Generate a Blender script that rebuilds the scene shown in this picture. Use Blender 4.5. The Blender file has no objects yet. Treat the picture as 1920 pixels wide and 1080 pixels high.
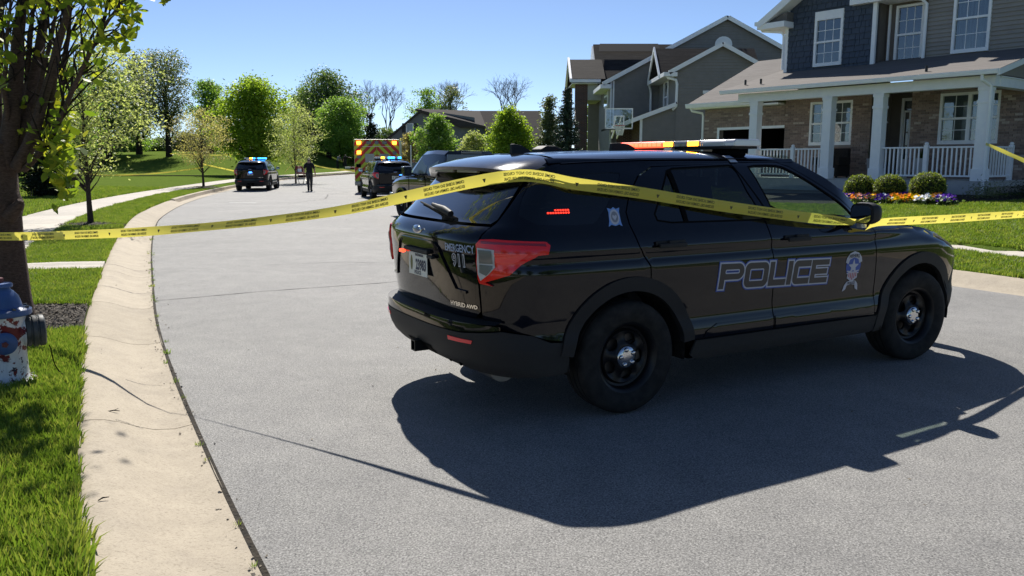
import bpy, bmesh, math, random
import numpy as np
from mathutils import Vector, Matrix
from mathutils.geometry import delaunay_2d_cdt

random.seed(7)
RNG = np.random.default_rng(11)
R = math.radians
SC = bpy.context.scene
COL = SC.collection

# ------------------------------------------------------------------ camera, sky, sun, exposure
CAM_H, CAM_PITCH, CAM_F = 1.6645, R(8.785), 1533.0
cam_data = bpy.data.cameras.new('camera')
cam = bpy.data.objects.new('camera', cam_data)
COL.objects.link(cam)
cam.location = (0, 0, CAM_H)
cam.rotation_euler = (math.pi / 2 - CAM_PITCH, 0, 0)
cam_data.sensor_width = 36.0
cam_data.lens = CAM_F / 1920.0 * 36.0
cam_data.clip_start = 0.05
cam_data.clip_end = 3000.0
SC.camera = cam

SUN_EL, SUN_AZ = R(44.8), R(10.0)          # azimuth measured to the left of straight ahead
world = bpy.data.worlds.new('World')
SC.world = world
world.use_nodes = True
wn = world.node_tree
wn.nodes.clear()
w_out = wn.nodes.new('ShaderNodeOutputWorld')
w_bg = wn.nodes.new('ShaderNodeBackground')
w_sky = wn.nodes.new('ShaderNodeTexSky')
w_sky.sky_type = 'NISHITA'
w_sky.sun_disc = False
w_sky.sun_elevation = SUN_EL
w_sky.sun_rotation = -SUN_AZ
w_sky.altitude = 800
w_sky.air_density = 0.6
w_sky.dust_density = 0.35
w_sky.ozone_density = 3.6
w_bg.inputs['Strength'].default_value = 0.084
wn.links.new(w_sky.outputs[0], w_bg.inputs[0])
wn.links.new(w_bg.outputs[0], w_out.inputs[0])

sun_data = bpy.data.lights.new('sun', 'SUN')
sun_data.energy = 5.0
sun_data.angle = R(0.53)
sun_data.color = (1.0, 0.955, 0.88)
sun = bpy.data.objects.new('sun', sun_data)
COL.objects.link(sun)
to_sun = Vector((-math.sin(SUN_AZ) * math.cos(SUN_EL), math.cos(SUN_AZ) * math.cos(SUN_EL), math.sin(SUN_EL)))
sun.rotation_euler = to_sun.to_track_quat('Z', 'Y').to_euler()
sun.location = (0, 30, 60)

SC.view_settings.view_transform = 'Standard'
SC.view_settings.look = 'None'
SC.view_settings.exposure = 0.66
SC.view_settings.gamma = 1.0
SC.view_settings.use_curve_mapping = False
SC.cycles.max_bounces = 8
SC.cycles.transparent_max_bounces = 12
SC.cycles.use_denoising = True

# ------------------------------------------------------------------ helpers
def at(u, v, Y):
    """world point seen at photo pixel (u, v) at forward distance Y"""
    cp, sp = math.cos(CAM_PITCH), math.sin(CAM_PITCH)
    a, b = (u - 960) / CAM_F, (540 - v) / CAM_F
    d = Vector((a, cp + b * sp, -sp + b * cp))
    return Vector((0, 0, CAM_H)) + d * (Y / d.y)

def tag(o, label=None, cat=None, group=None, kind=None):
    if label: o['label'] = label
    if cat: o['category'] = cat
    if group: o['group'] = group
    if kind: o['kind'] = kind
    return o

def thing(name, label, cat, loc=(0, 0, 0), rz=0.0, group=None):
    o = bpy.data.objects.new(name, None)
    COL.objects.link(o)
    o.empty_display_size = 0.2
    o.location = loc
    o.rotation_euler = (0, 0, rz)
    return tag(o, label, cat, group)

def link(name, me, parent=None):
    o = bpy.data.objects.new(name, me)
    COL.objects.link(o)
    if parent is not None:
        o.parent = parent
    return o

def children(o):
    return [c for c in bpy.data.objects if c.parent == o]

def copy_tree(root, label=None, group=None):
    kids = {}
    for c in bpy.data.objects:
        if c.parent is not None:
            kids.setdefault(c.parent, []).append(c)
    def rec(o, par):
        c = o.copy()
        COL.objects.link(c)
        c.parent = par
        for k in kids.get(o, []):
            rec(k, c)
        return c
    r = rec(root, None)
    if label: r['label'] = label
    if group: r['group'] = group
    return r

def np_mesh(name, verts, faces, mat=None, smooth=False):
    """verts (n,3) array, faces (m,k) array, all faces with the same corner count"""
    me = bpy.data.meshes.new(name)
    verts = np.asarray(verts, dtype=np.float32); faces = np.asarray(faces, dtype=np.int32)
    m, k = faces.shape
    me.vertices.add(len(verts)); me.vertices.foreach_set('co', verts.ravel())
    me.loops.add(m * k); me.loops.foreach_set('vertex_index', faces.ravel())
    me.polygons.add(m)
    me.polygons.foreach_set('loop_start', np.arange(0, m * k, k, dtype=np.int32))
    if smooth:
        me.polygons.foreach_set('use_smooth', np.ones(m, dtype=bool))
    me.update(calc_edges=True)
    if mat: me.materials.append(mat)
    return me

class MB:
    """collects shapes, built as ONE mesh"""
    def __init__(s):
        s.v = []; s.f = []
    def add(s, verts, faces):
        o = len(s.v)
        s.v.extend([tuple(map(float, p)) for p in verts])
        s.f.extend([tuple(i + o for i in f) for f in faces])
        return s
    def bb(s, x0, x1, y0, y1, z0, z1):
        v = [(x0, y0, z0), (x1, y0, z0), (x1, y1, z0), (x0, y1, z0), (x0, y0, z1), (x1, y0, z1), (x1, y1, z1), (x0, y1, z1)]
        return s.add(v, [(0, 3, 2, 1), (4, 5, 6, 7), (0, 1, 5, 4), (1, 2, 6, 5), (2, 3, 7, 6), (3, 0, 4, 7)])
    def box(s, c, size, M=None):
        hx, hy, hz = (k / 2 for k in size)
        v = [Vector((sx * hx, sy * hy, sz * hz)) for sx, sy, sz in
             ((-1, -1, -1), (1, -1, -1), (1, 1, -1), (-1, 1, -1), (-1, -1, 1), (1, -1, 1), (1, 1, 1), (-1, 1, 1))]
        if M is not None: v = [M @ k for k in v]
        v = [k + Vector(c) for k in v]
        return s.add(v, [(0, 3, 2, 1), (4, 5, 6, 7), (0, 1, 5, 4), (1, 2, 6, 5), (2, 3, 7, 6), (3, 0, 4, 7)])
    def bar(s, a, b, w, h, up=(0, 0, 1)):
        a, b = Vector(a), Vector(b); d = (b - a)
        L = d.length; d.normalize(); up = Vector(up)
        r = d.cross(up)
        if r.length < 1e-4: r = d.cross(Vector((1, 0, 0)))
        r.normalize(); u = r.cross(d)
        v = []
        for p in (a, b):
            v += [p - r * w / 2 - u * h / 2, p + r * w / 2 - u * h / 2, p + r * w / 2 + u * h / 2, p - r * w / 2 + u * h / 2]
        return s.add(v, [(0, 1, 2, 3), (7, 6, 5, 4), (0, 4, 5, 1), (1, 5, 6, 2), (2, 6, 7, 3), (3, 7, 4, 0)])
    def tube(s, pts, radii, n=8, cap=True, flat=1.0):
        pts = [Vector(p) for p in pts]
        if not hasattr(radii, '__len__'): radii = [radii] * len(pts)
        v = []; f = []
        prev = None
        for i, p in enumerate(pts):
            d = (pts[min(i + 1, len(pts) - 1)] - pts[max(i - 1, 0)])
            if d.length < 1e-9: d = Vector((0, 0, 1))
            d.normalize()
            if prev is None:
                r = d.cross(Vector((0, 0, 1)))
                if r.length < 0.05: r = d.cross(Vector((1, 0, 0)))
            else:
                r = prev - d * prev.dot(d)
                if r.length < 1e-4: r = d.cross(Vector((1, 0, 0)))
            r.normalize(); prev = r; u = d.cross(r)
            for k in range(n):
                a = 2 * math.pi * k / n
                v.append(p + (r * math.cos(a) + u * math.sin(a) * flat) * radii[i])
        for i in range(len(pts) - 1):
            for k in range(n):
                f.append((i * n + k, i * n + (k + 1) % n, (i + 1) * n + (k + 1) % n, (i + 1) * n + k))
        if cap:
            f.append(tuple(range(n - 1, -1, -1)))
            f.append(tuple((len(pts) - 1) * n + k for k in range(n)))
        return s.add(v, f)
    def lathe(s, prof, n=24, M=None, close=False):
        """prof: (r, h) revolved round local z, then M"""
        v = []; f = []
        m = len(prof)
        for r, h in prof:
            for k in range(n):
                a = 2 * math.pi * k / n
                p = Vector((r * math.cos(a), r * math.sin(a), h))
                v.append(M @ p if M is not None else p)
        for i in range(m - 1 if not close else m):
            j = (i + 1) % m
            for k in range(n):
                f.append((i * n + k, i * n + (k + 1) % n, j * n + (k + 1) % n, j * n + k))
        if not close:
            f.append(tuple(range(n - 1, -1, -1)))
            f.append(tuple((m - 1) * n + k for k in range(n)))
        return s.add(v, f)
    def prism(s, poly, fn0, fn1):
        """poly of 2D points; fn0/fn1 map a 2D point to the two faces"""
        n = len(poly)
        v = [fn0(*p) for p in poly] + [fn1(*p) for p in poly]
        f = [tuple(range(n - 1, -1, -1)), tuple(range(n, 2 * n))]
        f += [(i, (i + 1) % n, n + (i + 1) % n, n + i) for i in range(n)]
        return s.add(v, f)
    def ell(s, c, rad, nu=12, nv=8, fn=None):
        v = []; f = []
        for j in range(nv + 1):
            t = math.pi * j / nv
            for i in range(nu):
                a = 2 * math.pi * i / nu
                q = Vector((math.sin(t) * math.cos(a), math.sin(t) * math.sin(a), math.cos(t)))
                k = fn(q) if fn else 1.0
                v.append((c[0] + rad[0] * q.x * k, c[1] + rad[1] * q.y * k, c[2] + rad[2] * q.z * k))
        for j in range(nv):
            for i in range(nu):
                f.append((j * nu + i, (j + 1) * nu + i, (j + 1) * nu + (i + 1) % nu, j * nu + (i + 1) % nu))
        return s.add(v, f)
    def mesh(s, name, mat=None, smooth=None, bevel=0.0, seg=2):
        me = bpy.data.meshes.new(name)
        me.from_pydata(s.v, [], s.f)
        bm = bmesh.new(); bm.from_mesh(me)
        bmesh.ops.recalc_face_normals(bm, faces=bm.faces)
        if bevel > 0:
            eds = [e for e in bm.edges if e.is_manifold and e.calc_face_angle(0) > 0.5]
            bmesh.ops.bevel(bm, geom=eds, offset=bevel, segments=seg, profile=0.6, affect='EDGES', clamp_overlap=True)
        bm.to_mesh(me); bm.free()
        if smooth is not None:
            me.polygons.foreach_set('use_smooth', [True] * len(me.polygons))
            me.set_sharp_from_angle(angle=smooth)
        me.update()
        if mat: me.materials.append(mat)
        return me
    def build(s, name, mat, parent=None, smooth=None, bevel=0.0, seg=2):
        return link(name, s.mesh(name, mat, smooth, bevel, seg), parent)

def text_geo(body, size=1.0, bold=0.0, align='CENTER', cache={}):
    """flat text as (verts2d, faces), lower left baseline at y=0"""
    key = (body, size, bold, align)
    if key in cache: return cache[key]
    cu = bpy.data.curves.new('txt', 'FONT')
    cu.body = body; cu.size = size; cu.align_x = align; cu.offset = bold; cu.resolution_u = 2
    o = bpy.data.objects.new('txt', cu)
    COL.objects.link(o)
    dg = bpy.context.evaluated_depsgraph_get()
    me = o.evaluated_get(dg).to_mesh()
    vs = [(v.co.x, v.co.y) for v in me.vertices]
    fs = [tuple(p.vertices) for p in me.polygons]
    o.evaluated_get(dg).to_mesh_clear()
    bpy.data.objects.remove(o); bpy.data.curves.remove(cu)
    cache[key] = (vs, fs)
    return vs, fs

# ------------------------------------------------------------------ materials
MATS = {}
def mat(name, col=(0.5, 0.5, 0.5), rough=0.6, metal=0.0, coat=0.0, spec=0.5, emit=None, es=0.0, trans=0.0, alpha=1.0, ior=1.45):
    if name in MATS: return MATS[name]
    m = bpy.data.materials.new(name)
    m.use_nodes = True
    b = m.node_tree.nodes['Principled BSDF']
    b.inputs['Base Color'].default_value = (*col, 1)
    b.inputs['Roughness'].default_value = rough
    b.inputs['Metallic'].default_value = metal
    b.inputs['Coat Weight'].default_value = coat
    b.inputs['Coat Roughness'].default_value = 0.03
    b.inputs['Specular IOR Level'].default_value = spec
    b.inputs['Transmission Weight'].default_value = trans
    b.inputs['IOR'].default_value = ior
    if emit:
        b.inputs['Emission Color'].default_value = (*emit, 1)
        b.inputs['Emission Strength'].default_value = es
    m.diffuse_color = (*col, 1)
    MATS[name] = m
    return m

class NT:
    def __init__(s, m):
        s.t = m.node_tree; s.b = s.t.nodes.get('Principled BSDF')
    def n(s, typ, **kw):
        nd = s.t.nodes.new(typ)
        for k, v in kw.items():
            if k in nd.inputs.keys(): nd.inputs[k].default_value = v
            else: setattr(nd, k, v)
        return nd
    def l(s, a, b):
        s.t.links.new(a, b)
    def coord(s, scale=(1, 1, 1), kind='Object'):
        tc = s.n('ShaderNodeTexCoord'); mp = s.n('ShaderNodeMapping')
        mp.inputs['Scale'].default_value = scale
        s.l(tc.outputs[kind], mp.inputs[0])
        return mp.outputs[0]
    def noise(s, co, scale, detail=4, rough=0.6, dist=0.0):
        nd = s.n('ShaderNodeTexNoise'); nd.inputs['Scale'].default_value = scale
        nd.inputs['Detail'].default_value = detail; nd.inputs['Roughness'].default_value = rough
        nd.inputs['Distortion'].default_value = dist
        s.l(co, nd.inputs['Vector'])
        return nd.outputs['Fac']
    def ramp(s, fac, stops):
        nd = s.n('ShaderNodeValToRGB'); cr = nd.color_ramp
        while len(cr.elements) < len(stops): cr.elements.new(0.5)
        for e, (p, c) in zip(cr.elements, stops):
            e.position = p; e.color = (*c, 1) if len(c) == 3 else c
        s.l(fac, nd.inputs[0])
        return nd.outputs[0]
    def mix(s, fac, a, b, mode='MIX'):
        nd = s.n('ShaderNodeMix'); nd.data_type = 'RGBA'; nd.blend_type = mode
        for sock, val in ((nd.inputs[0], fac), (nd.inputs[6], a), (nd.inputs[7], b)):
            if isinstance(val, (int, float)): sock.default_value = val
            elif isinstance(val, tuple): sock.default_value = (*val, 1)
            else: s.l(val, sock)
        return nd.outputs[2]
    def math(s, op, a, b=0.0):
        nd = s.n('ShaderNodeMath'); nd.operation = op
        for sock, val in ((nd.inputs[0], a), (nd.inputs[1], b)):
            if isinstance(val, (int, float)): sock.default_value = val
            else: s.l(val, sock)
        return nd.outputs[0]
    def bump(s, h, strength=0.3, dist=0.01):
        nd = s.n('ShaderNodeBump'); nd.inputs['Strength'].default_value = strength; nd.inputs['Distance'].default_value = dist
        s.l(h, nd.inputs['Height'])
        s.l(nd.outputs[0], s.b.inputs['Normal'])

def noisy(name, c0, c1, scale=8, rough=0.8, bump=0.0, bscale=None, bdist=0.01, c2=None, spec=0.3, kind='Object', detail=5, rnd=0.0):
    """two or three tone noise material with optional relief"""
    if name in MATS: return MATS[name]
    m = mat(name, c0, rough, spec=spec)
    t = NT(m); co = t.coord(kind=kind)
    st = [(0.32, c0), (0.68, c1)] if c2 is None else [(0.25, c0), (0.5, c1), (0.75, c2)]
    c = t.ramp(t.noise(co, scale, detail), st)
    if rnd > 0:
        oi = t.n('ShaderNodeObjectInfo')
        f = t.math('MULTIPLY_ADD', oi.outputs['Random'], 2 * rnd)
        f.node.inputs[2].default_value = 1 - rnd
        c = t.mix(1.0, c, f, 'MULTIPLY')
    t.l(c, t.b.inputs['Base Color'])
    if bump: t.bump(t.noise(co, bscale or scale * 4, 6), bump, bdist)
    return m
# ------------------------------------------------------------------ ground, road, kerbs, pavements
LEFT = [(9.5, -16), (6.2, -10), (3.4, -5), (0.72, 0), (-1.0, 3.11), (-1.67, 4.35), (-2.87, 6.67), (-3.78, 8.54), (-5.0, 11.26),
        (-6.82, 15.4), (-8.89, 20.33), (-10.8, 25.38), (-13.3, 33.7), (-15.7, 44.1), (-17.2, 54), (-18.4, 66), (-17.9, 80),
        (-15.2, 95), (-9, 112), (2, 130), (18, 146)]
ROAD_W = 9.8

def resample(P, step):
    P = [np.array(p, float) for p in P]
    out = []
    Q = [2 * P[0] - P[1]] + P + [2 * P[-1] - P[-2]]
    for i in range(1, len(Q) - 2):
        a, b, c, d = Q[i - 1], Q[i], Q[i + 1], Q[i + 2]
        n = max(2, int(np.linalg.norm(c - b) / 0.1))
        for k in range(n):
            t = k / n
            out.append(0.5 * ((2 * b) + (c - a) * t + (2 * a - 5 * b + 4 * c - d) * t * t + (3 * b - a - 3 * c + d) * t ** 3))
    out.append(P[-1])
    out = np.array(out)
    for _ in range(40):
        out[1:-1] = 0.25 * out[:-2] + 0.5 * out[1:-1] + 0.25 * out[2:]
    s = np.concatenate([[0], np.cumsum(np.linalg.norm(np.diff(out, axis=0), axis=1))])
    n = int(s[-1] / step)
    t = np.linspace(0, s[-1], n + 1)
    return np.stack([np.interp(t, s, out[:, 0]), np.interp(t, s, out[:, 1])], -1)

PL = resample(LEFT, 0.5)
_T = np.gradient(PL, axis=0); _T /= np.linalg.norm(_T, axis=1)[:, None]
PN = np.stack([_T[:, 1], -_T[:, 0]], -1)                # towards the right, across the road
PS = np.arange(len(PL)) * np.linalg.norm(PL[1] - PL[0])

def zroad(y):
    return np.maximum(0, np.asarray(y, float) - 45) * 0.008

def along(s, o):
    """road coordinates (arc length, offset to the right of the left asphalt edge) -> x, y"""
    s = np.asarray(s, float); o = np.asarray(o, float)
    x = np.interp(s, PS, PL[:, 0]) + np.interp(s, PS, PN[:, 0]) * o
    y = np.interp(s, PS, PL[:, 1]) + np.interp(s, PS, PN[:, 1]) * o
    return x, y

def offset_of(x, y):
    x = np.asarray(x, float); y = np.asarray(y, float); sh = x.shape
    x = x.ravel(); y = y.ravel(); out = np.empty_like(x); sp = np.empty_like(x)
    for i in range(0, len(x), 4000):
        dx = x[i:i + 4000, None] - PL[None, :, 0]; dy = y[i:i + 4000, None] - PL[None, :, 1]
        k = np.argmin(dx * dx + dy * dy, 1); r = np.arange(len(k))
        out[i:i + 4000] = dx[r, k] * PN[k, 0] + dy[r, k] * PN[k, 1]
        sp[i:i + 4000] = PS[k] + dx[r, k] * _T[k, 0] + dy[r, k] * _T[k, 1]
    return out.reshape(sh), sp.reshape(sh)

def sstep(a, b, x):
    t = np.clip((np.asarray(x, float) - a) / (b - a), 0, 1)
    return t * t * (3 - 2 * t)

def zlawn(x, y, o=None):
    """height of the grass surface"""
    x = np.asarray(x, float); y = np.asarray(y, float)
    if o is None: o, _ = offset_of(x, y)
    z = 0.115 + zroad(y)
    z = z + np.where(o < 0, 0.10 * sstep(0.6, 9, -o), 0)
    house = 0.62 * np.clip((o - 12.4) / 7.8, 0, 1) * (1 - sstep(32, 42, y))
    z = z + np.where(o > 10, 0.10 * sstep(10.5, 12.6, o) + house, 0)
    z = z + np.where(o < 0, 1.0, 0.0) * sstep(74, 96, y) * sstep(-24, -30, x) * 1.75
    z = z + np.maximum(0, y - 90) * 0.016
    return z

# --- materials
def m_asphalt():
    m = mat('asphalt', (0.16, 0.16, 0.158), 0.78, spec=0.28)
    t = NT(m); co = t.coord()
    fine = t.noise(co, 105, 3, 0.8)
    mid = t.noise(co, 75, 3, 0.7)
    c = t.ramp(fine, [(0.33, (0.035, 0.035, 0.036)), (0.5, (0.20, 0.196, 0.188)), (0.66, (0.50, 0.49, 0.465))])
    big = t.ramp(t.noise(co, 0.55, 5, 0.6), [(0.3, (0.80, 0.80, 0.80)), (0.7, (1.12, 1.11, 1.10))])
    c = t.mix(1.0, c, big, 'MULTIPLY')
    patch = t.ramp(t.noise(co, 3.5, 4, 0.6), [(0.35, (0.86, 0.86, 0.87)), (0.65, (1.07, 1.07, 1.06))])
    c = t.mix(1.0, c, patch, 'MULTIPLY')
    vo = t.n('ShaderNodeTexVoronoi'); vo.feature = 'F1'; vo.inputs['Scale'].default_value = 125
    t.l(co, vo.inputs['Vector'])
    c = t.mix(0.35, c, t.ramp(vo.outputs['Color'], [(0.1, (0.05, 0.05, 0.05)), (0.9, (0.40, 0.39, 0.37))]))
    spot = t.ramp(t.noise(co, 5.5, 3, 0.6), [(0.70, (1, 1, 1)), (0.76, (0.62, 0.62, 0.63))])
    c = t.mix(0.8, c, spot, 'MULTIPLY')
    pale = t.ramp(t.noise(t.coord((1, 2.2, 1)), 9, 4, 0.7), [(0.71, (1, 1, 1)), (0.75, (1.35, 1.34, 1.30))])
    c = t.mix(0.7, c, pale, 'MULTIPLY')
    t.l(c, t.b.inputs['Base Color'])
    t.bump(t.math('ADD', fine, t.math('MULTIPLY', mid, 0.6)), 0.75, 0.006)
    return m
M_ASPH = m_asphalt()

def m_concrete(name, c0, c1, sc=6.0, streak=True):
    m = mat(name, c0, 0.85, spec=0.25)
    t = NT(m); co = t.coord()
    c = t.ramp(t.noise(co, sc, 6, 0.65), [(0.3, c0), (0.7, c1)])
    if streak:
        st = t.noise(t.coord((55, 9, 9)), 6, 3, 0.6)
        c = t.mix(0.35, c, t.ramp(st, [(0.3, tuple(0.72 * k for k in c0)), (0.7, c1)]))
    dots = t.ramp(t.noise(t.coord((0.6, 1.6, 1)), 85, 3, 0.7), [(0.30, (0.40, 0.38, 0.35)), (0.47, (1, 1, 1))])
    c = t.mix(0.7, c, dots, 'MULTIPLY')
    stain = t.ramp(t.noise(co, 1.7, 4, 0.7), [(0.30, (0.78, 0.78, 0.80)), (0.52, (1, 1, 1))])
    c = t.mix(0.6, c, stain, 'MULTIPLY')
    oi = t.n('ShaderNodeObjectInfo')
    f = t.math('MULTIPLY_ADD', oi.outputs['Random'], 0.16); f.node.inputs[2].default_value = 0.92
    c = t.mix(1.0, c, f, 'MULTIPLY')
    t.l(c, t.b.inputs['Base Color'])
    t.bump(t.noise(co, 110, 4, 0.7), 0.5, 0.005)
    return m
M_KERB = m_concrete('kerb_concrete', (0.355, 0.305, 0.235), (0.455, 0.395, 0.305))
M_WALK = m_concrete('pavement_concrete', (0.42, 0.385, 0.33), (0.52, 0.48, 0.42), streak=False)
M_SOIL = noisy('soil', (0.018, 0.016, 0.012), (0.05, 0.04, 0.028), 9, 0.95, 0.8, 40, 0.03)

def m_turf():
    m = mat('turf_base', (0.05, 0.10, 0.015), 0.95, spec=0.0)
    t = NT(m); co = t.coord()
    c = t.ramp(t.noise(co, 1.2, 6, 0.7), [(0.25, (0.092, 0.140, 0.026)), (0.5, (0.128, 0.182, 0.034)), (0.78, (0.18, 0.215, 0.052))])
    c = t.mix(0.5, c, t.ramp(t.noise(co, 28, 4, 0.7), [(0.3, (0.030, 0.052, 0.010)), (0.7, (0.15, 0.22, 0.045))]))
    t.l(c, t.b.inputs['Base Color'])
    t.bump(t.noise(co, 45, 5, 0.7), 0.9, 0.05)
    return m
M_TURF = m_turf()

# --- terrain sheet: dips under the road corridor, where the road, kerbs, verges and pavements lie on top
gx = np.concatenate([np.linspace(-900, -90, 12, endpoint=False), np.linspace(-90, -32, 40, endpoint=False),
                     np.linspace(-32, 32, 130, endpoint=False), np.linspace(32, 90, 40, endpoint=False), np.linspace(90, 900, 12)])
gy = np.concatenate([np.linspace(-60, -18, 10, endpoint=False), np.linspace(-18, 60, 157, endpoint=False),
                     np.linspace(60, 150, 80, endpoint=False), np.linspace(150, 300, 30, endpoint=False), np.linspace(300, 1500, 12)])
GX, GY = np.meshgrid(gx, gy)
GO, GS = offset_of(GX, GY)
Zt = zlawn(GX, np.minimum(GY, 170), GO)
inside = (GO > -2.75) & (GO < ROAD_W + 2.65) & (GS > 0) & (GS < PS[-1])
Zt = np.where(inside, np.minimum(Zt, zroad(GY)) - 0.12, Zt)
ny, nx = GX.shape
idx = np.arange(ny * nx).reshape(ny, nx)
quads = np.stack([idx[:-1, :-1], idx[:-1, 1:], idx[1:, 1:], idx[1:, :-1]], -1).reshape(-1, 4)
tag(link('ground', np_mesh('ground', np.stack([GX, GY, Zt], -1).reshape(-1, 3), quads, M_TURF, True)), kind='structure')

def strip(name, s0, s1, offs, zf, m, ds=0.5, smooth=True):
    s = np.linspace(s0, s1, max(2, int((s1 - s0) / ds) + 1))
    V = []
    for o in offs:
        x, y = along(s, o)
        V.append(np.stack([x, y, zf(x, y, np.full_like(x, o))], -1))
    V = np.stack(V, 1)
    n, k = V.shape[:2]
    ii = np.arange(n * k).reshape(n, k)
    q = np.stack([ii[:-1, :-1], ii[:-1, 1:], ii[1:, 1:], ii[1:, :-1]], -1).reshape(-1, 4)
    return np_mesh(name, V.reshape(-1, 3), q, m, smooth)

road = tag(link('road', strip('road', 0, PS[-1], np.linspace(-0.012, ROAD_W + 0.012, 9), lambda x, y, o: zroad(y), M_ASPH)), kind='structure')
# joint in the asphalt and faint cracks
M_CRACK = mat('joint_tar', (0.03, 0.03, 0.03), 0.8)
def ribbon(name, pts, w, z, m, parent, jit=0.0):
    pts = [np.array(p, float) for p in pts]
    mb = MB(); V = []; F = []
    P = []
    for a, b in zip(pts[:-1], pts[1:]):
        n = max(2, int(np.linalg.norm(b - a) / 0.12))
        P += [a + (b - a) * k / n for k in range(n)]
    P.append(pts[-1])
    for i, p in enumerate(P):
        d = P[min(i + 1, len(P) - 1)] - P[max(0, i - 1)]; d /= np.linalg.norm(d); nn = np.array([-d[1], d[0]])
        c = p + nn * random.uniform(-jit, jit); ww = w * random.uniform(0.35, 1.0)
        V += [(*(c - nn * ww / 2), z), (*(c + nn * ww / 2), z)]
    F = [(2 * i, 2 * i + 1, 2 * i + 3, 2 * i + 2) for i in range(len(P) - 1)]
    return mb.add(V, F).build(name, m, parent)
ribbon('asphalt_joint', [(-4.3, 9.75), (-3.2, 10.5), (-1.85, 11.2), (0.6, 12.7)], 0.03, 0.004, M_CRACK, road, 0.008)
ribbon('asphalt_crack', [(-4.0, 13.2), (-2.9, 13.6), (-1.4, 13.4)], 0.022, 0.004, M_CRACK, road, 0.03)
ribbon('asphalt_crack', [(-9.0, 33.0), (-8.4, 37.0), (-9.4, 42.0), (-9.0, 45.0)], 0.05, 0.004, M_CRACK, road, 0.05)
M_PAINT = noisy('worn_road_paint', (0.40, 0.40, 0.39), (0.62, 0.61, 0.58), 30, 0.8)
for px, py, L in ((455, 380, 1.1), (548, 352.5, 1.6), (655, 353.5, 3.0)):
    q = at(px, py, 1.6645 / ((py - 303) / CAM_F) * 1.012)
    MB().bb(q.x - L / 2, q.x + L / 2, q.y - 0.12, q.y + 0.12, 0.003 + zroad(q.y), 0.006 + zroad(q.y)).build('paint_mark', M_PAINT, road)

PROF_ROLL = [(0.004, -0.05), (0.004, 0.002), (0.12, -0.010), (0.24, 0.004), (0.34, 0.038), (0.43, 0.078), (0.51, 0.103), (0.58, 0.114), (0.64, 0.116), (0.655, 0.105), (0.655, -0.14)]
PROF_WIDE = [(o * 1.2, z) for o, z in PROF_ROLL]
PROF_STEEP = [(0.004, -0.05), (0.004, 0.002), (0.30, -0.012), (0.44, -0.006), (0.455, 0.03), (0.48, 0.145), (0.50, 0.158), (0.64, 0.160), (0.655, 0.15), (0.655, -0.14)]
kerb_l = tag(thing('left_kerb', None, None), kind='structure')
kerb_r = tag(thing('right_kerb', None, None), kind='structure')
def s_at_y(y, o=0.0):
    _, yy = along(PS, o)
    return float(np.interp(y, yy[:260], PS[:260])) if y < 75 else float(PS[np.argmin(abs(yy[:200] - y))])
def kerb_section(side, s0, s1, prof, par):
    s = np.linspace(s0 + 0.005, s1 - 0.005, 8)
    V = []
    wob = 0.003
    for o, z in prof:
        oo = -o if side < 0 else ROAD_W + o
        x, y = along(s, oo)
        V.append(np.stack([x, y, z + zroad(y) + wob * np.sin(s * 1.7 + o * 9)], -1))
    V = np.stack(V, 1); n, k = V.shape[:2]
    ii = np.arange(n * k).reshape(n, k)
    f = [tuple(map(int, q)) for q in np.stack([ii[:-1, :-1], ii[:-1, 1:], ii[1:, 1:], ii[1:, :-1]], -1).reshape(-1, 4)]
    f += [tuple(map(int, ii[0, :])), tuple(map(int, ii[-1, ::-1]))]
    MB().add(V.reshape(-1, 3), f).build('kerb_section', M_KERB, par, smooth=R(40))
sA = s_at_y(33.5); sB = s_at_y(52)
cuts = [s_at_y(v) for v in (-8, -5.2, -2.4, 0.3, 2.2, 5.05, 7.45, 9.3, 11.9, 14.6, 17.4, 20.2, 23, 25.8, 28.6, 31.2, 33.5)]
for a, b in zip(cuts[:-1], cuts[1:]): kerb_section(-1, a, b, PROF_ROLL, kerb_l)
s = cuts[-1]
while s < 128:
    kerb_section(-1, s, s + 3.05, PROF_STEEP, kerb_l); s += 3.05
s = 0.0
while s < 110:
    kerb_section(1, s, s + 3.05, PROF_WIDE, kerb_r); s += 3.05
# hairline cracks across the kerb
def kerb_crack(y0, w=0.012, span=(0.03, 0.63), skew=0.12):
    s = s_at_y(y0); o = np.linspace(span[0], span[1], 26)
    zz = np.interp(o, [q[0] for q in PROF_ROLL[1:9]], [q[1] for q in PROF_ROLL[1:9]])
    x, y = along(s + skew * (o - 0.3) + 0.012 * np.sin(o * 23) + RNG.normal(0, 0.004, len(o)), -o)
    V = []; 
    for i in range(len(o)):
        ww = w * random.uniform(0.4, 1.0)
        V += [(x[i], y[i] - ww / 2, zz[i] + 0.004), (x[i], y[i] + ww / 2, zz[i] + 0.004)]
    MB().add(V, [(2 * i, 2 * i + 1, 2 * i + 3, 2 * i + 2) for i in range(len(o) - 1)]).build('hairline_crack', M_CRACK, kerb_l)
kerb_crack(10.4, 0.02); kerb_crack(6.1, 0.008, (0.1, 0.35), 0.3); kerb_crack(5.02, 0.007, (0.30, 0.45), 0.5); kerb_crack(12.6, 0.02)
# dark gap of soil and grit between kerb and asphalt
tag(link('kerb_gap', strip('kerb_gap', s_at_y(-3), s_at_y(40), [-0.014, 0.012], lambda x, y, o: 0.0045 + zroad(y) + 0 * o, M_SOIL, 0.25)), kind='structure')

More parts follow.
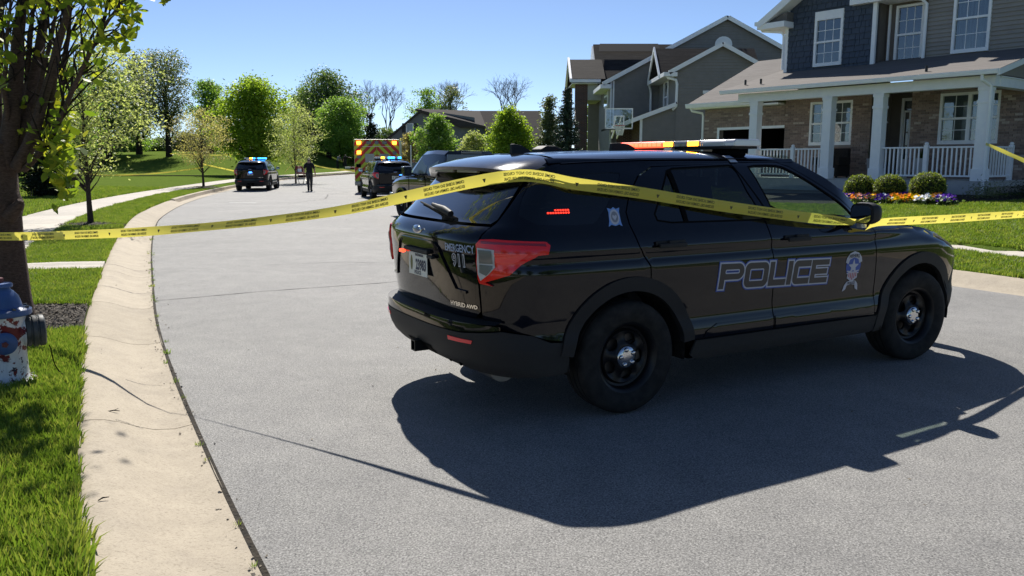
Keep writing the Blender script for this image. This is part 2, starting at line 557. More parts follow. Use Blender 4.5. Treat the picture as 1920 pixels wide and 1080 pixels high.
# verges and pavements (left: offsets < 0, right: > ROAD_W)
M_VERGE = M_TURF
tag(link('left_verge', strip('left_verge', 4, 128, np.linspace(-0.66, -2.1, 7), lambda x, y, o: zlawn(x, y, o) - 0.012 * (abs(o) < 0.7), M_TURF)), kind='structure')
tag(link('right_verge', strip('right_verge', 0, 100, np.linspace(ROAD_W + 0.79, ROAD_W + 2.5, 7), lambda x, y, o: zlawn(x, y, o), M_TURF)), kind='structure')
def pavement(name, s0, s1, o0, o1, step, par_name, lift=0.02):
    par = tag(thing(par_name, None, None), kind='structure')
    s = s0
    while s < s1:
        ss = np.linspace(s + 0.006, s + step - 0.006, 5)
        V = []
        for o, dz in ((o0, -0.12), (o0, lift - 0.006), (o0 + 0.015 * np.sign(o1 - o0), lift), (o1 - 0.015 * np.sign(o1 - o0), lift), (o1, lift - 0.006), (o1, -0.12)):
            x, y = along(ss, o)
            V.append(np.stack([x, y, zlawn(x, y, np.full_like(x, (o0 + o1) / 2)) + dz], -1))
        V = np.stack(V, 1); n, k = V.shape[:2]; ii = np.arange(n * k).reshape(n, k)
        f = [tuple(map(int, q)) for q in np.stack([ii[:-1, :-1], ii[:-1, 1:], ii[1:, 1:], ii[1:, :-1]], -1).reshape(-1, 4)]
        f += [tuple(map(int, ii[0, :])), tuple(map(int, ii[-1, ::-1]))]
        MB().add(V.reshape(-1, 3), f).build(name, M_WALK, par, smooth=R(35))
        s += step
    return par
pavement('slab', 8, 122, -2.0, -3.55, 1.6, 'left_pavement')
pavement('slab', 6, 62, ROAD_W + 2.35, ROAD_W + 3.1, 1.5, 'right_pavement', 0.0)
# short concrete crossing between the kerb and the left pavement
cross = tag(thing('verge_crossing', None, None), kind='structure')
sc0 = s_at_y(11.55, -1.2); 
for k in range(4):
    ss = np.array([sc0 + k * 0.235, sc0 + k * 0.235 + 0.222])
    V = []
    for o in (-0.66, -1.3, -2.02):
        x, y = along(ss, o); V.append(np.stack([x, y, 0.138 + 0.02 * (o < -1) + 0 * x], -1))
    V = np.stack(V, 1).reshape(-1, 3)
    top = [tuple(v) for v in V]; bot = [(v[0], v[1], v[2] - 0.1) for v in V]
    f = [(0, 1, 4, 3), (1, 2, 5, 4)] + [(0, 6, 7, 1), (1, 7, 8, 2), (5, 4, 10, 11), (4, 3, 9, 10), (2, 8, 11, 5), (3, 9, 6, 0)]
    MB().add(top + bot, f).build('slab', M_WALK, cross)

# dark low strip across the far park lawn
MB().bb(-75, -21.5, 71.2, 71.7, 0.2, 0.50).build('path_edge', M_SOIL)
tag(bpy.data.objects['path_edge'], kind='structure')

# ------------------------------------------------------------------ grass blades, scattered clumps (stuff)
def m_leaf(name, c0, c1, trans=0.45, rough=0.5, c2=None, attr=None, boost=1.0):
    m = bpy.data.materials.new(name); m.use_nodes = True
    t = NT(m); nt = m.node_tree; nt.nodes.clear()
    out = t.n('ShaderNodeOutputMaterial')
    if attr:
        at_ = t.n('ShaderNodeAttribute'); at_.attribute_name = attr; fac = at_.outputs['Fac']
    else:
        oi = t.n('ShaderNodeObjectInfo'); fac = oi.outputs['Random']
    st = [(0.0, c0), (1.0, c1)] if c2 is None else [(0.0, c0), (0.55, c1), (1.0, c2)]
    c = t.ramp(fac, st)
    d = t.n('ShaderNodeBsdfPrincipled'); d.inputs['Roughness'].default_value = rough; d.inputs['Specular IOR Level'].default_value = 0.3
    tr = t.n('ShaderNodeBsdfTranslucent')
    ct = t.mix(1.0, c, (1.30 * boost, 1.35 * boost, 0.65 * boost), 'MULTIPLY')
    t.l(c, d.inputs['Base Color']); t.l(ct, tr.inputs['Color'])
    mx = t.n('ShaderNodeMixShader'); mx.inputs[0].default_value = trans
    t.l(d.outputs[0], mx.inputs[1]); t.l(tr.outputs[0], mx.inputs[2]); t.l(mx.outputs[0], out.inputs[0])
    MATS[name] = m
    return m
M_GRASS = m_leaf('grass_blades', (0.105, 0.170, 0.024), (0.165, 0.240, 0.040), 0.48, 0.5, (0.29, 0.31, 0.085))

def clump(seed, n=13, spread=0.05, h=0.075, w=0.0048):
    r = random.Random(seed); V = []; F = []
    for _ in range(n):
        a = r.uniform(0, 6.28); d = spread * math.sqrt(r.random())
        bx, by = d * math.cos(a), d * math.sin(a)
        lean = r.uniform(0.05, 0.6) * (0.55 + d / spread); la = a + r.uniform(-1.2, 1.2)
        hh = h * r.uniform(0.55, 1.25); fa = r.uniform(0, 6.28)
        wx, wy = w * math.cos(fa), w * math.sin(fa)
        pts = []
        for k, (zz, ll, ww) in enumerate(((0, 0, 1), (0.55, 0.35, 0.85), (0.92, 1.0, 0.0))):
            cx = bx + math.cos(la) * lean * hh * ll; cy = by + math.sin(la) * lean * hh * ll; cz = hh * zz * (1 - 0.25 * lean * ll)
            pts += [(cx - wx * ww, cy - wy * ww, cz), (cx + wx * ww, cy + wy * ww, cz)] if ww > 0 else [(cx, cy, cz)]
        o = len(V); V += pts
        F += [(o, o + 1, o + 3), (o, o + 3, o + 2), (o + 2, o + 3, o + 4)]
    me = np_mesh('grass_clump', np.array(V), np.array(F), M_GRASS)
    return bpy.data.objects.new('grass_clump', me)
CLUMPS = [clump(3), clump(4, 10, 0.06, 0.095, 0.005)]

def scatter(name, pts, rz, sc, proto, label=None, cat=None):
    me = bpy.data.meshes.new(name)
    me.vertices.add(len(pts)); me.vertices.foreach_set('co', np.asarray(pts, np.float32).ravel())
    for nm, arr in (('rz', rz), ('sc', sc)):
        a = me.attributes.new(nm, 'FLOAT', 'POINT'); a.data.foreach_set('value', np.asarray(arr, np.float32))
    o = link(name, me)
    g = bpy.data.node_groups.new(name, 'GeometryNodeTree')
    g.interface.new_socket('Geometry', in_out='INPUT', socket_type='NodeSocketGeometry')
    g.interface.new_socket('Geometry', in_out='OUTPUT', socket_type='NodeSocketGeometry')
    gi = g.nodes.new('NodeGroupInput'); go = g.nodes.new('NodeGroupOutput')
    ip = g.nodes.new('GeometryNodeInstanceOnPoints'); oi = g.nodes.new('GeometryNodeObjectInfo')
    oi.inputs['Object'].default_value = proto; oi.inputs['As Instance'].default_value = True
    ar = g.nodes.new('GeometryNodeInputNamedAttribute'); ar.data_type = 'FLOAT'; ar.inputs['Name'].default_value = 'rz'
    as_ = g.nodes.new('GeometryNodeInputNamedAttribute'); as_.data_type = 'FLOAT'; as_.inputs['Name'].default_value = 'sc'
    cx = g.nodes.new('ShaderNodeCombineXYZ')
    L = g.links.new
    L(gi.outputs[0], ip.inputs['Points']); L(oi.outputs['Geometry'], ip.inputs['Instance'])
    L(ar.outputs[0], cx.inputs['Z']); L(cx.outputs[0], ip.inputs['Rotation']); L(as_.outputs[0], ip.inputs['Scale'])
    L(ip.outputs[0], go.inputs[0])
    md = o.modifiers.new('scatter', 'NODES'); md.node_group = g
    return tag(o, label, cat, kind='stuff')

def grass_field(name, s0, s1, o0, o1, dens, sc, proto, label, keep=None):
    n = int(abs(s1 - s0) * abs(o1 - o0) * dens)
    s = RNG.uniform(s0, s1, n); o = RNG.uniform(min(o0, o1), max(o0, o1), n)
    x, y = along(s, o)
    ok = np.ones(n, bool)
    if keep is not None: ok = keep(x, y, s, o)
    x, y, o = x[ok], y[ok], o[ok]
    patchy = 0.5 + 0.5 * np.sin(x * 2.1 + np.sin(y * 1.7) * 1.3) * np.sin(y * 2.6 + np.cos(x * 3.1))
    z = zlawn(x, y, o) - 0.004
    scatter(name, np.stack([x, y, z], -1), RNG.uniform(0, 6.28, len(x)), sc * (0.7 + 0.5 * patchy) * RNG.uniform(0.75, 1.25, len(x)), proto, label, 'grass')

def in_view(x, y, m=60):
    u = 960 + CAM_F * x / np.maximum(y, 0.3)
    return (y > 1.5) & (u > -m) & (u < 1920 + m)
TREE1 = (-4.96, 7.95)
def near_keep(x, y, s, o):
    tree = np.hypot((x - TREE1[0]) / 1.15, (y - TREE1[1]) / 0.85) > 1.0
    cr = ~((s > sc0 - 0.02) & (s < sc0 + 0.95))
    return in_view(x, y, 150) & tree & cr
grass_field('grass', s_at_y(1.5), s_at_y(8), -0.665, -2.6, 1600, 0.92, CLUMPS[1], 'long green grass on the verge around the hydrant', near_keep)
grass_field('grass', s_at_y(8), s_at_y(17), -0.68, -1.98, 900, 0.95, CLUMPS[0], 'mown grass verge between the kerb and left pavement', near_keep)
grass_field('grass', s_at_y(17), s_at_y(45), -0.70, -1.98, 320, 1.1, CLUMPS[0], 'mown grass verge farther along the left kerb', near_keep)
grass_field('grass', s_at_y(14), s_at_y(48), -3.58, -22, 70, 1.5, CLUMPS[0], 'park lawn beyond the left pavement', lambda x, y, s, o: in_view(x, y))
grass_field('grass', s_at_y(2), s_at_y(24), ROAD_W + 0.80, ROAD_W + 2.34, 420, 0.9, CLUMPS[0], 'mown grass strip between right kerb and pavement', lambda x, y, s, o: in_view(x, y))
def lawn_keep(x, y, s, o):
    d = (x - 12.13) * -0.781 + (y - 21.5) * -0.624      # distance in front of the porch posts
    lx = (x - 12.13) * 0.624 - (y - 21.5) * 0.781
    edge = np.interp(lx, [-6.9, -5.4, -4.0, -2.2, -0.4, 0.6, 1.9, 3.0], [0.8, 2.3, 2.8, 2.85, 2.55, 1.9, 1.3, 0.6])
    return in_view(x, y) & (d > edge)
grass_field('grass', s_at_y(2), s_at_y(30), ROAD_W + 3.12, ROAD_W + 11.5, 260, 1.0, CLUMPS[0], 'sunlit front lawn below the porch', lawn_keep)
# ------------------------------------------------------------------ police SUV (local frame: x forward, y left, z up; rear axle x=1.07, front axle x=4.095)
def m_paint():
    m = mat('black_car_paint', (0.0045, 0.005, 0.007), 0.16, coat=1.0, spec=0.06)
    m.node_tree.nodes['Principled BSDF'].inputs['Coat IOR'].default_value = 1.40
    t = NT(m); co = t.coord()
    dirt = t.ramp(t.noise(co, 6, 6, 0.7), [(0.35, (0.0, 0.0, 0.0)), (0.75, (1, 1, 1))])
    t.l(t.ramp(dirt, [(0.0, (0.0020, 0.0028, 0.0065)), (1.0, (0.005, 0.0055, 0.008))]), t.b.inputs['Base Color'])
    t.l(t.ramp(dirt, [(0.0, (0.10, 0.10, 0.10)), (1.0, (0.22, 0.22, 0.22))]), t.b.inputs['Roughness'])
    return m
M_CPAINT = m_paint()
def m_plastic():
    m = mat('black_textured_plastic', (0.018, 0.018, 0.019), 0.62, spec=0.35)
    t = NT(m); co = t.coord()
    geo = t.n('ShaderNodeTexCoord'); sep = t.n('ShaderNodeSeparateXYZ'); t.l(geo.outputs['Object'], sep.inputs[0])
    low = t.math('SUBTRACT', 0.52, sep.outputs['Z'])
    low = t.math('MULTIPLY', low, 3.2)
    f = t.math('MULTIPLY', low, t.noise(t.coord((9, 9, 3)), 9, 6, 0.75)); f.node.use_clamp = True
    t.l(t.mix(f, (0.016, 0.016, 0.017), (0.10, 0.095, 0.085)), t.b.inputs['Base Color'])
    t.bump(t.noise(co, 700, 2), 0.12, 0.001)
    return m
M_CPLAS = m_plastic()
M_GAP = mat('shut_line_black', (0.002, 0.002, 0.002), 0.8, spec=0.1)
M_RUBBER = noisy('tyre_rubber', (0.011, 0.011, 0.011), (0.028, 0.027, 0.025), 14, 0.85, 0.2, 60, 0.003)
M_STEEL = mat('black_steel_rim', (0.009, 0.009, 0.010), 0.38, metal=0.3)
M_CHROME = mat('chrome', (0.62, 0.63, 0.65), 0.16, metal=1.0)
M_DIRTCH = mat('dull_metal', (0.33, 0.32, 0.30), 0.45, metal=1.0)
M_DISC = mat('brake_disc', (0.10, 0.09, 0.085), 0.5, metal=0.8)
def m_glass(name, col, mixv, rough=0.02):
    m = bpy.data.materials.new(name); m.use_nodes = True
    t = NT(m); m.node_tree.nodes.clear()
    out = t.n('ShaderNodeOutputMaterial')
    tr = t.n('ShaderNodeBsdfTransparent'); tr.inputs[0].default_value = (*col, 1)
    gl = t.n('ShaderNodeBsdfGlossy'); gl.inputs['Roughness'].default_value = rough
    fr = t.n('ShaderNodeLayerWeight'); fr.inputs[0].default_value = 0.5
    k = t.math('ADD', t.math('MULTIPLY', t.math('POWER', fr.outputs['Facing'], 5.0), 0.9), 0.05 + mixv)
    mx = t.n('ShaderNodeMixShader'); t.l(k, mx.inputs[0]); t.l(tr.outputs[0], mx.inputs[1]); t.l(gl.outputs[0], mx.inputs[2])
    t.l(mx.outputs[0], out.inputs[0]); MATS[name] = m
    return m
M_GLASS_F = m_glass('door_glass_light_tint', (0.66, 0.74, 0.70), 0.0)
M_GLASS_D = m_glass('privacy_glass', (0.035, 0.04, 0.045), 0.02)
M_GLASS_W = m_glass('windscreen_glass', (0.60, 0.68, 0.64), 0.0)
M_RED = mat('red_lamp_lens', (0.72, 0.010, 0.012), 0.15, coat=0.35)
M_REDD = mat('dark_red_lens', (0.85, 0.05, 0.05), 0.2, coat=0.4)
M_CLEAR = mat('clear_lamp_insert', (0.13, 0.135, 0.14), 0.3, metal=0.2, coat=0.4)
M_WHITEL = mat('white_lamp_frame', (0.48, 0.48, 0.48), 0.4)
M_IN = mat('grey_trim', (0.035, 0.035, 0.037), 0.8)
M_SEAT = mat('seat_cloth', (0.03, 0.03, 0.032), 0.9)
M_DECW = mat('decal_silver_white', (0.46, 0.47, 0.52), 0.45)
M_DECB = mat('decal_blue', (0.035, 0.085, 0.34), 0.45)
M_DECG = mat('decal_dark_grey', (0.040, 0.036, 0.036), 0.35)
M_DECR = mat('decal_red', (0.42, 0.03, 0.04), 0.45)
M_DECK = mat('decal_black', (0.008, 0.008, 0.012), 0.45)
M_PLATE = mat('plate_white', (0.66, 0.66, 0.60), 0.5)
M_OLIVE = mat('plate_torch', (0.16, 0.15, 0.05), 0.6)
M_E_RED = mat('lit_red', (0.6, 0.02, 0.01), 0.3, emit=(1.0, 0.065, 0.025), es=2.2)
M_E_REDS = mat('lit_red_small', (0.6, 0.02, 0.01), 0.3, emit=(1.0, 0.04, 0.02), es=1.6)
M_E_AMB = mat('lit_amber', (0.7, 0.3, 0.02), 0.3, emit=(1.0, 0.38, 0.02), es=5.0)
M_E_BLUE = mat('lit_blue', (0.02, 0.1, 0.8), 0.3, emit=(0.03, 0.16, 1.0), es=5)
M_E_CYAN = mat('lit_blue_core', (0.1, 0.5, 0.9), 0.3, emit=(0.03, 0.33, 1.0), es=3.2)
M_LENS_C = mat('clear_bar_lens', (0.50, 0.51, 0.53), 0.2, coat=1.0, metal=0.25)
M_LENS_D = mat('smoked_bar_lens', (0.05, 0.05, 0.055), 0.15, coat=1.0)
M_PATCH = mat('reflective_strip', (0.42, 0.46, 0.55), 0.35)

def table(pts, sig=0.008, lo=-0.2, hi=2.6, n=2801):
    z = np.linspace(lo, hi, n)
    w = np.interp(z, [p[0] for p in pts], [p[1] for p in pts])
    k = max(1, int(4 * sig / (z[1] - z[0]))); g = np.exp(-0.5 * ((np.arange(-k, k + 1) * (z[1] - z[0])) / max(sig, 1e-6)) ** 2); g /= g.sum()
    wp = np.concatenate([np.full(k, w[0]), w, np.full(k, w[-1])])
    return z, np.convolve(wp, g, 'valid')
def ev(T, z): return np.interp(z, T[0], T[1])

# half width against height, mid car (creases give the horizontal bands of reflection)
T_W = table([(0.28, 0.905), (0.33, 0.938), (0.40, 0.955), (0.47, 0.968), (0.52, 0.970), (0.60, 0.951), (0.66, 0.950), (0.76, 0.963), (0.88, 0.975),
             (0.97, 0.979), (1.01, 0.975), (1.05, 0.962), (1.065, 0.962), (1.10, 0.976), (1.125, 0.972), (1.19, 0.952), (1.25, 0.925),
             (1.40, 0.868), (1.55, 0.795), (1.64, 0.735), (1.68, 0.690)], 0.010)
T_RT = table([(0.25, 0.12), (0.60, 0.05), (0.66, 0.035), (0.72, 0.020), (0.85, 0.005), (0.95, -0.008), (1.10, -0.025), (1.20, -0.030), (1.235, -0.010), (1.29, 0.085),
              (1.60, 0.405), (1.68, 0.47)], 0.010)          # tailgate: how far the rear face sits forward
T_RB = table([(0.27, 0.22), (0.33, 0.10), (0.40, 0.0), (0.48, -0.045), (0.58, -0.072), (0.66, -0.070), (0.70, -0.06)], 0.014)   # bumper
T_F = table([(0.25, -0.30), (0.34, -0.10), (0.50, -0.01), (0.70, 0.0), (0.85, -0.03), (0.95, -0.10), (1.02, -0.22), (1.10, -0.45), (1.3, -0.7)], 0.02)
T_HOOD = table([(3.2, 1.215), (3.6, 1.180), (4.0, 1.148), (4.3, 1.105), (4.55, 1.045), (4.75, 0.975), (4.9, 0.90), (5.0, 0.83)], 0.05, 2.5, 5.3)
XF = 5.09
# reference plan curve, rear centre -> right side -> front centre
_eta = np.sin(np.linspace(0, math.pi / 2, 500)); _n1, _a1 = 3.1, 0.52
_xr = _a1 * (1 - (1 - _eta ** _n1) ** (1 / _n1))
_n2, _a2 = 2.8, 0.88
_xf = XF - _a2 * (1 - (1 - _eta ** _n2) ** (1 / _n2))
_mid = np.linspace(_a1, XF - _a2, 400)[1:-1]
CX = np.concatenate([_xr, _mid, _xf[::-1]]); CE = np.concatenate([_eta, np.ones(len(_mid)), _eta[::-1]])
CU = np.concatenate([[0], np.cumsum(np.hypot(np.diff(CX), np.diff(CE * 0.97)))])
def fade(x): return np.clip(1 - x / 1.15, 0, 1) ** 1.6
def fadef(x): return np.clip(1 - (XF - x) / 1.25, 0, 1) ** 1.6
def taper(x): return 1 - 0.035 * sstep(1.6, -0.1, x) - 0.045 * sstep(3.4, 5.0, x)
def S(U, Z, T=None, off=0.0, side=-1):
    """body surface: unwrapped coordinate U (>0 along the right side), height Z"""
    T = T_RT if T is None else T
    U = np.asarray(U, float); Z = np.asarray(Z, float)
    A = np.abs(U); sg = np.where(U >= 0, -1.0, 1.0) * (-side)
    xi = np.interp(A, CU, CX); et = np.interp(A, CU, CE)
    x = xi + ev(T, Z) * fade(xi) + ev(T_F, Z) * fadef(xi)
    w = ev(T_W, Z) * taper(xi)
    ht = ev(T_HOOD, xi)
    w = w - np.where(xi > 3.1, 0.085 * sstep(3.1, 3.5, xi) * np.clip((Z - (ht - 0.10)) / 0.10, 0, 1.0) ** 2, 0)
    if off:
        # along the analytic normal
        e = 1e-3
        def S0(u, z): return S(u, z, T, 0.0, side)
        p = S0(U, Z); du = S0(U + e, Z) - S0(U - e, Z); dz = S0(U, Z + e) - S0(U, Z - e)
        n = np.cross(du, dz); n /= np.linalg.norm(n, axis=-1, keepdims=True) + 1e-12
        if side > 0: n = -n
        return p + n * off
    return np.stack([x, sg * et * w, Z], -1)
def ux(x, z=0.9, T=None):
    T = T_RT if T is None else T
    xx = CX + ev(T, z) * fade(CX) + ev(T_F, z) * fadef(CX)
    return float(np.interp(x, xx, CU))
def uy(y, z=0.9):
    """unwrapped coordinate of a point on the rear at lateral distance y to the right"""
    e = abs(y) / float(ev(T_W, z) * taper(0.05))
    u = float(np.interp(e, _eta, CU[:500])); return u if y >= 0 else -u

def dens(loop, step=0.03, closed=True):
    out = []; n = len(loop)
    for i in range(n if closed else n - 1):
        a, b = np.array(loop[i], float), np.array(loop[(i + 1) % n], float)
        k = max(1, int(round(np.linalg.norm(b - a) / step)))
        out += [tuple(a + (b - a) * j / k) for j in range(k)]
    return out
def smooth_loop(loop, it=2, keep=()):
    P = [np.array(p, float) for p in loop]
    for _ in range(it):
        Q = []
        n = len(P)
        for i in range(n):
            a, b = P[i], P[(i + 1) % n]
            Q += [a * 0.75 + b * 0.25, a * 0.25 + b * 0.75]
        P = Q
    return [tuple(p) for p in P]
def inpoly(px, py, loop):
    x = np.array([p[0] for p in loop]); y = np.array([p[1] for p in loop])
    x2, y2 = np.roll(x, -1), np.roll(y, -1)
    c = np.zeros(len(px), bool)
    for a, b, a2, b2 in zip(x, y, x2, y2):
        if b == b2: continue
        cond = ((b > py) != (b2 > py)) & (px < (a2 - a) * (py - b) / (b2 - b) + a)
        c ^= cond
    return c
def fill2d(loops, grid=0.045):
    """triangulate 2D loops (outer first, then holes) with interior points -> verts (n,2), tris (m,3), loops as index lists"""
    P = []; E = []; LI = []
    for lp in loops:
        o = len(P); P += list(lp); n = len(lp)
        E += [(o + i, o + (i + 1) % n) for i in range(n)]; LI.append(list(range(o, o + n)))
    A = np.array(P)
    lo, hi = A.min(0), A.max(0)
    if grid:
        gx_, gy_ = np.meshgrid(np.arange(lo[0] + grid / 2, hi[0], grid), np.arange(lo[1] + grid / 2, hi[1], grid))
        gx_, gy_ = gx_.ravel(), gy_.ravel()
        ok = inpoly(gx_, gy_, loops[0])
        for h in loops[1:]: ok &= ~inpoly(gx_, gy_, h)
        gx_, gy_ = gx_[ok], gy_[ok]
        if len(gx_):
            D = np.full(len(gx_), 1e9)
            for q in A: D = np.minimum(D, (gx_ - q[0]) ** 2 + (gy_ - q[1]) ** 2)
            ok = D > (0.45 * grid) ** 2
            P = P + list(zip(gx_[ok], gy_[ok]))
    r = delaunay_2d_cdt([Vector(p) for p in P], E, [], 0, 1e-6)
    V = np.array([(v.x, v.y) for v in r[0]]); F = np.array([f for f in r[2] if len(f) == 3])
    C = V[F].mean(1)
    ok = inpoly(C[:, 0], C[:, 1], loops[0])
    for h in loops[1:]: ok &= ~inpoly(C[:, 0], C[:, 1], h)
    F = F[ok]
    # boundary edges from the triangles themselves
    return V, F
def surf_panel(name, loops, fn, m, parent, grid=0.045, depth=0.014, flip=False):
    """panel cut from a surface fn(a, b): real rim depth and analytic normals"""
    V, F = fill2d(loops, grid)
    e = 1.5e-3
    p = fn(V[:, 0], V[:, 1])
    da = fn(V[:, 0] + e, V[:, 1]) - fn(V[:, 0] - e, V[:, 1]); db = fn(V[:, 0], V[:, 1] + e) - fn(V[:, 0], V[:, 1] - e)
    n = np.cross(da, db); n /= np.linalg.norm(n, axis=1)[:, None] + 1e-12
    a, b, c = V[F[:, 0]], V[F[:, 1]], V[F[:, 2]]
    ar = (b[:, 0] - a[:, 0]) * (c[:, 1] - a[:, 1]) - (b[:, 1] - a[:, 1]) * (c[:, 0] - a[:, 0])
    F = np.where((ar > 0)[:, None], F, F[:, ::-1])
    if flip: F = F[:, ::-1]; n = -n
    N = n
    verts, faces, norms = p, F, N
    if depth:
        ed = np.concatenate([F[:, [0, 1]], F[:, [1, 2]], F[:, [2, 0]]])
        key = {}
        for x, y in ed: key[(int(x), int(y))] = 1
        B = [(x, y) for (x, y) in key if (y, x) not in key]
        nv = len(p)
        rim = {}; add = []; an = []
        def rv(i):
            if i not in rim:
                rim[i] = nv + len(add); add.append(p[i] - N[i] * depth); an.append(N[i])
            return rim[i]
        ff = []
        for x, y in B:
            x2, y2 = rv(x), rv(y)
            ff += [(x, x2, y), (y, x2, y2)]
        verts = np.concatenate([p, np.array(add)]); faces = np.concatenate([F, np.array(ff)]); nF = len(F)
    me = np_mesh(name, verts, faces, m, True)
    if depth:
        sm = np.ones(len(faces), bool); sm[nF:] = False
        me.polygons.foreach_set('use_smooth', sm)
    vn = np.array([q.vector for q in me.vertex_normals]) if False else None
    ln = np.empty((len(me.loops), 3), np.float32)
    li = np.empty(len(me.loops), np.int32); me.loops.foreach_get('vertex_index', li)
    allN = np.concatenate([N, np.zeros((len(verts) - len(N), 3))]) if depth else N
    ln[:] = allN[li]
    if depth:
        fn_ = np.empty(len(faces) * 3, np.float32); me.polygons.foreach_get('normal', fn_)
        fn_ = fn_.reshape(-1, 3)
        ln[nF * 3:] = np.repeat(fn_[nF:], 3, axis=0)
    me.normals_split_custom_set(ln.tolist())
    return link(name, me, parent)

def arc(cx, cz, r, a0, a1, n=24, sx=1.0):
    return [(cx + sx * r * math.cos(R(a0 + (a1 - a0) * i / n)), cz + r * math.sin(R(a0 + (a1 - a0) * i / n))) for i in range(n + 1)]
RAX, FAX, AZ_, WR = 1.07, 4.095, 0.381, 0.381
A_IN, A_OUT = 0.452, 0.545

def offset_loop(lp, d):
    """outward offset of a simple closed loop (counter clockwise), mitred"""
    P = [np.array(p, float) for p in lp]
    P = [p for i, p in enumerate(P) if np.linalg.norm(p - P[i - 1]) > 1e-6]
    ar = sum(P[i - 1][0] * P[i][1] - P[i][0] * P[i - 1][1] for i in range(len(P)))
    if ar < 0: P = P[::-1]
    out = []
    n = len(P)
    for i in range(n):
        a, b, c = P[i - 1], P[i], P[(i + 1) % n]
        e1 = (b - a) / np.linalg.norm(b - a); e2 = (c - b) / np.linalg.norm(c - b)
        n1 = np.array([e1[1], -e1[0]]); n2 = np.array([e2[1], -e2[0]])
        m_ = n1 + n2; k = m_ @ m_
        m_ = m_ / max(k, 0.5) * 2
        out.append(tuple(b + m_ * d))
    return out

def flat_text(name, body, size, fn, m, parent, bold=0.0, sx=1.0, align='CENTER', off=0.0):
    vs, fs = text_geo(body, size, bold, align)
    A = np.array(vs); P = fn(A[:, 0] * sx, A[:, 1])
    mb = MB(); mb.add(P, fs)
    me = bpy.data.meshes.new(name); me.from_pydata(mb.v, [], mb.f); me.materials.append(m)
    return link(name, me, parent)

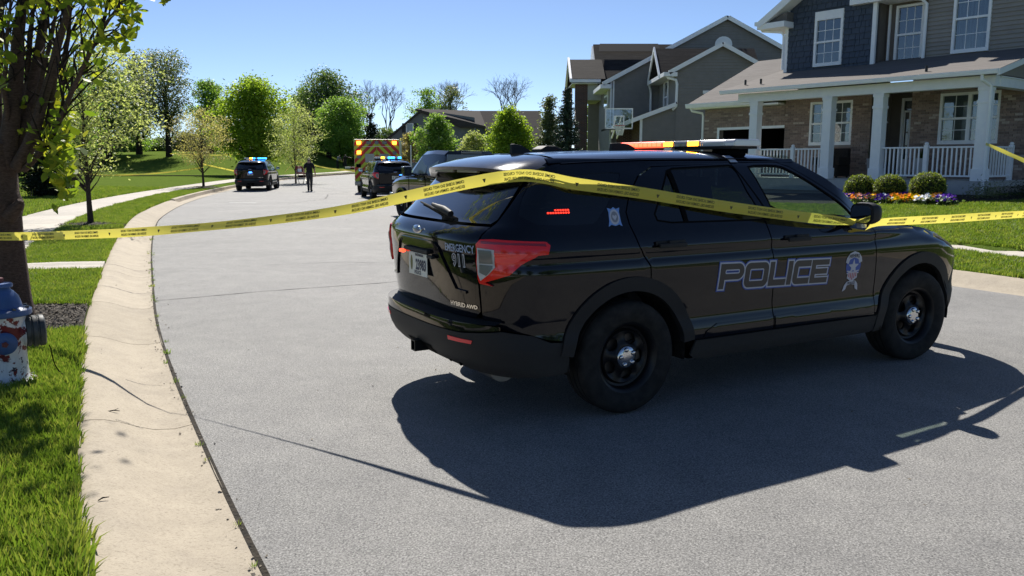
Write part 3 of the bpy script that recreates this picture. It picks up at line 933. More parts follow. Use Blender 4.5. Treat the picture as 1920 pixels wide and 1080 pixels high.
def wheel_parts(parent, x, side, steer=0.0):
    """one wheel (> tyre, rim, hub_cap); side -1 right, +1 left"""
    w = link('wheel', None, parent)
    w.location = (x, side * 0.835, WR); w.rotation_euler = (0, 0, steer)
    Mx = Matrix.Rotation(R(90) if side < 0 else R(-90), 4, 'X')       # local z of the lathe -> outward
    key = 'tyre_mesh'
    if key not in bpy.data.meshes:
        prof = [(0.232, -0.085), (0.235, -0.10), (0.262, -0.122), (0.310, -0.130), (0.345, -0.124), (0.366, -0.112), (0.376, -0.098), (0.379, -0.080)]
        for zc in (-0.052, 0.0, 0.052):
            prof += [(0.381, zc - 0.022), (0.381, zc - 0.007), (0.371, zc - 0.005), (0.371, zc + 0.005), (0.381, zc + 0.007)]
        prof += [(0.381, 0.075), (0.379, 0.080), (0.376, 0.098), (0.366, 0.112), (0.345, 0.124), (0.310, 0.130), (0.262, 0.122), (0.235, 0.10), (0.232, 0.085)]
        mb = MB(); mb.lathe(prof, 64, None, close=True)
        me = mb.mesh(key, M_RUBBER, smooth=R(35))
        # steel disc with five windows
        loops = [[(0.178 * math.cos(2 * math.pi * i / 60), 0.178 * math.sin(2 * math.pi * i / 60)) for i in range(60)]]
        for k in range(5):
            a = 2 * math.pi * (k + 0.5) / 5 + math.pi / 2; c = (0.128 * math.cos(a), 0.128 * math.sin(a))
            h = []
            for i in range(24):
                t_ = 2 * math.pi * i / 24
                rr = 0.036 * (1 + 0.10 * math.cos(2 * t_)); tt = 0.047
                lx, ly = rr * math.cos(t_) * 0.92, tt * math.sin(t_)
                h.append((c[0] + lx * math.cos(a) - ly * math.sin(a), c[1] + lx * math.sin(a) + ly * math.cos(a)))
            loops.append(h)
        V, F = fill2d(loops, 0.014)
        rr = np.hypot(V[:, 0], V[:, 1]); an = np.arctan2(V[:, 1], V[:, 0])
        zz = 0.045 + 0.030 * np.exp(-((rr - 0.075) / 0.03) ** 2) + 0.012 * sstep(0.15, 0.178, rr) + 0.010 * np.cos(5 * (an - math.pi / 2)) * sstep(0.06, 0.11, rr) * (1 - sstep(0.15, 0.178, rr))
        mb = MB(); mb.add(np.stack([V[:, 0], V[:, 1], zz], -1), [tuple(map(int, f)) for f in F])
        mb.add(np.stack([V[:, 0], V[:, 1], zz - 0.016], -1), [tuple(map(int, f[::-1])) for f in F])
        for lp in loops[1:]:
            n = len(lp); vv = []
            for q in lp:
                r_ = math.hypot(*q); a_ = math.atan2(q[1], q[0])
                z_ = 0.045 + 0.030 * math.exp(-((r_ - 0.075) / 0.03) ** 2) + 0.010 * math.cos(5 * (a_ - math.pi / 2))
                vv += [(q[0], q[1], z_), (q[0] * 1.0, q[1], z_ - 0.016)]
            mb.add(vv, [(2 * i, 2 * ((i + 1) % n), 2 * ((i + 1) % n) + 1, 2 * i + 1) for i in range(n)])
        # barrel and flange
        mb.lathe([(0.176, 0.060), (0.190, 0.040), (0.205, 0.045), (0.213, 0.085), (0.226, 0.098), (0.240, 0.104), (0.243, 0.098), (0.236, 0.088), (0.222, 0.075), (0.216, -0.09), (0.20, -0.09), (0.195, 0.03)], 64, None, close=True)
        mb.mesh('rim_mesh', M_STEEL, smooth=R(40))
        mb = MB(); mb.lathe([(0.078, 0.062), (0.076, 0.080), (0.070, 0.088), (0.045, 0.093), (0.02, 0.0945)], 36)
        for k in range(5):
            a = 2 * math.pi * k / 5 + math.pi / 2
            mb.lathe([(0.0165, 0.084), (0.0165, 0.098), (0.012, 0.104), (0.006, 0.105)], 10, Matrix.Translation((0.053 * math.cos(a), 0.053 * math.sin(a), 0)))
        mb.mesh('hub_cap_mesh', M_CHROME, smooth=R(45))
        mb = MB(); mb.lathe([(0.05, -0.02), (0.165, -0.02), (0.165, 0.0), (0.05, 0.0)], 40)
        mb.bb(0.04, 0.15, -0.07, 0.07, -0.06, 0.02)
        mb.mesh('brake_mesh', M_DISC, smooth=R(40))
    for nm, mk in (('tyre', 'tyre_mesh'), ('rim', 'rim_mesh'), ('hub_cap', 'hub_cap_mesh'), ('brake_disc', 'brake_mesh')):
        o = link(nm, bpy.data.meshes[mk], w)
        o.matrix_local = Mx @ Matrix.Rotation(R(12 if x < 2 else 20), 4, 'Z')
    return w

POLICE_W = []          # filled below: letter loops in unit cell height 1
def letter_loops():
    """wide squared capitals P O L I C E; each letter (outer, holes) in units, height 1, sheared slightly"""
    def rr(x0, y0, x1, y1, r, n=5, corners=(1, 1, 1, 1)):
        P = []
        for (cx, cy, a0), on in zip(((x1 - r, y0 + r, -90), (x1 - r, y1 - r, 0), (x0 + r, y1 - r, 90), (x0 + r, y0 + r, 180)), corners):
            if on: P += [(cx + r * math.cos(R(a0 + 90 * i / n)), cy + r * math.sin(R(a0 + 90 * i / n))) for i in range(n + 1)]
            else:
                P += [{-90: (x1, y0), 0: (x1, y1), 90: (x0, y1), 180: (x0, y0)}[a0]]
        return P
    t = 0.27
    L = []
    # P
    o = [(0, 0), (t, 0), (t, 0.36), (0.95, 0.36)] + [(0.95 + 0.30 * math.cos(R(a)), 0.68 + 0.32 * math.sin(R(a))) for a in range(-80, 91, 17)] + [(0, 1)]
    L.append(('P', o, [rr(t, 0.60, 1.0, 0.76, 0.06)], 1.30))
    L.append(('O', rr(0, 0, 1.28, 1, 0.26), [rr(t, 0.26, 1.28 - t, 0.74, 0.06)], 1.33))
    L.append(('L', [(0, 0), (0.98, 0), (0.98, 0.27), (t, 0.27), (t, 1), (0, 1)], [], 1.03))
    L.append(('I', [(0, 0), (t, 0), (t, 1), (0, 1)], [], 0.33))
    L.append(('C', [(0.98, 0.27), (t, 0.27), (t, 0.73), (1.0, 0.73), (1.0, 1)] + [(0.24 + 0.24 * math.cos(R(a)), 0.76 + 0.24 * math.sin(R(a))) for a in range(90, 181, 18)]
              + [(0.24 + 0.24 * math.cos(R(a)), 0.24 + 0.24 * math.sin(R(a))) for a in range(180, 271, 18)] + [(0.98, 0)], [], 1.03))
    L.append(('E', [(0, 0), (1.06, 0), (1.06, 0.24), (t, 0.24), (t, 0.38), (0.98, 0.38), (0.98, 0.62), (t, 0.62), (t, 0.76), (1.06, 0.76), (1.06, 1), (0, 1)], [], 1.06))
    return L

def make_suv(lamp='red'):
    t = thing('police_suv', 'black police SUV with red and amber roof lights parked across the road', 'police car', group='black police SUVs')
    for sd in (-1, 1):
        sname = sd
        fn = lambda a, b, T=None: S(a, b, T, 0.0, sd)
        fl = sd > 0
        # mirrored side: S(..., side=+1) mirrors y, so triangles flip
        X = lambda x, z: (ux(x, z), z)
        def P(name, pts, m, par=t, holes=(), T=None, grid=0.05, depth=0.014, off=0.0, step=0.03):
            lp = dens([(ux(x, z, T), z) for x, z in pts], step)
            hs = [dens([(ux(x, z, T), z) for x, z in h], step) for h in holes]
            return surf_panel(name, [lp] + hs, (lambda a, b: S(a, b, T, off, sd)), m, par, grid, depth, fl)
        # glass outlines
        g_f = smooth_loop([(2.405, 1.268), (3.10, 1.235), (3.285, 1.225), (3.255, 1.262), (2.95, 1.455), (2.66, 1.612), (2.55, 1.632), (2.285, 1.628), (2.292, 1.60)], 1)
        g_r = [(1.31, 1.285), (1.42, 1.268), (2.325, 1.258), (2.335, 1.275), (2.13, 1.622), (2.10, 1.632), (1.56, 1.612), (1.50, 1.595), (1.37, 1.42), (1.30, 1.32)]
        g_q = smooth_loop([(0.27, 1.288), (0.77, 1.266), (0.86, 1.31), (1.09, 1.565), (1.10, 1.598), (0.78, 1.585), (0.50, 1.555), (0.40, 1.50)], 1)
        f_arc = arc(FAX, AZ_, A_OUT - 0.02, 0, 180, 40); r_arc = arc(RAX, AZ_, A_OUT - 0.02, 0, 180, 40)
        # front door
        fd = [(3.452, 1.185), (3.455, 1.10), (3.50, 0.70), (3.515, 0.45), (2.385, 0.45), (2.378, 0.60), (2.352, 0.91), (2.318, 1.10), (2.285, 1.25), (2.185, 1.45), (2.130, 1.652),
              (2.58, 1.658), (2.70, 1.625), (2.99, 1.470), (3.34, 1.245)]
        d1 = P('front_door', fd, M_CPAINT, holes=[g_f])
        P('window', [(x, z) for x, z in g_f], M_GLASS_F, d1, depth=0, off=-0.006)
        P('window_trim', offset_loop(g_f, 0.012), M_GAP, d1, holes=[g_f], depth=0, off=0.001, grid=None)
        rd = [(2.375, 0.45), (1.62, 0.45)] + [q for q in r_arc if q[0] > 1.225 and q[1] > 0.48] + [(1.222, 0.89), (1.215, 0.99), (1.125, 1.12), (1.078, 1.265), (1.070, 1.34), (1.125, 1.45), (1.24, 1.565), (1.385, 1.628),
              (2.118, 1.652), (2.174, 1.45), (2.274, 1.25), (2.308, 1.10), (2.342, 0.91), (2.368, 0.60)]
        d2 = P('rear_door', rd, M_CPAINT, holes=[g_r])
        P('window', g_r, M_GLASS_D, d2, depth=0, off=-0.006)
        P('window_trim', offset_loop(g_r, 0.012), M_GAP, d2, holes=[g_r], depth=0, off=0.001, grid=None)
        P('window_bar', [(1.535, 1.262), (1.570, 1.262), (1.535, 1.615), (1.495, 1.60)], M_GAP, d2, depth=0, off=0.001)
        # handles
        for d, hx, hz in ((d2, 1.37, 1.118), (d1, 2.565, 1.105)):
            u0 = ux(hx, hz)
            cp = S(np.array([u0]), np.array([hz]), None, 0.004, sd)[0]
            mb = MB(); mb.bb(cp[0] - 0.125, cp[0] + 0.125, cp[1] - 0.006, cp[1] + 0.006, hz + 0.002, hz + 0.032)
            y1 = cp[1] + sd * 0.028
            mb.bb(cp[0] - 0.115, cp[0] + 0.115, min(y1 - 0.010, y1 + 0.010), max(y1 - 0.010, y1 + 0.010), hz - 0.014, hz + 0.016)
            mb.bb(cp[0] - 0.03, cp[0] + 0.05, min(cp[1], y1), max(cp[1], y1), hz - 0.006, hz + 0.034)
            mb.build('handle', M_GAP if False else M_CPLAS, d, smooth=R(40), bevel=0.006)
        # sill and door cladding
        P('sill', [(3.56, 0.442), (3.60, 0.34), (3.52, 0.30), (1.66, 0.30), (1.60, 0.34), (1.63, 0.442)], M_CPLAS, off=0.006)
        P('door_cladding', [(3.49, 0.505), (3.51, 0.456), (2.395, 0.456), (2.39, 0.545), (2.9, 0.56)], M_CPAINT, d1, off=0.007)
        P('door_cladding', [(2.365, 0.545), (2.37, 0.456), (1.70, 0.456), (1.72, 0.50), (1.82, 0.545)], M_CPAINT, d2, off=0.007)
        # fender
        ht = lambda x: float(ev(T_HOOD, x)) - 0.004
        fe = [(3.463, 1.176), (3.465, 1.10), (3.51, 0.70), (3.52, 0.47)] + [q for q in f_arc[::-1] if q[1] > 0.45 and q[0] < 4.60] + \
             [(4.615, 0.62), (4.70, 0.80), (4.72, ht(4.72) - 0.02)] + [(x, ht(x)) for x in (4.6, 4.4, 4.2, 4.0, 3.8, 3.6, 3.5)]
        P('front_wing', fe, M_CPAINT)
        # quarter panel with pillar and roof rail
        tg = 0.70
        def Q(y, z): return (uy(y, z), z)
        low = [(0.10, 0.655), (0.16, 0.64), (0.32, 0.61), (0.45, 0.565), (0.54, 0.552)]
        qp = [Q(tg, 0.672)] + [(ux(x, z), z) for x, z in low] + [(ux(x, z), z) for x, z in r_arc[::-1] if x < 1.21 and z > 0.56] + \
             [(ux(x, z), z) for x, z in ((1.214, 0.89), (1.205, 0.985), (1.115, 1.12), (1.068, 1.265), (1.060, 1.34), (1.115, 1.45), (1.232, 1.57), (1.38, 1.634))] + \
             [(ux(x, z), z) for x, z in ((2.58, 1.664), (2.70, 1.632), (2.99, 1.477), (3.345, 1.252), (3.455, 1.19), (3.56, 1.178), (3.50, 1.235), (3.05, 1.535), (2.78, 1.672), (2.60, 1.690), (1.5, 1.690), (0.60, 1.672))] + \
             [Q(0.66, 1.60), Q(0.705, 1.45), Q(0.73, 1.29), Q(0.73, 1.25), Q(0.71, 1.10)]
        qh = [(ux(x, z), z) for x, z in g_q]
        qo = surf_panel('quarter_panel', [dens(qp, 0.03), dens(qh, 0.03)], (lambda a, b: S(a, b, None, 0.0, sd)), M_CPAINT, t, 0.05, 0.014, fl)
        P('quarter_window', g_q, M_GLASS_D, qo, depth=0, off=-0.003)
        # arch cladding rings
        for cx, nm in ((RAX, 'rear'), (FAX, 'front')):
            a0, a1 = (-4, 186) if nm == 'rear' else (2, 188)
            if nm == 'rear': a0, a1 = 8, 172
            ring = arc(cx, AZ_, A_OUT, a0, a1, 40) + arc(cx, AZ_, A_IN, a1, a0, 40)
            P('wheel_arch_trim', ring, M_CPLAS, off=0.014, grid=0.04, depth=0.045)
        # wheel well
        for cx in (RAX, FAX):
            mb = MB(); V = []; F = []
            ar = arc(cx, AZ_, A_IN + 0.02, -8, 188, 30)
            for x_, z_ in ar: V += [(x_, sd * 0.955 * float(taper(x_)), z_), (x_, sd * 0.45, z_)]
            F = [(2 * i, 2 * i + 1, 2 * i + 3, 2 * i + 2) for i in range(len(ar) - 1)]
            mb.add(V, F)
            mb.add([(x_, sd * 0.452, z_) for x_, z_ in ar], [tuple(range(len(ar)))])
            mb.build('wheel_well', noisy('wheel_well_dirt', (0.004, 0.004, 0.004), (0.03, 0.028, 0.024), 16, 0.95, 0.8, 60, 0.02), t)
        # rear lamp
        tl = [Q(0.715, 0.955), Q(0.725, 0.925), Q(0.80, 0.915), (ux(0.10, 0.935), 0.935), (ux(0.20, 0.985), 0.985), (ux(0.30, 1.075), 1.075), (ux(0.36, 1.103), 1.103), (ux(0.425, 1.105), 1.105),
              (ux(0.445, 1.155), 1.155), (ux(0.42, 1.178), 1.178), Q(0.80, 1.197), Q(0.735, 1.193), Q(0.712, 1.165)]
        tlo = surf_panel('tail_lamp', [dens(tl, 0.02)], (lambda a, b: S(a, b, None, 0.016, sd)), M_RED, t, 0.03, 0.03, fl)
        tf = [Q(0.722, 0.985), Q(0.735, 0.945), Q(0.785, 0.985), Q(0.818, 1.03), Q(0.818, 1.135), Q(0.725, 1.145)]
        surf_panel('reversing_lamp_frame', [dens(tf, 0.02)], (lambda a, b: S(a, b, None, 0.021, sd)), M_WHITEL, tlo, 0.03, 0.006, fl)
        for z0, z1 in ((0.978, 1.04), (1.052, 1.13)):
            ti = [Q(0.735, z0 + (0.018 if z0 < 1 else 0)), Q(0.775, z0), Q(0.806, max(z0, 1.035 if z0 > 1 else z0 + 0.045)), Q(0.806, z1), Q(0.735, z1 + 0.004)]
            surf_panel('reversing_lamp', [dens(ti, 0.02)], (lambda a, b: S(a, b, None, 0.025, sd)), M_CLEAR, tlo, 0.03, 0.004, fl)
        li = [(ux(0.16, 1.0), 1.0), (ux(0.285, 1.105), 1.105), (ux(0.30, 1.115), 1.115), (ux(0.13, 1.12), 1.12)]
        surf_panel('lamp_facet', [dens(li, 0.02)], (lambda a, b: S(a, b, None, 0.0215, sd)), M_REDD, tlo, 0.03, 0.005, fl)
        top_ = [Q(0.745, 1.172), (ux(0.30, 1.160), 1.160), (ux(0.415, 1.150), 1.150), (ux(0.41, 1.166), 1.166), Q(0.745, 1.186)]
        surf_panel('lamp_strip', [dens(top_, 0.02)], (lambda a, b: S(a, b, None, 0.020, sd)), mat('deep_red_lens', (0.22, 0.004, 0.010), 0.12, coat=0.6), tlo, None, 0.003, fl)
        # lit red module inside the quarter window (right side of the photographed car)
        lm = [(0.47, 1.345), (0.66, 1.340), (0.66, 1.375), (0.47, 1.378)]
        if lamp == 'red' and sd < 0:
            for k in range(9):
                xx = 0.475 + k * 0.0185
                for zz in (1.350, 1.366):
                    if k < 3 and zz > 1.36: continue
                    P('flasher_led', [(xx, zz - 0.005), (xx + 0.013, zz - 0.005), (xx + 0.013, zz + 0.005), (xx, zz + 0.005)], M_E_REDS, qo, depth=0, off=0.001, grid=None)
        # headlamp, front bumper lower
        P('headlamp', [(4.25, 1.085), (4.42, 1.01), (4.58, 0.94), (4.70, 0.90), (4.72, 0.955), (4.6, 1.01), (4.42, 1.07)], M_CLEAR, off=0.006, grid=0.03)
        # side mirror
        mb = MB()
        mx, my, mz = 3.19, sd * 1.09, 1.275
        prof = [(-0.075, 0.55), (-0.065, 0.93), (-0.02, 1.0), (0.035, 0.86), (0.075, 0.5), (0.09, 0.12)]
        V = []; F = []; n = 20
        for dx, k in prof:
            for i in range(n):
                a = 2 * math.pi * i / n
                c, s_ = math.cos(a), math.sin(a)
                c = math.copysign(abs(c) ** 0.6, c); s_ = math.copysign(abs(s_) ** 0.6, s_)
                V.append((mx + dx, my + c * 0.112 * k, mz + s_ * 0.088 * k + (0.0 if s_ > 0 else 0.01)))
        for j in range(len(prof) - 1):
            for i in range(n): F.append((j * n + i, j * n + (i + 1) % n, (j + 1) * n + (i + 1) % n, (j + 1) * n + i))
        F += [tuple(range(n)), tuple((len(prof) - 1) * n + i for i in range(n))]
        mb.add(V, F)
        mb.bar((mx + 0.02, sd * 0.93, 1.215), (mx + 0.02, sd * 1.06, 1.225), 0.10, 0.035)
        mo = mb.build('wing_mirror', M_CPLAS, t, smooth=R(50))
        mb = MB(); V = []
        for i in range(n):
            a = 2 * math.pi * i / n; c, s_ = math.cos(a), math.sin(a)
            c = math.copysign(abs(c) ** 0.6, c); s_ = math.copysign(abs(s_) ** 0.6, s_)
            V.append((mx - 0.078, my + c * 0.105 * 0.82, mz + s_ * 0.078 * 0.82))
        mb.add(V, [tuple(range(n))]); mb.build('mirror_glass', mat('mirror_silver', (0.75, 0.77, 0.8), 0.03, metal=1.0), mo)
        MB().box((mx + 0.03, sd * 1.02, 1.185), (0.06, 0.05, 0.045)).build('mirror_spotlight', M_LENS_C, mo, bevel=0.008)
    # ---------------- rear
    fT = lambda a, b: S(a, b, None, 0.0, -1)
    def Qs(y, z): return (uy(y, z), z)
    e = 0.693
    tg = [Qs(-0.64, 0.690), Qs(0.64, 0.690), Qs(e, 0.74), Qs(e + 0.008, 0.92), Qs(e + 0.005, 1.10), Qs(0.722, 1.25), Qs(0.722, 1.268), Qs(-0.722, 1.268), Qs(-0.722, 1.25), Qs(-e - 0.005, 1.10), Qs(-e - 0.008, 0.92), Qs(-e, 0.74)]
    tail = surf_panel('tailgate', [dens(tg, 0.03)], fT, M_CPAINT, t, 0.045, 0.02)
    # raised moulding across the tailgate, bent down at both ends
    mp = [(-0.60, 0.862), (-0.50, 0.868), (-0.34, 1.115), (-0.28, 1.150), (0.28, 1.150), (0.34, 1.115), (0.50, 0.868), (0.60, 0.862), (0.60, 0.845), (0.49, 0.850), (0.325, 1.105), (0.27, 1.135), (-0.27, 1.135), (-0.325, 1.105), (-0.49, 0.850), (-0.60, 0.845)]
    surf_panel('tailgate_moulding', [dens([Qs(y, z) for y, z in mp], 0.02)], lambda a, b: S(a, b, None, 0.012, -1), M_CPAINT, tail, 0.03, 0.012)
    rg = [Qs(-0.70, 1.285), Qs(0.70, 1.285), Qs(0.715, 1.31), Qs(0.66, 1.52), Qs(0.62, 1.60), Qs(-0.62, 1.60), Qs(-0.66, 1.52), Qs(-0.715, 1.31)]
    surf_panel('rear_window', [dens(rg, 0.03)], fT, mat('rear_privacy_glass', (0.006, 0.007, 0.008), 0.04, coat=1.0), t, 0.045, 0.01)
    # number plate recess, plate, lamps
    RX = lambda z: float(ev(T_RT, z))
    pl = link('number_plate', None, tail)
    xp = RX(0.975) - 0.016
    mb = MB(); mb.bb(xp, xp + 0.006, -0.155, 0.155, 0.895, 1.05); mb.build('plate_blank', M_PLATE, pl, bevel=0.004)
    fp = lambda a, b: np.stack([np.full_like(a, xp - 0.0018), 0.0 - a, b], -1)
    flat_text('plate_digits', '23983', 0.098, lambda a, b: fp(a + 0.055, b + 0.937), mat('plate_blue', (0.02, 0.025, 0.07), 0.5), pl, 0.004, 0.72)
    flat_text('plate_text', 'POLICE', 0.034, lambda a, b: fp(a, b + 0.904), MATS['plate_blue'], pl, 0.001, 1.0)
    flat_text('plate_header', 'INDIANA', 0.026, lambda a, b: fp(a + 0.03, b + 1.027), MATS['plate_blue'], pl, 0.001, 1.3)
    mb = MB(); mb.ell((xp - 0.001, 0.105, 0.975), (0.0012, 0.019, 0.052), 14, 10); mb.build('plate_emblem', M_OLIVE, pl)
    mb = MB(); mb.bb(xp - 0.02, xp + 0.03, -0.20, 0.20, 1.058, 1.085); mb.build('plate_lamp_bar', M_CPLAS, tail, bevel=0.006)
    mb = MB(); mb.box((xp - 0.012, 0.245, 1.045), (0.03, 0.062, 0.024)); mb.build('flasher', M_E_RED if lamp == 'red' else M_E_CYAN, tail, bevel=0.010, smooth=R(60))
    mb = MB(); mb.box((xp - 0.010, -0.245, 1.045), (0.03, 0.085, 0.020)); mb.build('flasher_off', M_CPLAS, tail, bevel=0.006)
    # oval badge, lettering
    xe = RX(1.215) - 0.006
    mb = MB(); mb.ell((xe, 0.0, 1.212), (0.010, 0.075, 0.030), 24, 10); eb = mb.build('badge', M_CHROME, tail, smooth=R(60))
    mb = MB(); mb.ell((xe - 0.004, 0.0, 1.212), (0.0085, 0.062, 0.022), 24, 10); mb.build('badge_field', mat('badge_blue', (0.04, 0.08, 0.22), 0.3, coat=1), eb, smooth=R(60))
    fr = lambda a, b, y0, z0, o=0.004: S(np.array([uy(v, 1.0) for v in (y0 + a)]), z0 + b, None, o, -1)
    flat_text('lettering_edge', 'EMERGENCY', 0.066, lambda a, b: fr(a, b, 0.560, 1.108, 0.003), mat('decal_pale_blue', (0.30, 0.36, 0.50), 0.45), tail, 0.0012, 0.74)
    flat_text('lettering_edge', '911', 0.105, lambda a, b: fr(a, b, 0.560, 1.018, 0.003), M_DECW, tail, 0.006, 0.85)
    flat_text('lettering', '911', 0.105, lambda a, b: fr(a, b, 0.560, 1.018, 0.0042), M_DECK, tail, 0.0, 0.85)
    flat_text('model_badge', 'HYBRID', 0.040, lambda a, b: fr(a, b, 0.50, 0.752, 0.006), M_CHROME, tail, 0.001, 1.15)
    flat_text('model_badge', 'AWD', 0.034, lambda a, b: fr(a, b, 0.64, 0.754, 0.006), M_CHROME, tail, 0.001, 1.15)
    # rear wiper
    wp = link('rear_wiper', None, t)
    def RG(y, z, o=0.03):
        return Vector(S(np.array([uy(y, z)]), np.array([z]), None, o, -1)[0])
    mb = MB(); mb.tube([RG(0.30, 1.305, 0.03), RG(0.20, 1.318, 0.045), RG(-0.05, 1.345, 0.04)], [0.022, 0.026, 0.012], 8); mb.build('wiper_arm', M_CPLAS, wp, smooth=R(50))
    mb = MB(); mb.tube([RG(0.10, 1.315, 0.016), RG(-0.14, 1.345, 0.016), RG(-0.36, 1.365, 0.016)], [0.006, 0.008, 0.006], 6); mb.build('wiper_blade', M_RUBBER, wp)
    # bumper
    fB = lambda a, b: S(a, b, T_RB, 0.0, -1)
    def bump_side(sg):
        pts = [(0.16, 0.632), (0.34, 0.600), (0.46, 0.548), (0.545, 0.540), (0.600, 0.43), (0.615, 0.345), (0.56, 0.325)]
        return [(sg * ux(x, z, T_RB), z) for x, z in pts]
    rb = bump_side(1); lb = bump_side(-1)[::-1]
    lowp = [Qs(-0.3, 0.30), Qs(0.3, 0.30), Qs(0.6, 0.315)] + rb[::-1] + [Qs(0.62, 0.605), Qs(-0.62, 0.605)] + lb[::-1] + [Qs(-0.6, 0.315)]
    bo = surf_panel('rear_bumper', [dens(lowp, 0.03)], fB, M_CPLAS, t, 0.05, 0.02)
    upp = [Qs(-0.60, 0.612), Qs(0.60, 0.612)] + [(ux(x, z, T_RB), z) for x, z in ((0.15, 0.640), (0.15, 0.662))] + [Qs(0.70, 0.672), Qs(-0.70, 0.672)] + [(-ux(x, z, T_RB), z) for x, z in ((0.15, 0.662), (0.15, 0.640))]
    surf_panel('bumper_upper', [dens(upp, 0.03)], fB, M_CPAINT, bo, 0.05, 0.0)
    # bumper top ledge
    V = []; F = []
    us = np.linspace(-ux(0.20, 0.67), ux(0.20, 0.67), 41)
    a_ = S(us, np.full(41, 0.672), T_RB, 0, -1); b_ = S(us, np.full(41, 0.685), T_RT, -0.03, -1)
    V = np.concatenate([a_, b_]); F = [(i, i + 1, 41 + i + 1, 41 + i) for i in range(40)]
    MB().add(V, F).build('bumper_step', M_CPLAS, bo, smooth=R(60))
    xb = float(ev(T_RB, 0.46))
    for sy in (-1, 1):
        refl = [Qs(sy * 0.50, 0.545), Qs(sy * 0.70, 0.545), Qs(sy * 0.71, 0.567), Qs(sy * 0.50, 0.572)]
        if sy < 0: refl = refl[::-1]
        surf_panel('reflector', [dens(refl, 0.02)], lambda a, b: S(a, b, T_RB, 0.006, -1), M_REDD, bo, 0.03, 0.006)
    # tow opening with receiver
    hb = [Qs(-0.16, 0.365), Qs(0.16, 0.365), Qs(0.20, 0.445), Qs(-0.20, 0.445)]
    surf_panel('tow_opening', [dens(hb, 0.02)], lambda a, b: S(a, b, T_RB, 0.003, -1), M_GAP, bo, 0.03, 0.0)
    mb = MB(); x0 = xb - 0.02
    for (a, b, c, d) in ((-0.035, 0.035, 0.44, 0.448), (-0.035, 0.035, 0.372, 0.380), (-0.035, -0.027, 0.38, 0.44), (0.027, 0.035, 0.38, 0.44)):
        mb.bb(x0 - 0.02, x0 + 0.1, a, b, c, d)
    mb.build('tow_receiver', M_STEEL, bo)
    for y in (0.32, 0.46):
        mb = MB(); mb.ell((float(ev(T_RB, 0.36)) + 0.03 * abs(y), -y, 0.365), (0.012, 0.020, 0.018), 10, 6); mb.build('parking_sensor', M_GAP, bo)
    # spoiler
    V = []; F = []; ys = np.linspace(-0.70, 0.70, 29)
    for y in ys:
        k = abs(y) / 0.70
        xt = 0.225 + 0.16 * k ** 2.5; zt_ = 1.640 - 0.022 * k ** 2 - 0.035 * k ** 8
        xl = 0.68; zl = 1.7175 - 0.022 * k ** 2 - 0.046 * k ** 7
        sec = [(xl, zl), ((xl + xt) / 2, (zl + zt_) / 2 + 0.012), (xt + 0.03, zt_ + 0.006), (xt, zt_ - 0.008), (xt + 0.012, zt_ - 0.030), (xt + 0.10, zt_ - 0.040), (xl - 0.1, zl - 0.095)]
        V += [(a, y, b) for a, b in sec]
    n = 7
    for j in range(len(ys) - 1):
        for i in range(n): F.append((j * n + i, j * n + (i + 1) % n, (j + 1) * n + (i + 1) % n, (j + 1) * n + i))
    F += [tuple(range(n)), tuple((len(ys) - 1) * n + i for i in range(n))]
    sp = MB().add(V, F).build('roof_spoiler', M_CPAINT, t, smooth=R(35))
    for y0, y1 in ((0.03, 0.33), (-0.33, -0.03)):
        MB().bb(0.262, 0.285, y0, y1, 1.592, 1.612).build('brake_lamp', mat('unlit_brake_lamp', (0.20, 0.19, 0.19), 0.3), sp, bevel=0.005)
    # roof with pressed ribs
    xs = np.linspace(0.67, 2.80, 46); ysn = np.linspace(-1, 1, 81)
    def roof_z(x, y):
        wv = 0.715
        zc = np.interp(x, [0.5, 0.8, 1.3, 1.8, 2.3, 2.6, 2.8], [1.712, 1.727, 1.744, 1.752, 1.748, 1.735, 1.715])
        k = np.abs(y) / wv
        z = zc - 0.022 * k ** 2 - 0.046 * k ** 7
        for yc in (-0.42, -0.14, 0.14, 0.42):
            z = z - 0.007 * np.exp(-((y - yc) / 0.05) ** 4) * sstep(0.62, 0.75, x) * (1 - sstep(2.45, 2.65, x))
        return z
    XX, YN = np.meshgrid(xs, ysn, indexing='ij'); YY = YN * 0.712
    ZZ = roof_z(XX, YY)
    ii = np.arange(XX.size).reshape(XX.shape)
    q = np.stack([ii[:-1, :-1], ii[1:, :-1], ii[1:, 1:], ii[:-1, 1:]], -1).reshape(-1, 4)
    rf = link('roof', np_mesh('roof', np.stack([XX, YY, ZZ], -1).reshape(-1, 3), q, M_CPAINT, True), t)
    for sd in (-1, 1):      # cant rail between roof skin and door frames
        V = []; F = []
        xs2 = np.linspace(0.58, 2.78, 40)
        for i, x in enumerate(xs2):
            top = (x, sd * 0.706, float(roof_z(np.array(x), np.array(0.706))) + 0.001)
            s1 = S(np.array([ux(x, 1.685)]), np.array([1.685]), None, 0.003, sd)[0]; s2 = S(np.array([ux(x, 1.658)]), np.array([1.658]), None, 0.003, sd)[0]
            V += [top, tuple(0.5 * np.array(top) + 0.5 * s1 + np.array([0, sd * 0.004, 0.003])), tuple(s1), tuple(s2)]
        F = [(4 * i + k, 4 * i + 4 + k, 4 * i + 5 + k, 4 * i + 1 + k) for i in range(39) for k in range(3)]
        MB().add(V, F).build('roof_rail', M_CPAINT, t, smooth=R(60))
        # reflective strip hanging over the rail
        V = []
        for x0, x1, zz, yy in ((2.10, 2.17, None, 0.66), (2.105, 2.175, None, 0.705)):
            z_ = float(roof_z(np.array(2.1), np.array(yy))) + 0.004
            V += [(x0, sd * yy, z_), (x1, sd * yy, z_)]
        for zz, dx in ((1.685, 0.008), (1.655, 0.02)):
            s1 = S(np.array([ux(2.105 + dx, zz), ux(2.175 + dx, zz)]), np.array([zz, zz]), None, 0.008, sd); V += [tuple(s1[0]), tuple(s1[1])]
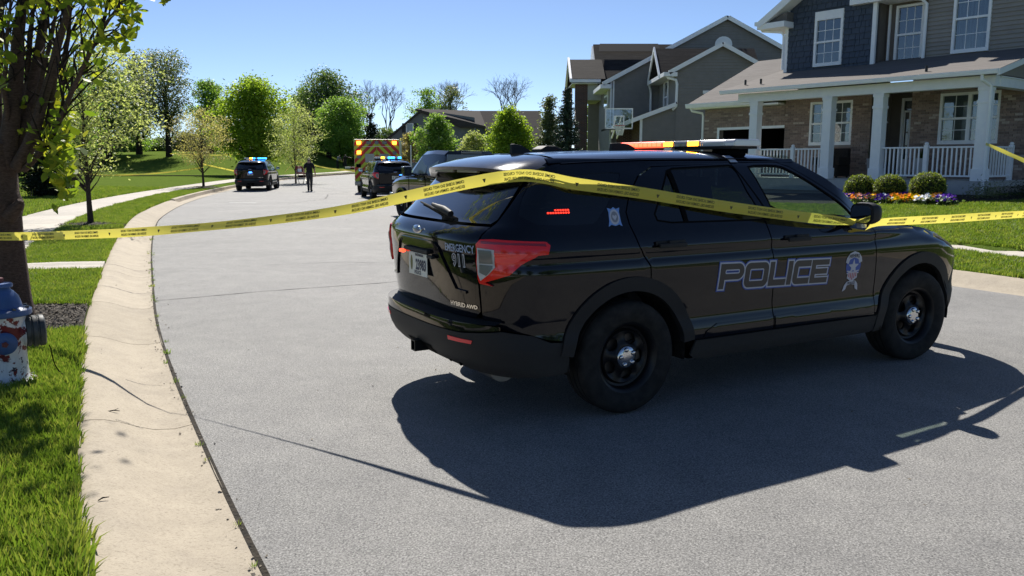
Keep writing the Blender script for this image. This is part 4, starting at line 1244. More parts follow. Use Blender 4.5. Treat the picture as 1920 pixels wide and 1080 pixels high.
        MB().add(V, [(0, 1, 3, 2), (2, 3, 5, 4), (4, 5, 7, 6)]).build('reflective_strip', M_PATCH, t)
    # windscreen and cowl
    V = []; F = []; na, nb = 13, 11
    for i in range(na):
        f = i / (na - 1)
        x = 2.78 + (3.60 - 2.78) * f; z = 1.712 + (1.19 - 1.712) * f; hw = 0.665 + (0.80 - 0.665) * f
        for j in range(nb):
            k = -1 + 2 * j / (nb - 1)
            V.append((x + 0.16 * (1 - k * k) * (0.4 + 0.6 * f) - 0.03, k * hw, z + 0.02 * math.sin(math.pi * f)))
    F = [(i * nb + j, (i + 1) * nb + j, (i + 1) * nb + j + 1, i * nb + j + 1) for i in range(na - 1) for j in range(nb - 1)]
    MB().add(V, F).build('windscreen', M_GLASS_W, t, smooth=R(60))
    # bonnet
    xs = np.linspace(3.52, 4.86, 30); ys = np.linspace(-1, 1, 31)
    XX, YN = np.meshgrid(xs, ys, indexing='ij')
    hw = np.array([abs(S(np.array([ux(x, float(ev(T_HOOD, x)) - 0.01)]), np.array([float(ev(T_HOOD, x)) - 0.01]))[0][1]) for x in np.minimum(xs, 4.70)])
    hw = np.where(xs > 4.70, hw * np.sqrt(np.clip(1 - ((xs - 4.70) / 0.40) ** 2, 0.2, 1)), hw)
    YY = YN * hw[:, None] * 0.995
    ZZ = ev(T_HOOD, XX) + 0.045 * (1 - np.abs(YN) ** 2.5) + 0.012 * np.exp(-((np.abs(YN) - 0.62) / 0.08) ** 2) - 0.003
    ii = np.arange(XX.size).reshape(XX.shape)
    q = np.stack([ii[:-1, :-1], ii[1:, :-1], ii[1:, 1:], ii[:-1, 1:]], -1).reshape(-1, 4)
    link('bonnet', np_mesh('bonnet', np.stack([XX, YY, ZZ], -1).reshape(-1, 3), q, M_CPAINT, True), t)
    # front bumper and grille
    fp_ = [(ux(4.56, 0.55), 0.55)]
    u1 = CU[-1]
    fb = dens([(ux(4.60, 0.45), 0.45), (ux(4.66, 0.33), 0.33), (u1 * 2 - ux(4.66, 0.33), 0.33), (u1 * 2 - ux(4.60, 0.45), 0.45), (u1 * 2 - ux(4.66, 0.80), 0.80), (u1 * 2 - ux(4.72, 0.90), 0.90), (ux(4.72, 0.90), 0.90), (ux(4.66, 0.80), 0.80)], 0.04)
    def SF(a, b):
        r1 = S(np.minimum(a, 2 * u1 - a), b)
        r1[:, 1] = np.where(a > u1, -r1[:, 1], r1[:, 1]); return r1
    surf_panel('front_bumper', [fb], SF, M_CPLAS, t, 0.06, 0.02)
    # dark inner shell, floor, underbody
    mb = MB()
    mb.bb(0.62, 4.70, -0.46, 0.46, 0.24, 0.40)
    mb.bb(0.20, 0.62, -0.74, 0.74, 0.36, 0.66)
    mb.bb(1.62, 3.55, -0.90, 0.90, 0.30, 0.46)
    mb.bb(3.64, 4.66, -0.44, 0.44, 0.40, 1.06)
    mb.bb(0.10, 1.60, -0.44, 0.44, 0.40, 0.95)
    mb.bb(0.20, 0.34, -0.74, 0.74, 0.60, 1.20); mb.bb(0.34, 0.62, -0.84, 0.84, 0.60, 1.20)
    mb.bb(1.585, 3.45, -0.93, -0.90, 0.40, 1.20); mb.bb(1.585, 3.45, 0.90, 0.93, 0.40, 1.20)
    mb.bb(0.50, 1.585, -0.915, -0.88, 0.97, 1.22); mb.bb(0.50, 1.585, 0.88, 0.915, 0.97, 1.22)
    mb.bb(3.45, 4.25, -0.80, -0.77, 0.96, 1.04); mb.bb(3.45, 4.25, 0.77, 0.80, 0.96, 1.04)
    mb.bb(3.40, 3.58, -0.85, 0.85, 0.45, 1.14)
    mb.build('underbody', M_GAP, t)
    for ya, yb in ((-0.62, -0.20), (0.25, 0.60)):
        mb = MB(); mb.tube([(0.30, ya, 0.315), (0.30, yb, 0.315)], 0.09, 16, flat=0.75)
        mb.build('silencer', M_DIRTCH, t, smooth=R(50))
    # ---------------- cabin
    cab = link('cabin', None, t)
    mb = MB(); mb.bb(3.02, 3.55, -0.76, 0.76, 0.86, 1.16); mb.bb(2.98, 3.12, 0.10, 0.62, 1.10, 1.22); mb.build('dashboard', M_IN, cab, bevel=0.04)
    for sy in (-1, 1):
        mb = MB()
        mb.bb(2.20, 2.72, sy * 0.38 - 0.25, sy * 0.38 + 0.25, 0.62, 0.80)
        M2 = Matrix.Rotation(R(-14), 4, 'Y')
        mb.box((2.20, sy * 0.38, 1.08), (0.13, 0.46, 0.62), M2)
        mb.build('front_seat', M_SEAT, cab, bevel=0.04, smooth=R(50))
        mb = MB(); mb.box((2.10, sy * 0.38, 1.46), (0.10, 0.26, 0.17), M2); mb.tube([(2.12, sy * 0.38 - 0.06, 1.30), (2.10, sy * 0.38 - 0.06, 1.42)], 0.008, 6); mb.tube([(2.12, sy * 0.38 + 0.06, 1.30), (2.10, sy * 0.38 + 0.06, 1.42)], 0.008, 6)
        mb.build('headrest', M_SEAT, cab, bevel=0.03, smooth=R(50))
    mb = MB(); mb.bb(1.22, 1.36, -0.62, 0.62, 0.75, 1.30); mb.bb(1.3, 1.75, -0.62, 0.62, 0.6, 0.76); mb.build('rear_bench', M_SEAT, cab, bevel=0.04)
    mb = MB()
    Mr = Matrix.Translation((2.90, 0.38, 1.12)) @ Matrix.Rotation(R(-64), 4, 'Y')
    V = []; F = []; n1, n2 = 28, 8
    for i in range(n1):
        a = 2 * math.pi * i / n1
        for j in range(n2):
            b = 2 * math.pi * j / n2
            V.append(Mr @ Vector(((0.185 + 0.016 * math.cos(b)) * math.cos(a), (0.185 + 0.016 * math.cos(b)) * math.sin(a), 0.016 * math.sin(b))))
    F = [(i * n2 + j, ((i + 1) % n1) * n2 + j, ((i + 1) % n1) * n2 + (j + 1) % n2, i * n2 + (j + 1) % n2) for i in range(n1) for j in range(n2)]
    mb.add(V, F); mb.bar(Mr @ Vector((-0.18, 0, 0)), Mr @ Vector((0.18, 0, 0)), 0.05, 0.02); mb.build('steering_wheel', M_IN, cab, smooth=R(60))
    mb = MB(); mb.box((2.86, 0.0, 1.565), (0.03, 0.22, 0.06)); mb.tube([(2.88, 0, 1.58), (2.92, 0, 1.66)], 0.012, 6); mb.build('rear_view_mirror', M_IN, cab, bevel=0.01)
    mb = MB(); mb.box((2.72, -0.18, 1.575), (0.12, 0.16, 0.075)); mb.build('dash_camera', M_GAP, cab, bevel=0.015)
    mb = MB()
    for k in range(9): mb.tube([(1.98, -0.6 + 0.15 * k, 0.8), (1.94, -0.6 + 0.15 * k, 1.62)], 0.008, 6)
    mb.bb(1.94, 1.97, -0.66, 0.66, 1.24, 1.27); mb.bb(1.945, 1.965, -0.66, 0.66, 0.7, 1.2)
    mb.build('partition_screen', M_IN, cab)
    mb = MB(); mb.bb(0.62, 2.75, -0.64, 0.64, 1.665, 1.68); mb.build('headliner', mat('headliner', (0.10, 0.10, 0.10), 0.9), cab)
    # ---------------- roof gear
    for x, y in ((0.74, 0.06), (1.62, 0.05)):
        zb = float(roof_z(np.array(x), np.array(y)))
        k = 0.85 if x < 1 else 1.0
        poly = [(0, 0), (0.23, 0), (0.17, 0.030), (0.10, 0.060), (0.03, 0.072), (0.0, 0.070)] if x < 1 else [(0, 0), (0.23, 0), (0.22, 0.03), (0.16, 0.055), (0.08, 0.064), (0.0, 0.060)]
        mb = MB(); w_ = 0.022
        mb.prism(poly, lambda a, b: (x + a * k, y - w_ * (1 - 6 * b), zb - 0.004 + b), lambda a, b: (x + a * k, y + w_ * (1 - 6 * b), zb - 0.004 + b))
        mb.build('roof_aerial', M_CPLAS, t, bevel=0.004)
    zb = float(roof_z(np.array(1.15), np.array(0.35)))
    mb = MB(); mb.prism([(0, 0), (0.20, 0), (0.19, 0.035), (0.13, 0.056), (0.05, 0.056), (0.0, 0.03)], lambda a, b: (1.10 + a, 0.23, zb + b - 0.004), lambda a, b: (1.10 + a, 0.37, zb + b - 0.004))
    mb.build('roof_antenna_box', M_CPLAS, t, bevel=0.008)
    # ---------------- light bar
    lb_ = link('light_bar', None, t)
    bx, bz, hl = 2.30, 1.781, 0.71
    mb = MB(); mb.bb(bx - 0.13, bx + 0.13, -hl + 0.03, hl - 0.03, bz - 0.022, bz - 0.004); mb.build('bar_base', M_CPLAS, lb_, bevel=0.004)
    for sd in (-1, 1):
        mb = MB(); mb.bb(bx - 0.06, bx + 0.06, min(sd * 0.40, sd * 0.58), max(sd * 0.40, sd * 0.58), bz - 0.06, bz - 0.022)
        mb.bb(bx - 0.10, bx + 0.10, min(sd * 0.52, sd * 0.60), max(sd * 0.52, sd * 0.60), bz - 0.075, bz - 0.03); mb.build('bar_foot', M_GAP, lb_, bevel=0.01)
    def seg(name, y0, y1, m, ins=0.0, end=0):
        w0 = 0.155 - ins; z0, z1 = bz - 0.004 + ins * 0.5, bz + 0.045 - ins * 0.6
        poly = [(-w0, z0), (w0, z0), (w0, z0 + 0.032), (w0 - 0.018, z1), (-w0 + 0.018, z1), (-w0, z0 + 0.032)]
        mb = MB()
        if end == 0: mb.prism(poly, lambda a, b: (bx + a, y0, b), lambda a, b: (bx + a, y1, b))
        elif end < 0: mb.prism(poly, lambda a, b: (bx + a * 0.86, y0, b), lambda a, b: (bx + a, y1, b))
        else: mb.prism(poly, lambda a, b: (bx + a, y0, b), lambda a, b: (bx + a * 0.86, y1, b))
        return mb.build(name, m, lb_, bevel=0.006)
    if lamp == 'red':
        segs = [(-hl, -hl + 0.08, M_LENS_C, -1), (-hl + 0.081, -0.40, M_LENS_C, 0), (-0.399, -0.371, M_LENS_C, 0), (-0.37, -0.221, M_LENS_D, 0), (-0.22, -0.071, M_LENS_D, 0), (-0.07, 0.055, M_LENS_D, 0), (0.056, 0.36, M_E_RED, 0), (0.361, hl - 0.081, M_E_RED, 0), (hl - 0.08, hl, M_E_RED, 1)]
        for y0, y1, m, en in segs: seg('bar_lens', y0, y1, m, 0, en)
        for y0, y1, m in ((-0.355, -0.235, M_E_AMB), (-0.062, 0.048, M_E_AMB)):
            for k in range(5):
                a = y0 + (y1 - y0) * k / 5
                MB().bb(bx - 0.164, bx - 0.150, a, a + (y1 - y0) / 5 - 0.005, bz + 0.002, bz + 0.038).build('lamp_module', m, lb_, bevel=0.003)
        for k in range(9):
            a = 0.085 + k * 0.058
            MB().bb(bx - 0.162, bx - 0.150, a, a + 0.044, bz + 0.006, bz + 0.030).build('lamp_module', mat('lit_red_core', (0.8, 0.1, 0.05), 0.3, emit=(1.0, 0.13, 0.05), es=2.4), lb_, bevel=0.003)
        MB().bb(bx - 0.168, bx - 0.10, -0.06, 0.03, bz - 0.032, bz - 0.006).build('bar_bracket', M_LENS_C, lb_, bevel=0.004)
    # ---------------- decals on the right side (and left, mirrored)
    for sd in (-1, 1):
        H = 0.180; x0, z0 = 1.812, 0.785; zs = -0.030 / 1.115; total = sum(l[3] for l in letter_loops()); sx = 1.112 / total / H * 1.0
        def mapd(off):
            def f(a, b):
                aa = a if sd < 0 else (x0 * 2 + 1.112 - a)
                us = np.array([ux(v, 0.85) for v in np.atleast_1d(aa)])
                return S(us, b, None, off, sd)
            return f
        cur = 0.0
        dd = link('police_lettering', None, t)
        for ch, o, hs, adv in letter_loops():
            def tr(p): return (x0 + (cur + p[0]) * H * sx + 0.012 * p[1], z0 + p[1] * H + zs * ((cur + p[0]) * H * sx))
            O = [tr(p) for p in o]; Hh = [[tr(p) for p in h] for h in hs]
            for d, off, m, nm in ((0.017, 0.0022, M_DECB, 'letter_halo'), (0.009, 0.0030, M_DECW, 'letter_edge'), (-0.001, 0.0038, M_DECG, 'letter')):
                oo = offset_loop(O, d)
                hh = [offset_loop(h, -d * 0.8) for h in Hh] if d < 0.012 else [offset_loop(h, -0.013) for h in Hh]
                surf_panel(nm, [dens(oo, 0.02)] + [dens(h, 0.02) for h in hh], mapd(off), m, dd, 0.05, 0.0, sd > 0)
            cur += adv
        # shield with star between two ribbons
        bd = link('door_badge', None, t)
        bx0, bz0 = 3.215, 0.83
        def B(name, pts, m, off, par=bd): 
            lp = dens([(bx0 + a, bz0 + b) for a, b in pts], 0.02)
            return surf_panel(name, [lp], (lambda a, b: S(np.array([ux(v, 0.85) for v in a]), b, None, off, sd)), m, par, None, 0.0, sd > 0)
        B('badge_halo', [(0.085 * math.cos(a), 0.035 + 0.085 * math.sin(a)) for a in np.linspace(0, 6.28, 30)[:-1]], M_DECB, 0.0022)
        B('badge_shield', [(-0.05, -0.01), (-0.06, -0.06), (-0.03, -0.075), (0, -0.10), (0.03, -0.075), (0.06, -0.06), (0.05, -0.01)], M_DECW, 0.0026)
        for k in range(-2, 3): B('badge_stripe', [(k * 0.02 - 0.005, -0.075 + abs(k) * 0.012), (k * 0.02 + 0.005, -0.075 + abs(k) * 0.012), (k * 0.02 + 0.004, -0.02), (k * 0.02 - 0.004, -0.02)], M_DECR, 0.0034)
        B('badge_ribbon', [(-0.095, 0.065), (-0.062, 0.052), (-0.05, 0.085), (0, 0.102), (0.05, 0.085), (0.062, 0.052), (0.095, 0.065), (0.085, 0.10), (0.05, 0.135), (0, 0.148), (-0.05, 0.135), (-0.085, 0.10)], M_DECW, 0.0030)
        B('badge_ribbon', [(-0.09, -0.165), (-0.055, -0.150), (-0.045, -0.118), (0, -0.112), (0.045, -0.118), (0.055, -0.150), (0.09, -0.165), (0.078, -0.115), (0.052, -0.088), (0, -0.080), (-0.052, -0.088), (-0.078, -0.115)], M_DECW, 0.0030)
        st = []
        for k in range(10):
            r_ = 0.062 if k % 2 == 0 else 0.026; a = math.pi / 2 + k * math.pi / 5; st.append((r_ * math.cos(a), 0.028 + r_ * math.sin(a)))
        B('badge_star', st, M_DECW, 0.0034)
        for sy_, ww in ((0.0, 0.06), (-0.018, 0.05)): B('badge_bar', [(-0.07, sy_), (-0.02, sy_ - 0.006), (-0.02, sy_ - 0.014), (-0.07, sy_ - 0.008)], M_DECW, 0.0032); B('badge_bar', [(0.02, sy_ - 0.006), (0.07, sy_), (0.07, sy_ - 0.008), (0.02, sy_ - 0.014)], M_DECW, 0.0032)
        mir = 1 if sd < 0 else -1
        flat_text('badge_text', 'FISHERS', 0.036, lambda a, b: S(np.array([ux(v, 0.85) for v in bx0 + a * mir]), bz0 + 0.103 + b - 2.2 * a * a, None, 0.0042, sd), M_DECK, bd, 0.001, 0.95)
        flat_text('badge_text', 'POLICE', 0.026, lambda a, b: S(np.array([ux(v, 0.85) for v in bx0 + a * mir]), bz0 - 0.110 + b, None, 0.0042, sd), M_DECK, bd, 0.001, 1.0)
        # small crest on the rear pillar
        cr = link('pillar_crest', None, t); cx0, cz0 = 0.965, 1.312
        def C(name, pts, m, off):
            lp = dens([(cx0 + a, cz0 + b) for a, b in pts], 0.02)
            surf_panel(name, [lp], (lambda a, b: S(np.array([ux(v, 1.3) for v in a]), b, None, off, sd)), m, cr, None, 0.0, sd > 0)
        C('crest_base', [(-0.052, -0.06), (-0.03, -0.048), (0, -0.056), (0.03, -0.048), (0.052, -0.06), (0.045, -0.03), (0.042, 0.03), (0.05, 0.058), (0.02, 0.05), (0, 0.062), (-0.02, 0.05), (-0.05, 0.058), (-0.042, 0.03), (-0.045, -0.03)], mat('decal_light_blue', (0.16, 0.30, 0.62), 0.45), 0.0022)
        C('crest_field', [(0.038 * math.cos(a), 0.048 * math.sin(a)) for a in np.linspace(0, 6.28, 24)[:-1]], M_DECW, 0.003)
        C('crest_ring', [(0.027 * math.cos(a), 0.035 * math.sin(a)) for a in np.linspace(0, 6.28, 20)[:-1]], mat('decal_mid_grey', (0.20, 0.21, 0.24), 0.45), 0.0036)
        C('crest_heart', [(0, -0.022), (0.018, 0.0), (0.014, 0.014), (0, 0.006), (-0.014, 0.014), (-0.018, 0.0)], M_DECW, 0.0042)
    # wheels
    for sd in (-1, 1):
        wheel_parts(t, RAX, sd); wheel_parts(t, FAX, sd, R(-3) if lamp == 'red' else 0)
    return t

SUV_LOC, SUV_YAW = (-0.622, 5.568, 0.0), R(29.61)
hero = make_suv('red')
hero.location = SUV_LOC; hero.rotation_euler = (0, 0, SUV_YAW)
# ------------------------------------------------------------------ house with the porch (local frame: x to the right along the front, y into the house)
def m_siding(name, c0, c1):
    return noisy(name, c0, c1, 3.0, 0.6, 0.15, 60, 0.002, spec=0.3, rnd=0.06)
M_TRIM = noisy('white_trim', (0.84, 0.85, 0.86), (0.90, 0.90, 0.90), 5, 0.5, spec=0.4)
M_BRICK = [noisy('brick_tone_%d' % i, c, tuple(k * 1.35 for k in c), 22, 0.9, 0.4, 90, 0.004) for i, c in enumerate(
    [(0.225, 0.163, 0.135), (0.265, 0.195, 0.16), (0.175, 0.128, 0.11), (0.30, 0.225, 0.185), (0.245, 0.185, 0.158), (0.38, 0.31, 0.26)])]
M_MORTAR = noisy('mortar', (0.24, 0.21, 0.185), (0.31, 0.28, 0.25), 12, 0.95, 0.4, 60, 0.004)
M_TAUPE = m_siding('taupe_siding', (0.27, 0.248, 0.222), (0.30, 0.276, 0.248))
M_BLUE = m_siding('slate_blue_shakes', (0.055, 0.070, 0.098), (0.070, 0.088, 0.120))
def m_shingle(name, c0, c1, c2):
    m = mat(name, c0, 0.9, spec=0.2)
    t = NT(m); co = t.coord()
    c = t.ramp(t.noise(t.coord((0.3, 2.6, 2.6)), 3.0, 5, 0.8), [(0.32, c0), (0.5, c1), (0.66, c2)])
    c = t.mix(0.3, c, t.ramp(t.noise(co, 60, 3, 0.7), [(0.3, c0), (0.7, c2)]))
    t.l(c, t.b.inputs['Base Color']); t.bump(t.noise(co, 70, 4), 0.5, 0.006)
    return m
M_SHING = m_shingle('weathered_shingles', (0.115, 0.104, 0.096), (0.150, 0.137, 0.127), (0.195, 0.180, 0.168))
M_SHING_D = m_shingle('dark_shingles', (0.014, 0.012, 0.011), (0.030, 0.026, 0.024), (0.065, 0.056, 0.052))
M_WINGLASS = mat('house_window_glass', (0.05, 0.06, 0.07), 0.03, coat=1.0, spec=0.8)
def m_blind():
    m = mat('window_blind', (0.30, 0.34, 0.32), 0.25, coat=0.8)
    t = NT(m)
    wv = t.n('ShaderNodeTexWave'); wv.wave_type = 'BANDS'; wv.bands_direction = 'Z'; wv.inputs['Scale'].default_value = 9.0
    t.l(t.coord(), wv.inputs['Vector'])
    t.l(t.ramp(wv.outputs['Fac'], [(0.2, (0.16, 0.19, 0.18)), (0.6, (0.27, 0.30, 0.285))]), t.b.inputs['Base Color'])
    return m
M_BLIND = m_blind()
def m_curt():
    m = mat('curtain', (0.3, 0.3, 0.3), 0.8)
    t = NT(m); n = t.noise(t.coord((9, 9, 0.4)), 2.2, 3, 0.6)
    t.l(t.ramp(n, [(0.35, (0.05, 0.055, 0.06)), (0.55, (0.30, 0.31, 0.33)), (0.7, (0.52, 0.53, 0.54))]), t.b.inputs['Base Color'])
    return m
M_CURT = m_curt()
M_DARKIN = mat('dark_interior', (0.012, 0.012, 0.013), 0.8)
M_DECKP = noisy('painted_deck', (0.40, 0.40, 0.40), (0.47, 0.47, 0.46), 6, 0.7)
M_BRONZE = mat('black_metal', (0.012, 0.012, 0.012), 0.45)

def window(par, x0, x1, z0, z1, y, cols=3, rows=2, sashes=2, name='window', blind=None, double=False, head=0.0, glass=None):
    """sash window proud of the wall at y (front towards -y); frame, panes, bars are parts/sub-parts"""
    w = link(name, None, par)
    f = 0.075
    mb = MB()
    mb.bb(x0, x1, y - 0.055, y + 0.05, z0, z0 + f + 0.03)
    mb.bb(x0, x1, y - 0.055, y + 0.05, z1 - f - head, z1)
    mb.bb(x0, x0 + f, y - 0.055, y + 0.05, z0 + f + 0.03, z1 - f - head); mb.bb(x1 - f, x1, y - 0.055, y + 0.05, z0 + f + 0.03, z1 - f - head)
    zm = (z0 + z1 - head) / 2
    mb.bb(x0 + f, x1 - f, y - 0.045, y + 0.05, zm - 0.03, zm + 0.03)
    if double: mb.bb((x0 + x1) / 2 - 0.05, (x0 + x1) / 2 + 0.05, y - 0.05, y + 0.05, z0 + f + 0.03, zm - 0.03); mb.bb((x0 + x1) / 2 - 0.05, (x0 + x1) / 2 + 0.05, y - 0.05, y + 0.05, zm + 0.03, z1 - f - head)
    mb.build('window_frame', M_TRIM, w)
    spans = [(x0 + f, (x0 + x1) / 2 - 0.05), ((x0 + x1) / 2 + 0.05, x1 - f)] if double else [(x0 + f, x1 - f)]
    for a, b in spans:
        for k, (c, d) in enumerate(((z0 + f + 0.03, zm - 0.03), (zm + 0.03, z1 - f - head))):
            for i in range(cols):
                for j in range(rows):
                    xa, xb = a + (b - a) * i / cols, a + (b - a) * (i + 1) / cols
                    za, zb = c + (d - c) * j / rows, c + (d - c) * (j + 1) / rows
                    g = 0.008
                    MB().bb(xa + g, xb - g, y + 0.012, y + 0.022, za + g, zb - g).build('pane', glass or M_PANE, w)
            mb = MB()
            for i in range(1, cols): mb.bb(a + (b - a) * i / cols - 0.009, a + (b - a) * i / cols + 0.009, y + 0.006, y + 0.024, c, d)
            for j in range(1, rows): mb.bb(a, b, y + 0.004, y + 0.023, c + (d - c) * j / rows - 0.009, c + (d - c) * j / rows + 0.009)
            if mb.v: mb.build('glazing_bar', M_TRIM, w)
    if blind is not None: MB().bb(x0 + f, x1 - f, y + 0.06, y + 0.07, z0 + f, z1 - f - head).build('blind', blind, w)
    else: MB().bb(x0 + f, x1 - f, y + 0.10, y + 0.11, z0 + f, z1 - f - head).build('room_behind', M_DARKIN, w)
    return w
M_PANE = m_glass('window_pane', (0.62, 0.68, 0.68), 0.10, 0.01)

HA = Vector((12.13, 21.5, 0.0)); HROT = R(-51.4)
h1 = thing('porch_house', 'two-storey house with brick front porch, blue shakes and taupe siding at right', 'house', HA, HROT)
DK = 1.16
# --- brick walls with real bricks
bricks = []
def brick_wall(x0, x1, z0, z1, y, holes=(), lintel=()):
    bw, bh, mo = 0.198, 0.060, 0.0095
    row = 0; z = z0
    while z + bh <= z1 + 0.005:
        x = x0 - (0.104 if row % 2 else 0.0)
        while x < x1:
            a, b = max(x, x0), min(x + bw, x1)
            for hx0, hx1, hz0, hz1 in holes:
                if z + bh > hz0 and z < hz1 and b > hx0 and a < hx1:
                    if a < hx0: b = hx0
                    elif b > hx1: a = hx1
                    else: b = a
            if b - a > 0.02:
                bricks.append(((a + b) / 2, y, z + bh / 2, b - a, bh))
            x += bw + mo
        z += bh + mo; row += 1
YW = 1.8
W1 = (-6.05, -4.57, 2.19, 3.58); W2 = (-1.92, -0.30, 2.16, 3.60); GD = (-9.62, -6.95, 0.70, 2.79)
brick_wall(-6.95, -3.96, DK, 3.78, YW, [W1])
brick_wall(-2.72, 2.6, DK, 3.78, YW, [W2])
brick_wall(-10.3, -6.96, 0.75, 3.55, YW, [GD])
bw_ = link('brick_wall', None, h1)
mb = MB()
def wall_with_hole(mb, x0, x1, z0, z1, y0, y1, hole=None):
    if not hole: mb.bb(x0, x1, y0, y1, z0, z1); return
    a, b, c, d = hole
    mb.bb(x0, a, y0, y1, z0, z1); mb.bb(b, x1, y0, y1, z0, z1)
    if c > z0: mb.bb(a, b, y0, y1, z0, c)
    mb.bb(a, b, y0, y1, d, z1)
for x0, x1, z0, hole in ((-6.95, -3.96, 0.6, W1), (-2.72, 2.6, 0.6, W2), (-10.3, -6.955, 0.6, GD)):
    mb = MB(); wall_with_hole(mb, x0, x1, z0, 3.80 if x0 > -9 else 3.58, YW + 0.008, YW + 0.22, hole); mb.build('mortar_backing', M_MORTAR, bw_)
cl = Vector((0, 0, CAM_H))
rot = Matrix.Rotation(HROT, 3, 'Z')
def cdist(b): return (HA + rot @ Vector(b[:3]) - cl).length
bricks.sort(key=cdist)
vis = [b for b in bricks if b[2] > 1.25]
near = set(id(b) for b in vis[:300])
bmesh_cache = {}
def brick_mesh(w, h, mi):
    key = (round(w, 2), mi)
    if key not in bmesh_cache:
        bmesh_cache[key] = MB().bb(-w / 2, w / 2, -0.012, 0.08, -h / 2, h / 2).mesh('brick', M_BRICK[mi], bevel=0.003, seg=1)
    return bmesh_cache[key]
rest = [MB() for _ in M_BRICK]
for b in bricks:
    mi = min(5, int(abs(random.gauss(0, 1.9)))) if random.random() > 0.04 else 5
    if id(b) in near:
        o = link('brick', brick_mesh(b[3], b[4], mi), bw_); o.location = (b[0], b[1] + random.uniform(-0.002, 0.002), b[2])
    else:
        rest[mi].bb(b[0] - b[3] / 2, b[0] + b[3] / 2, b[1] - 0.012, b[1] + 0.08, b[2] - b[4] / 2, b[2] + b[4] / 2)
for r_ in rest:
    if r_.v: tag(r_.build('brickwork', M_BRICK[rest.index(r_)], bw_), kind='stuff')
# soldier course over the garage
for k in range(33):
    x = GD[0] + 0.02 + k * 0.0815
    if x < GD[1] - 0.03:
        o = link('brick', brick_mesh(0.072, 0.06, random.choice((0, 1, 3, 4))), bw_); o.location = (x + 0.03, YW - 0.012, 2.90); o.scale = (0.95, 1, 3.2)
# --- porch
PD = 2.6
mb = MB(); mb.bb(-7.2, 0.32, -0.05, PD, 1.02, DK - 0.02); mb.build('porch_base', M_DECKP, h1)
k = 0
x = -7.22
for k in range(21):
    y0 = -0.08 + k * 0.125
    MB().bb(-7.25, 0.36, y0, y0 + 0.118, DK - 0.02, DK + 0.004).build('deck_board', M_DECKP, h1)
for x0, x1 in ((-7.2, -4.6), (-4.59, -2.0), (-1.99, 0.33)):
    MB().bb(x0, x1, -0.075, -0.051, 0.80, 1.13).build('skirt_board', M_DECKP, h1)
MB().bb(-7.15, 0.28, 0.0, PD, 0.45, 1.02).build('porch_footing', M_MORTAR, h1)
def column(x, y=0.12, z1=3.57):
    c = link('porch_column', None, h1)
    w = 0.14
    MB().bb(x - w, x + w, y - w, y + w, DK, z1).build('shaft', M_TRIM, c)
    MB().bb(x - w - 0.03, x + w + 0.03, y - w - 0.03, y + w + 0.03, DK, DK + 0.32).build('plinth', M_TRIM, c, bevel=0.008)
    MB().bb(x - w - 0.022, x + w + 0.022, y - w - 0.022, y + w + 0.022, z1 - 0.42, z1 - 0.34).build('necking', M_TRIM, c, bevel=0.008)
    MB().bb(x - w - 0.02, x + w + 0.02, y - w - 0.02, y + w + 0.02, z1 - 0.10, z1 - 0.005).build('capital', M_TRIM, c, bevel=0.01)
    return c
for x in (0.0, -2.80, -4.37, -6.94): column(x)
# house number down the second column from the garage
nm = link('house_number', None, h1)
for i, ch in enumerate('11249'):
    flat_text('digit', ch, 0.155, lambda a, b: np.stack([-4.39 + a, np.full_like(a, -0.010), 2.82 - i * 0.125 + b], -1), M_BRONZE, nm, 0.004)
# railings
def railing(xa, xb, y=0.12, n=None, along_y=False, x_fix=0.0):
    rl = link('porch_railing', None, h1)
    z0, z1 = DK + 0.10, DK + 0.91
    if not along_y:
        MB().bb(xa, xb, y - 0.035, y + 0.035, z1 - 0.045, z1).build('top_rail', M_TRIM, rl, bevel=0.006)
        MB().bb(xa, xb, y - 0.025, y + 0.025, z0, z0 + 0.045).build('bottom_rail', M_TRIM, rl, bevel=0.006)
    else:
        MB().bb(x_fix - 0.035, x_fix + 0.035, xa, xb, z1 - 0.045, z1).build('top_rail', M_TRIM, rl, bevel=0.006)
        MB().bb(x_fix - 0.025, x_fix + 0.025, xa, xb, z0, z0 + 0.045).build('bottom_rail', M_TRIM, rl, bevel=0.006)
    L = xb - xa; n = n or int(L / 0.115)
    me = MB().bb(-0.018, 0.018, -0.018, 0.018, z0 + 0.04, z1 - 0.04).mesh('baluster', M_TRIM)
    for k in range(1, n):
        o = link('baluster', me, rl)
        o.location = (xa + L * k / n, y, 0) if not along_y else (x_fix, xa + L * k / n, 0)
    return rl
def newel(x, y=0.12):
    nw = link('newel_post', None, h1)
    MB().bb(x - 0.055, x + 0.055, y - 0.055, y + 0.055, DK, DK + 0.95).build('post', M_TRIM, nw)
    mb = MB(); mb.ell((x, y, DK + 0.985), (0.055, 0.055, 0.05), 14, 8); mb.build('finial', M_TRIM, nw, smooth=R(60))
railing(-2.66, -1.50); newel(-1.42); railing(-1.34, -0.14)
railing(-6.80, -5.62); newel(-5.53); railing(-5.45, -4.52)
railing(0.26, 1.65, along_y=True, x_fix=0.12, n=8); newel(0.12, 1.70)
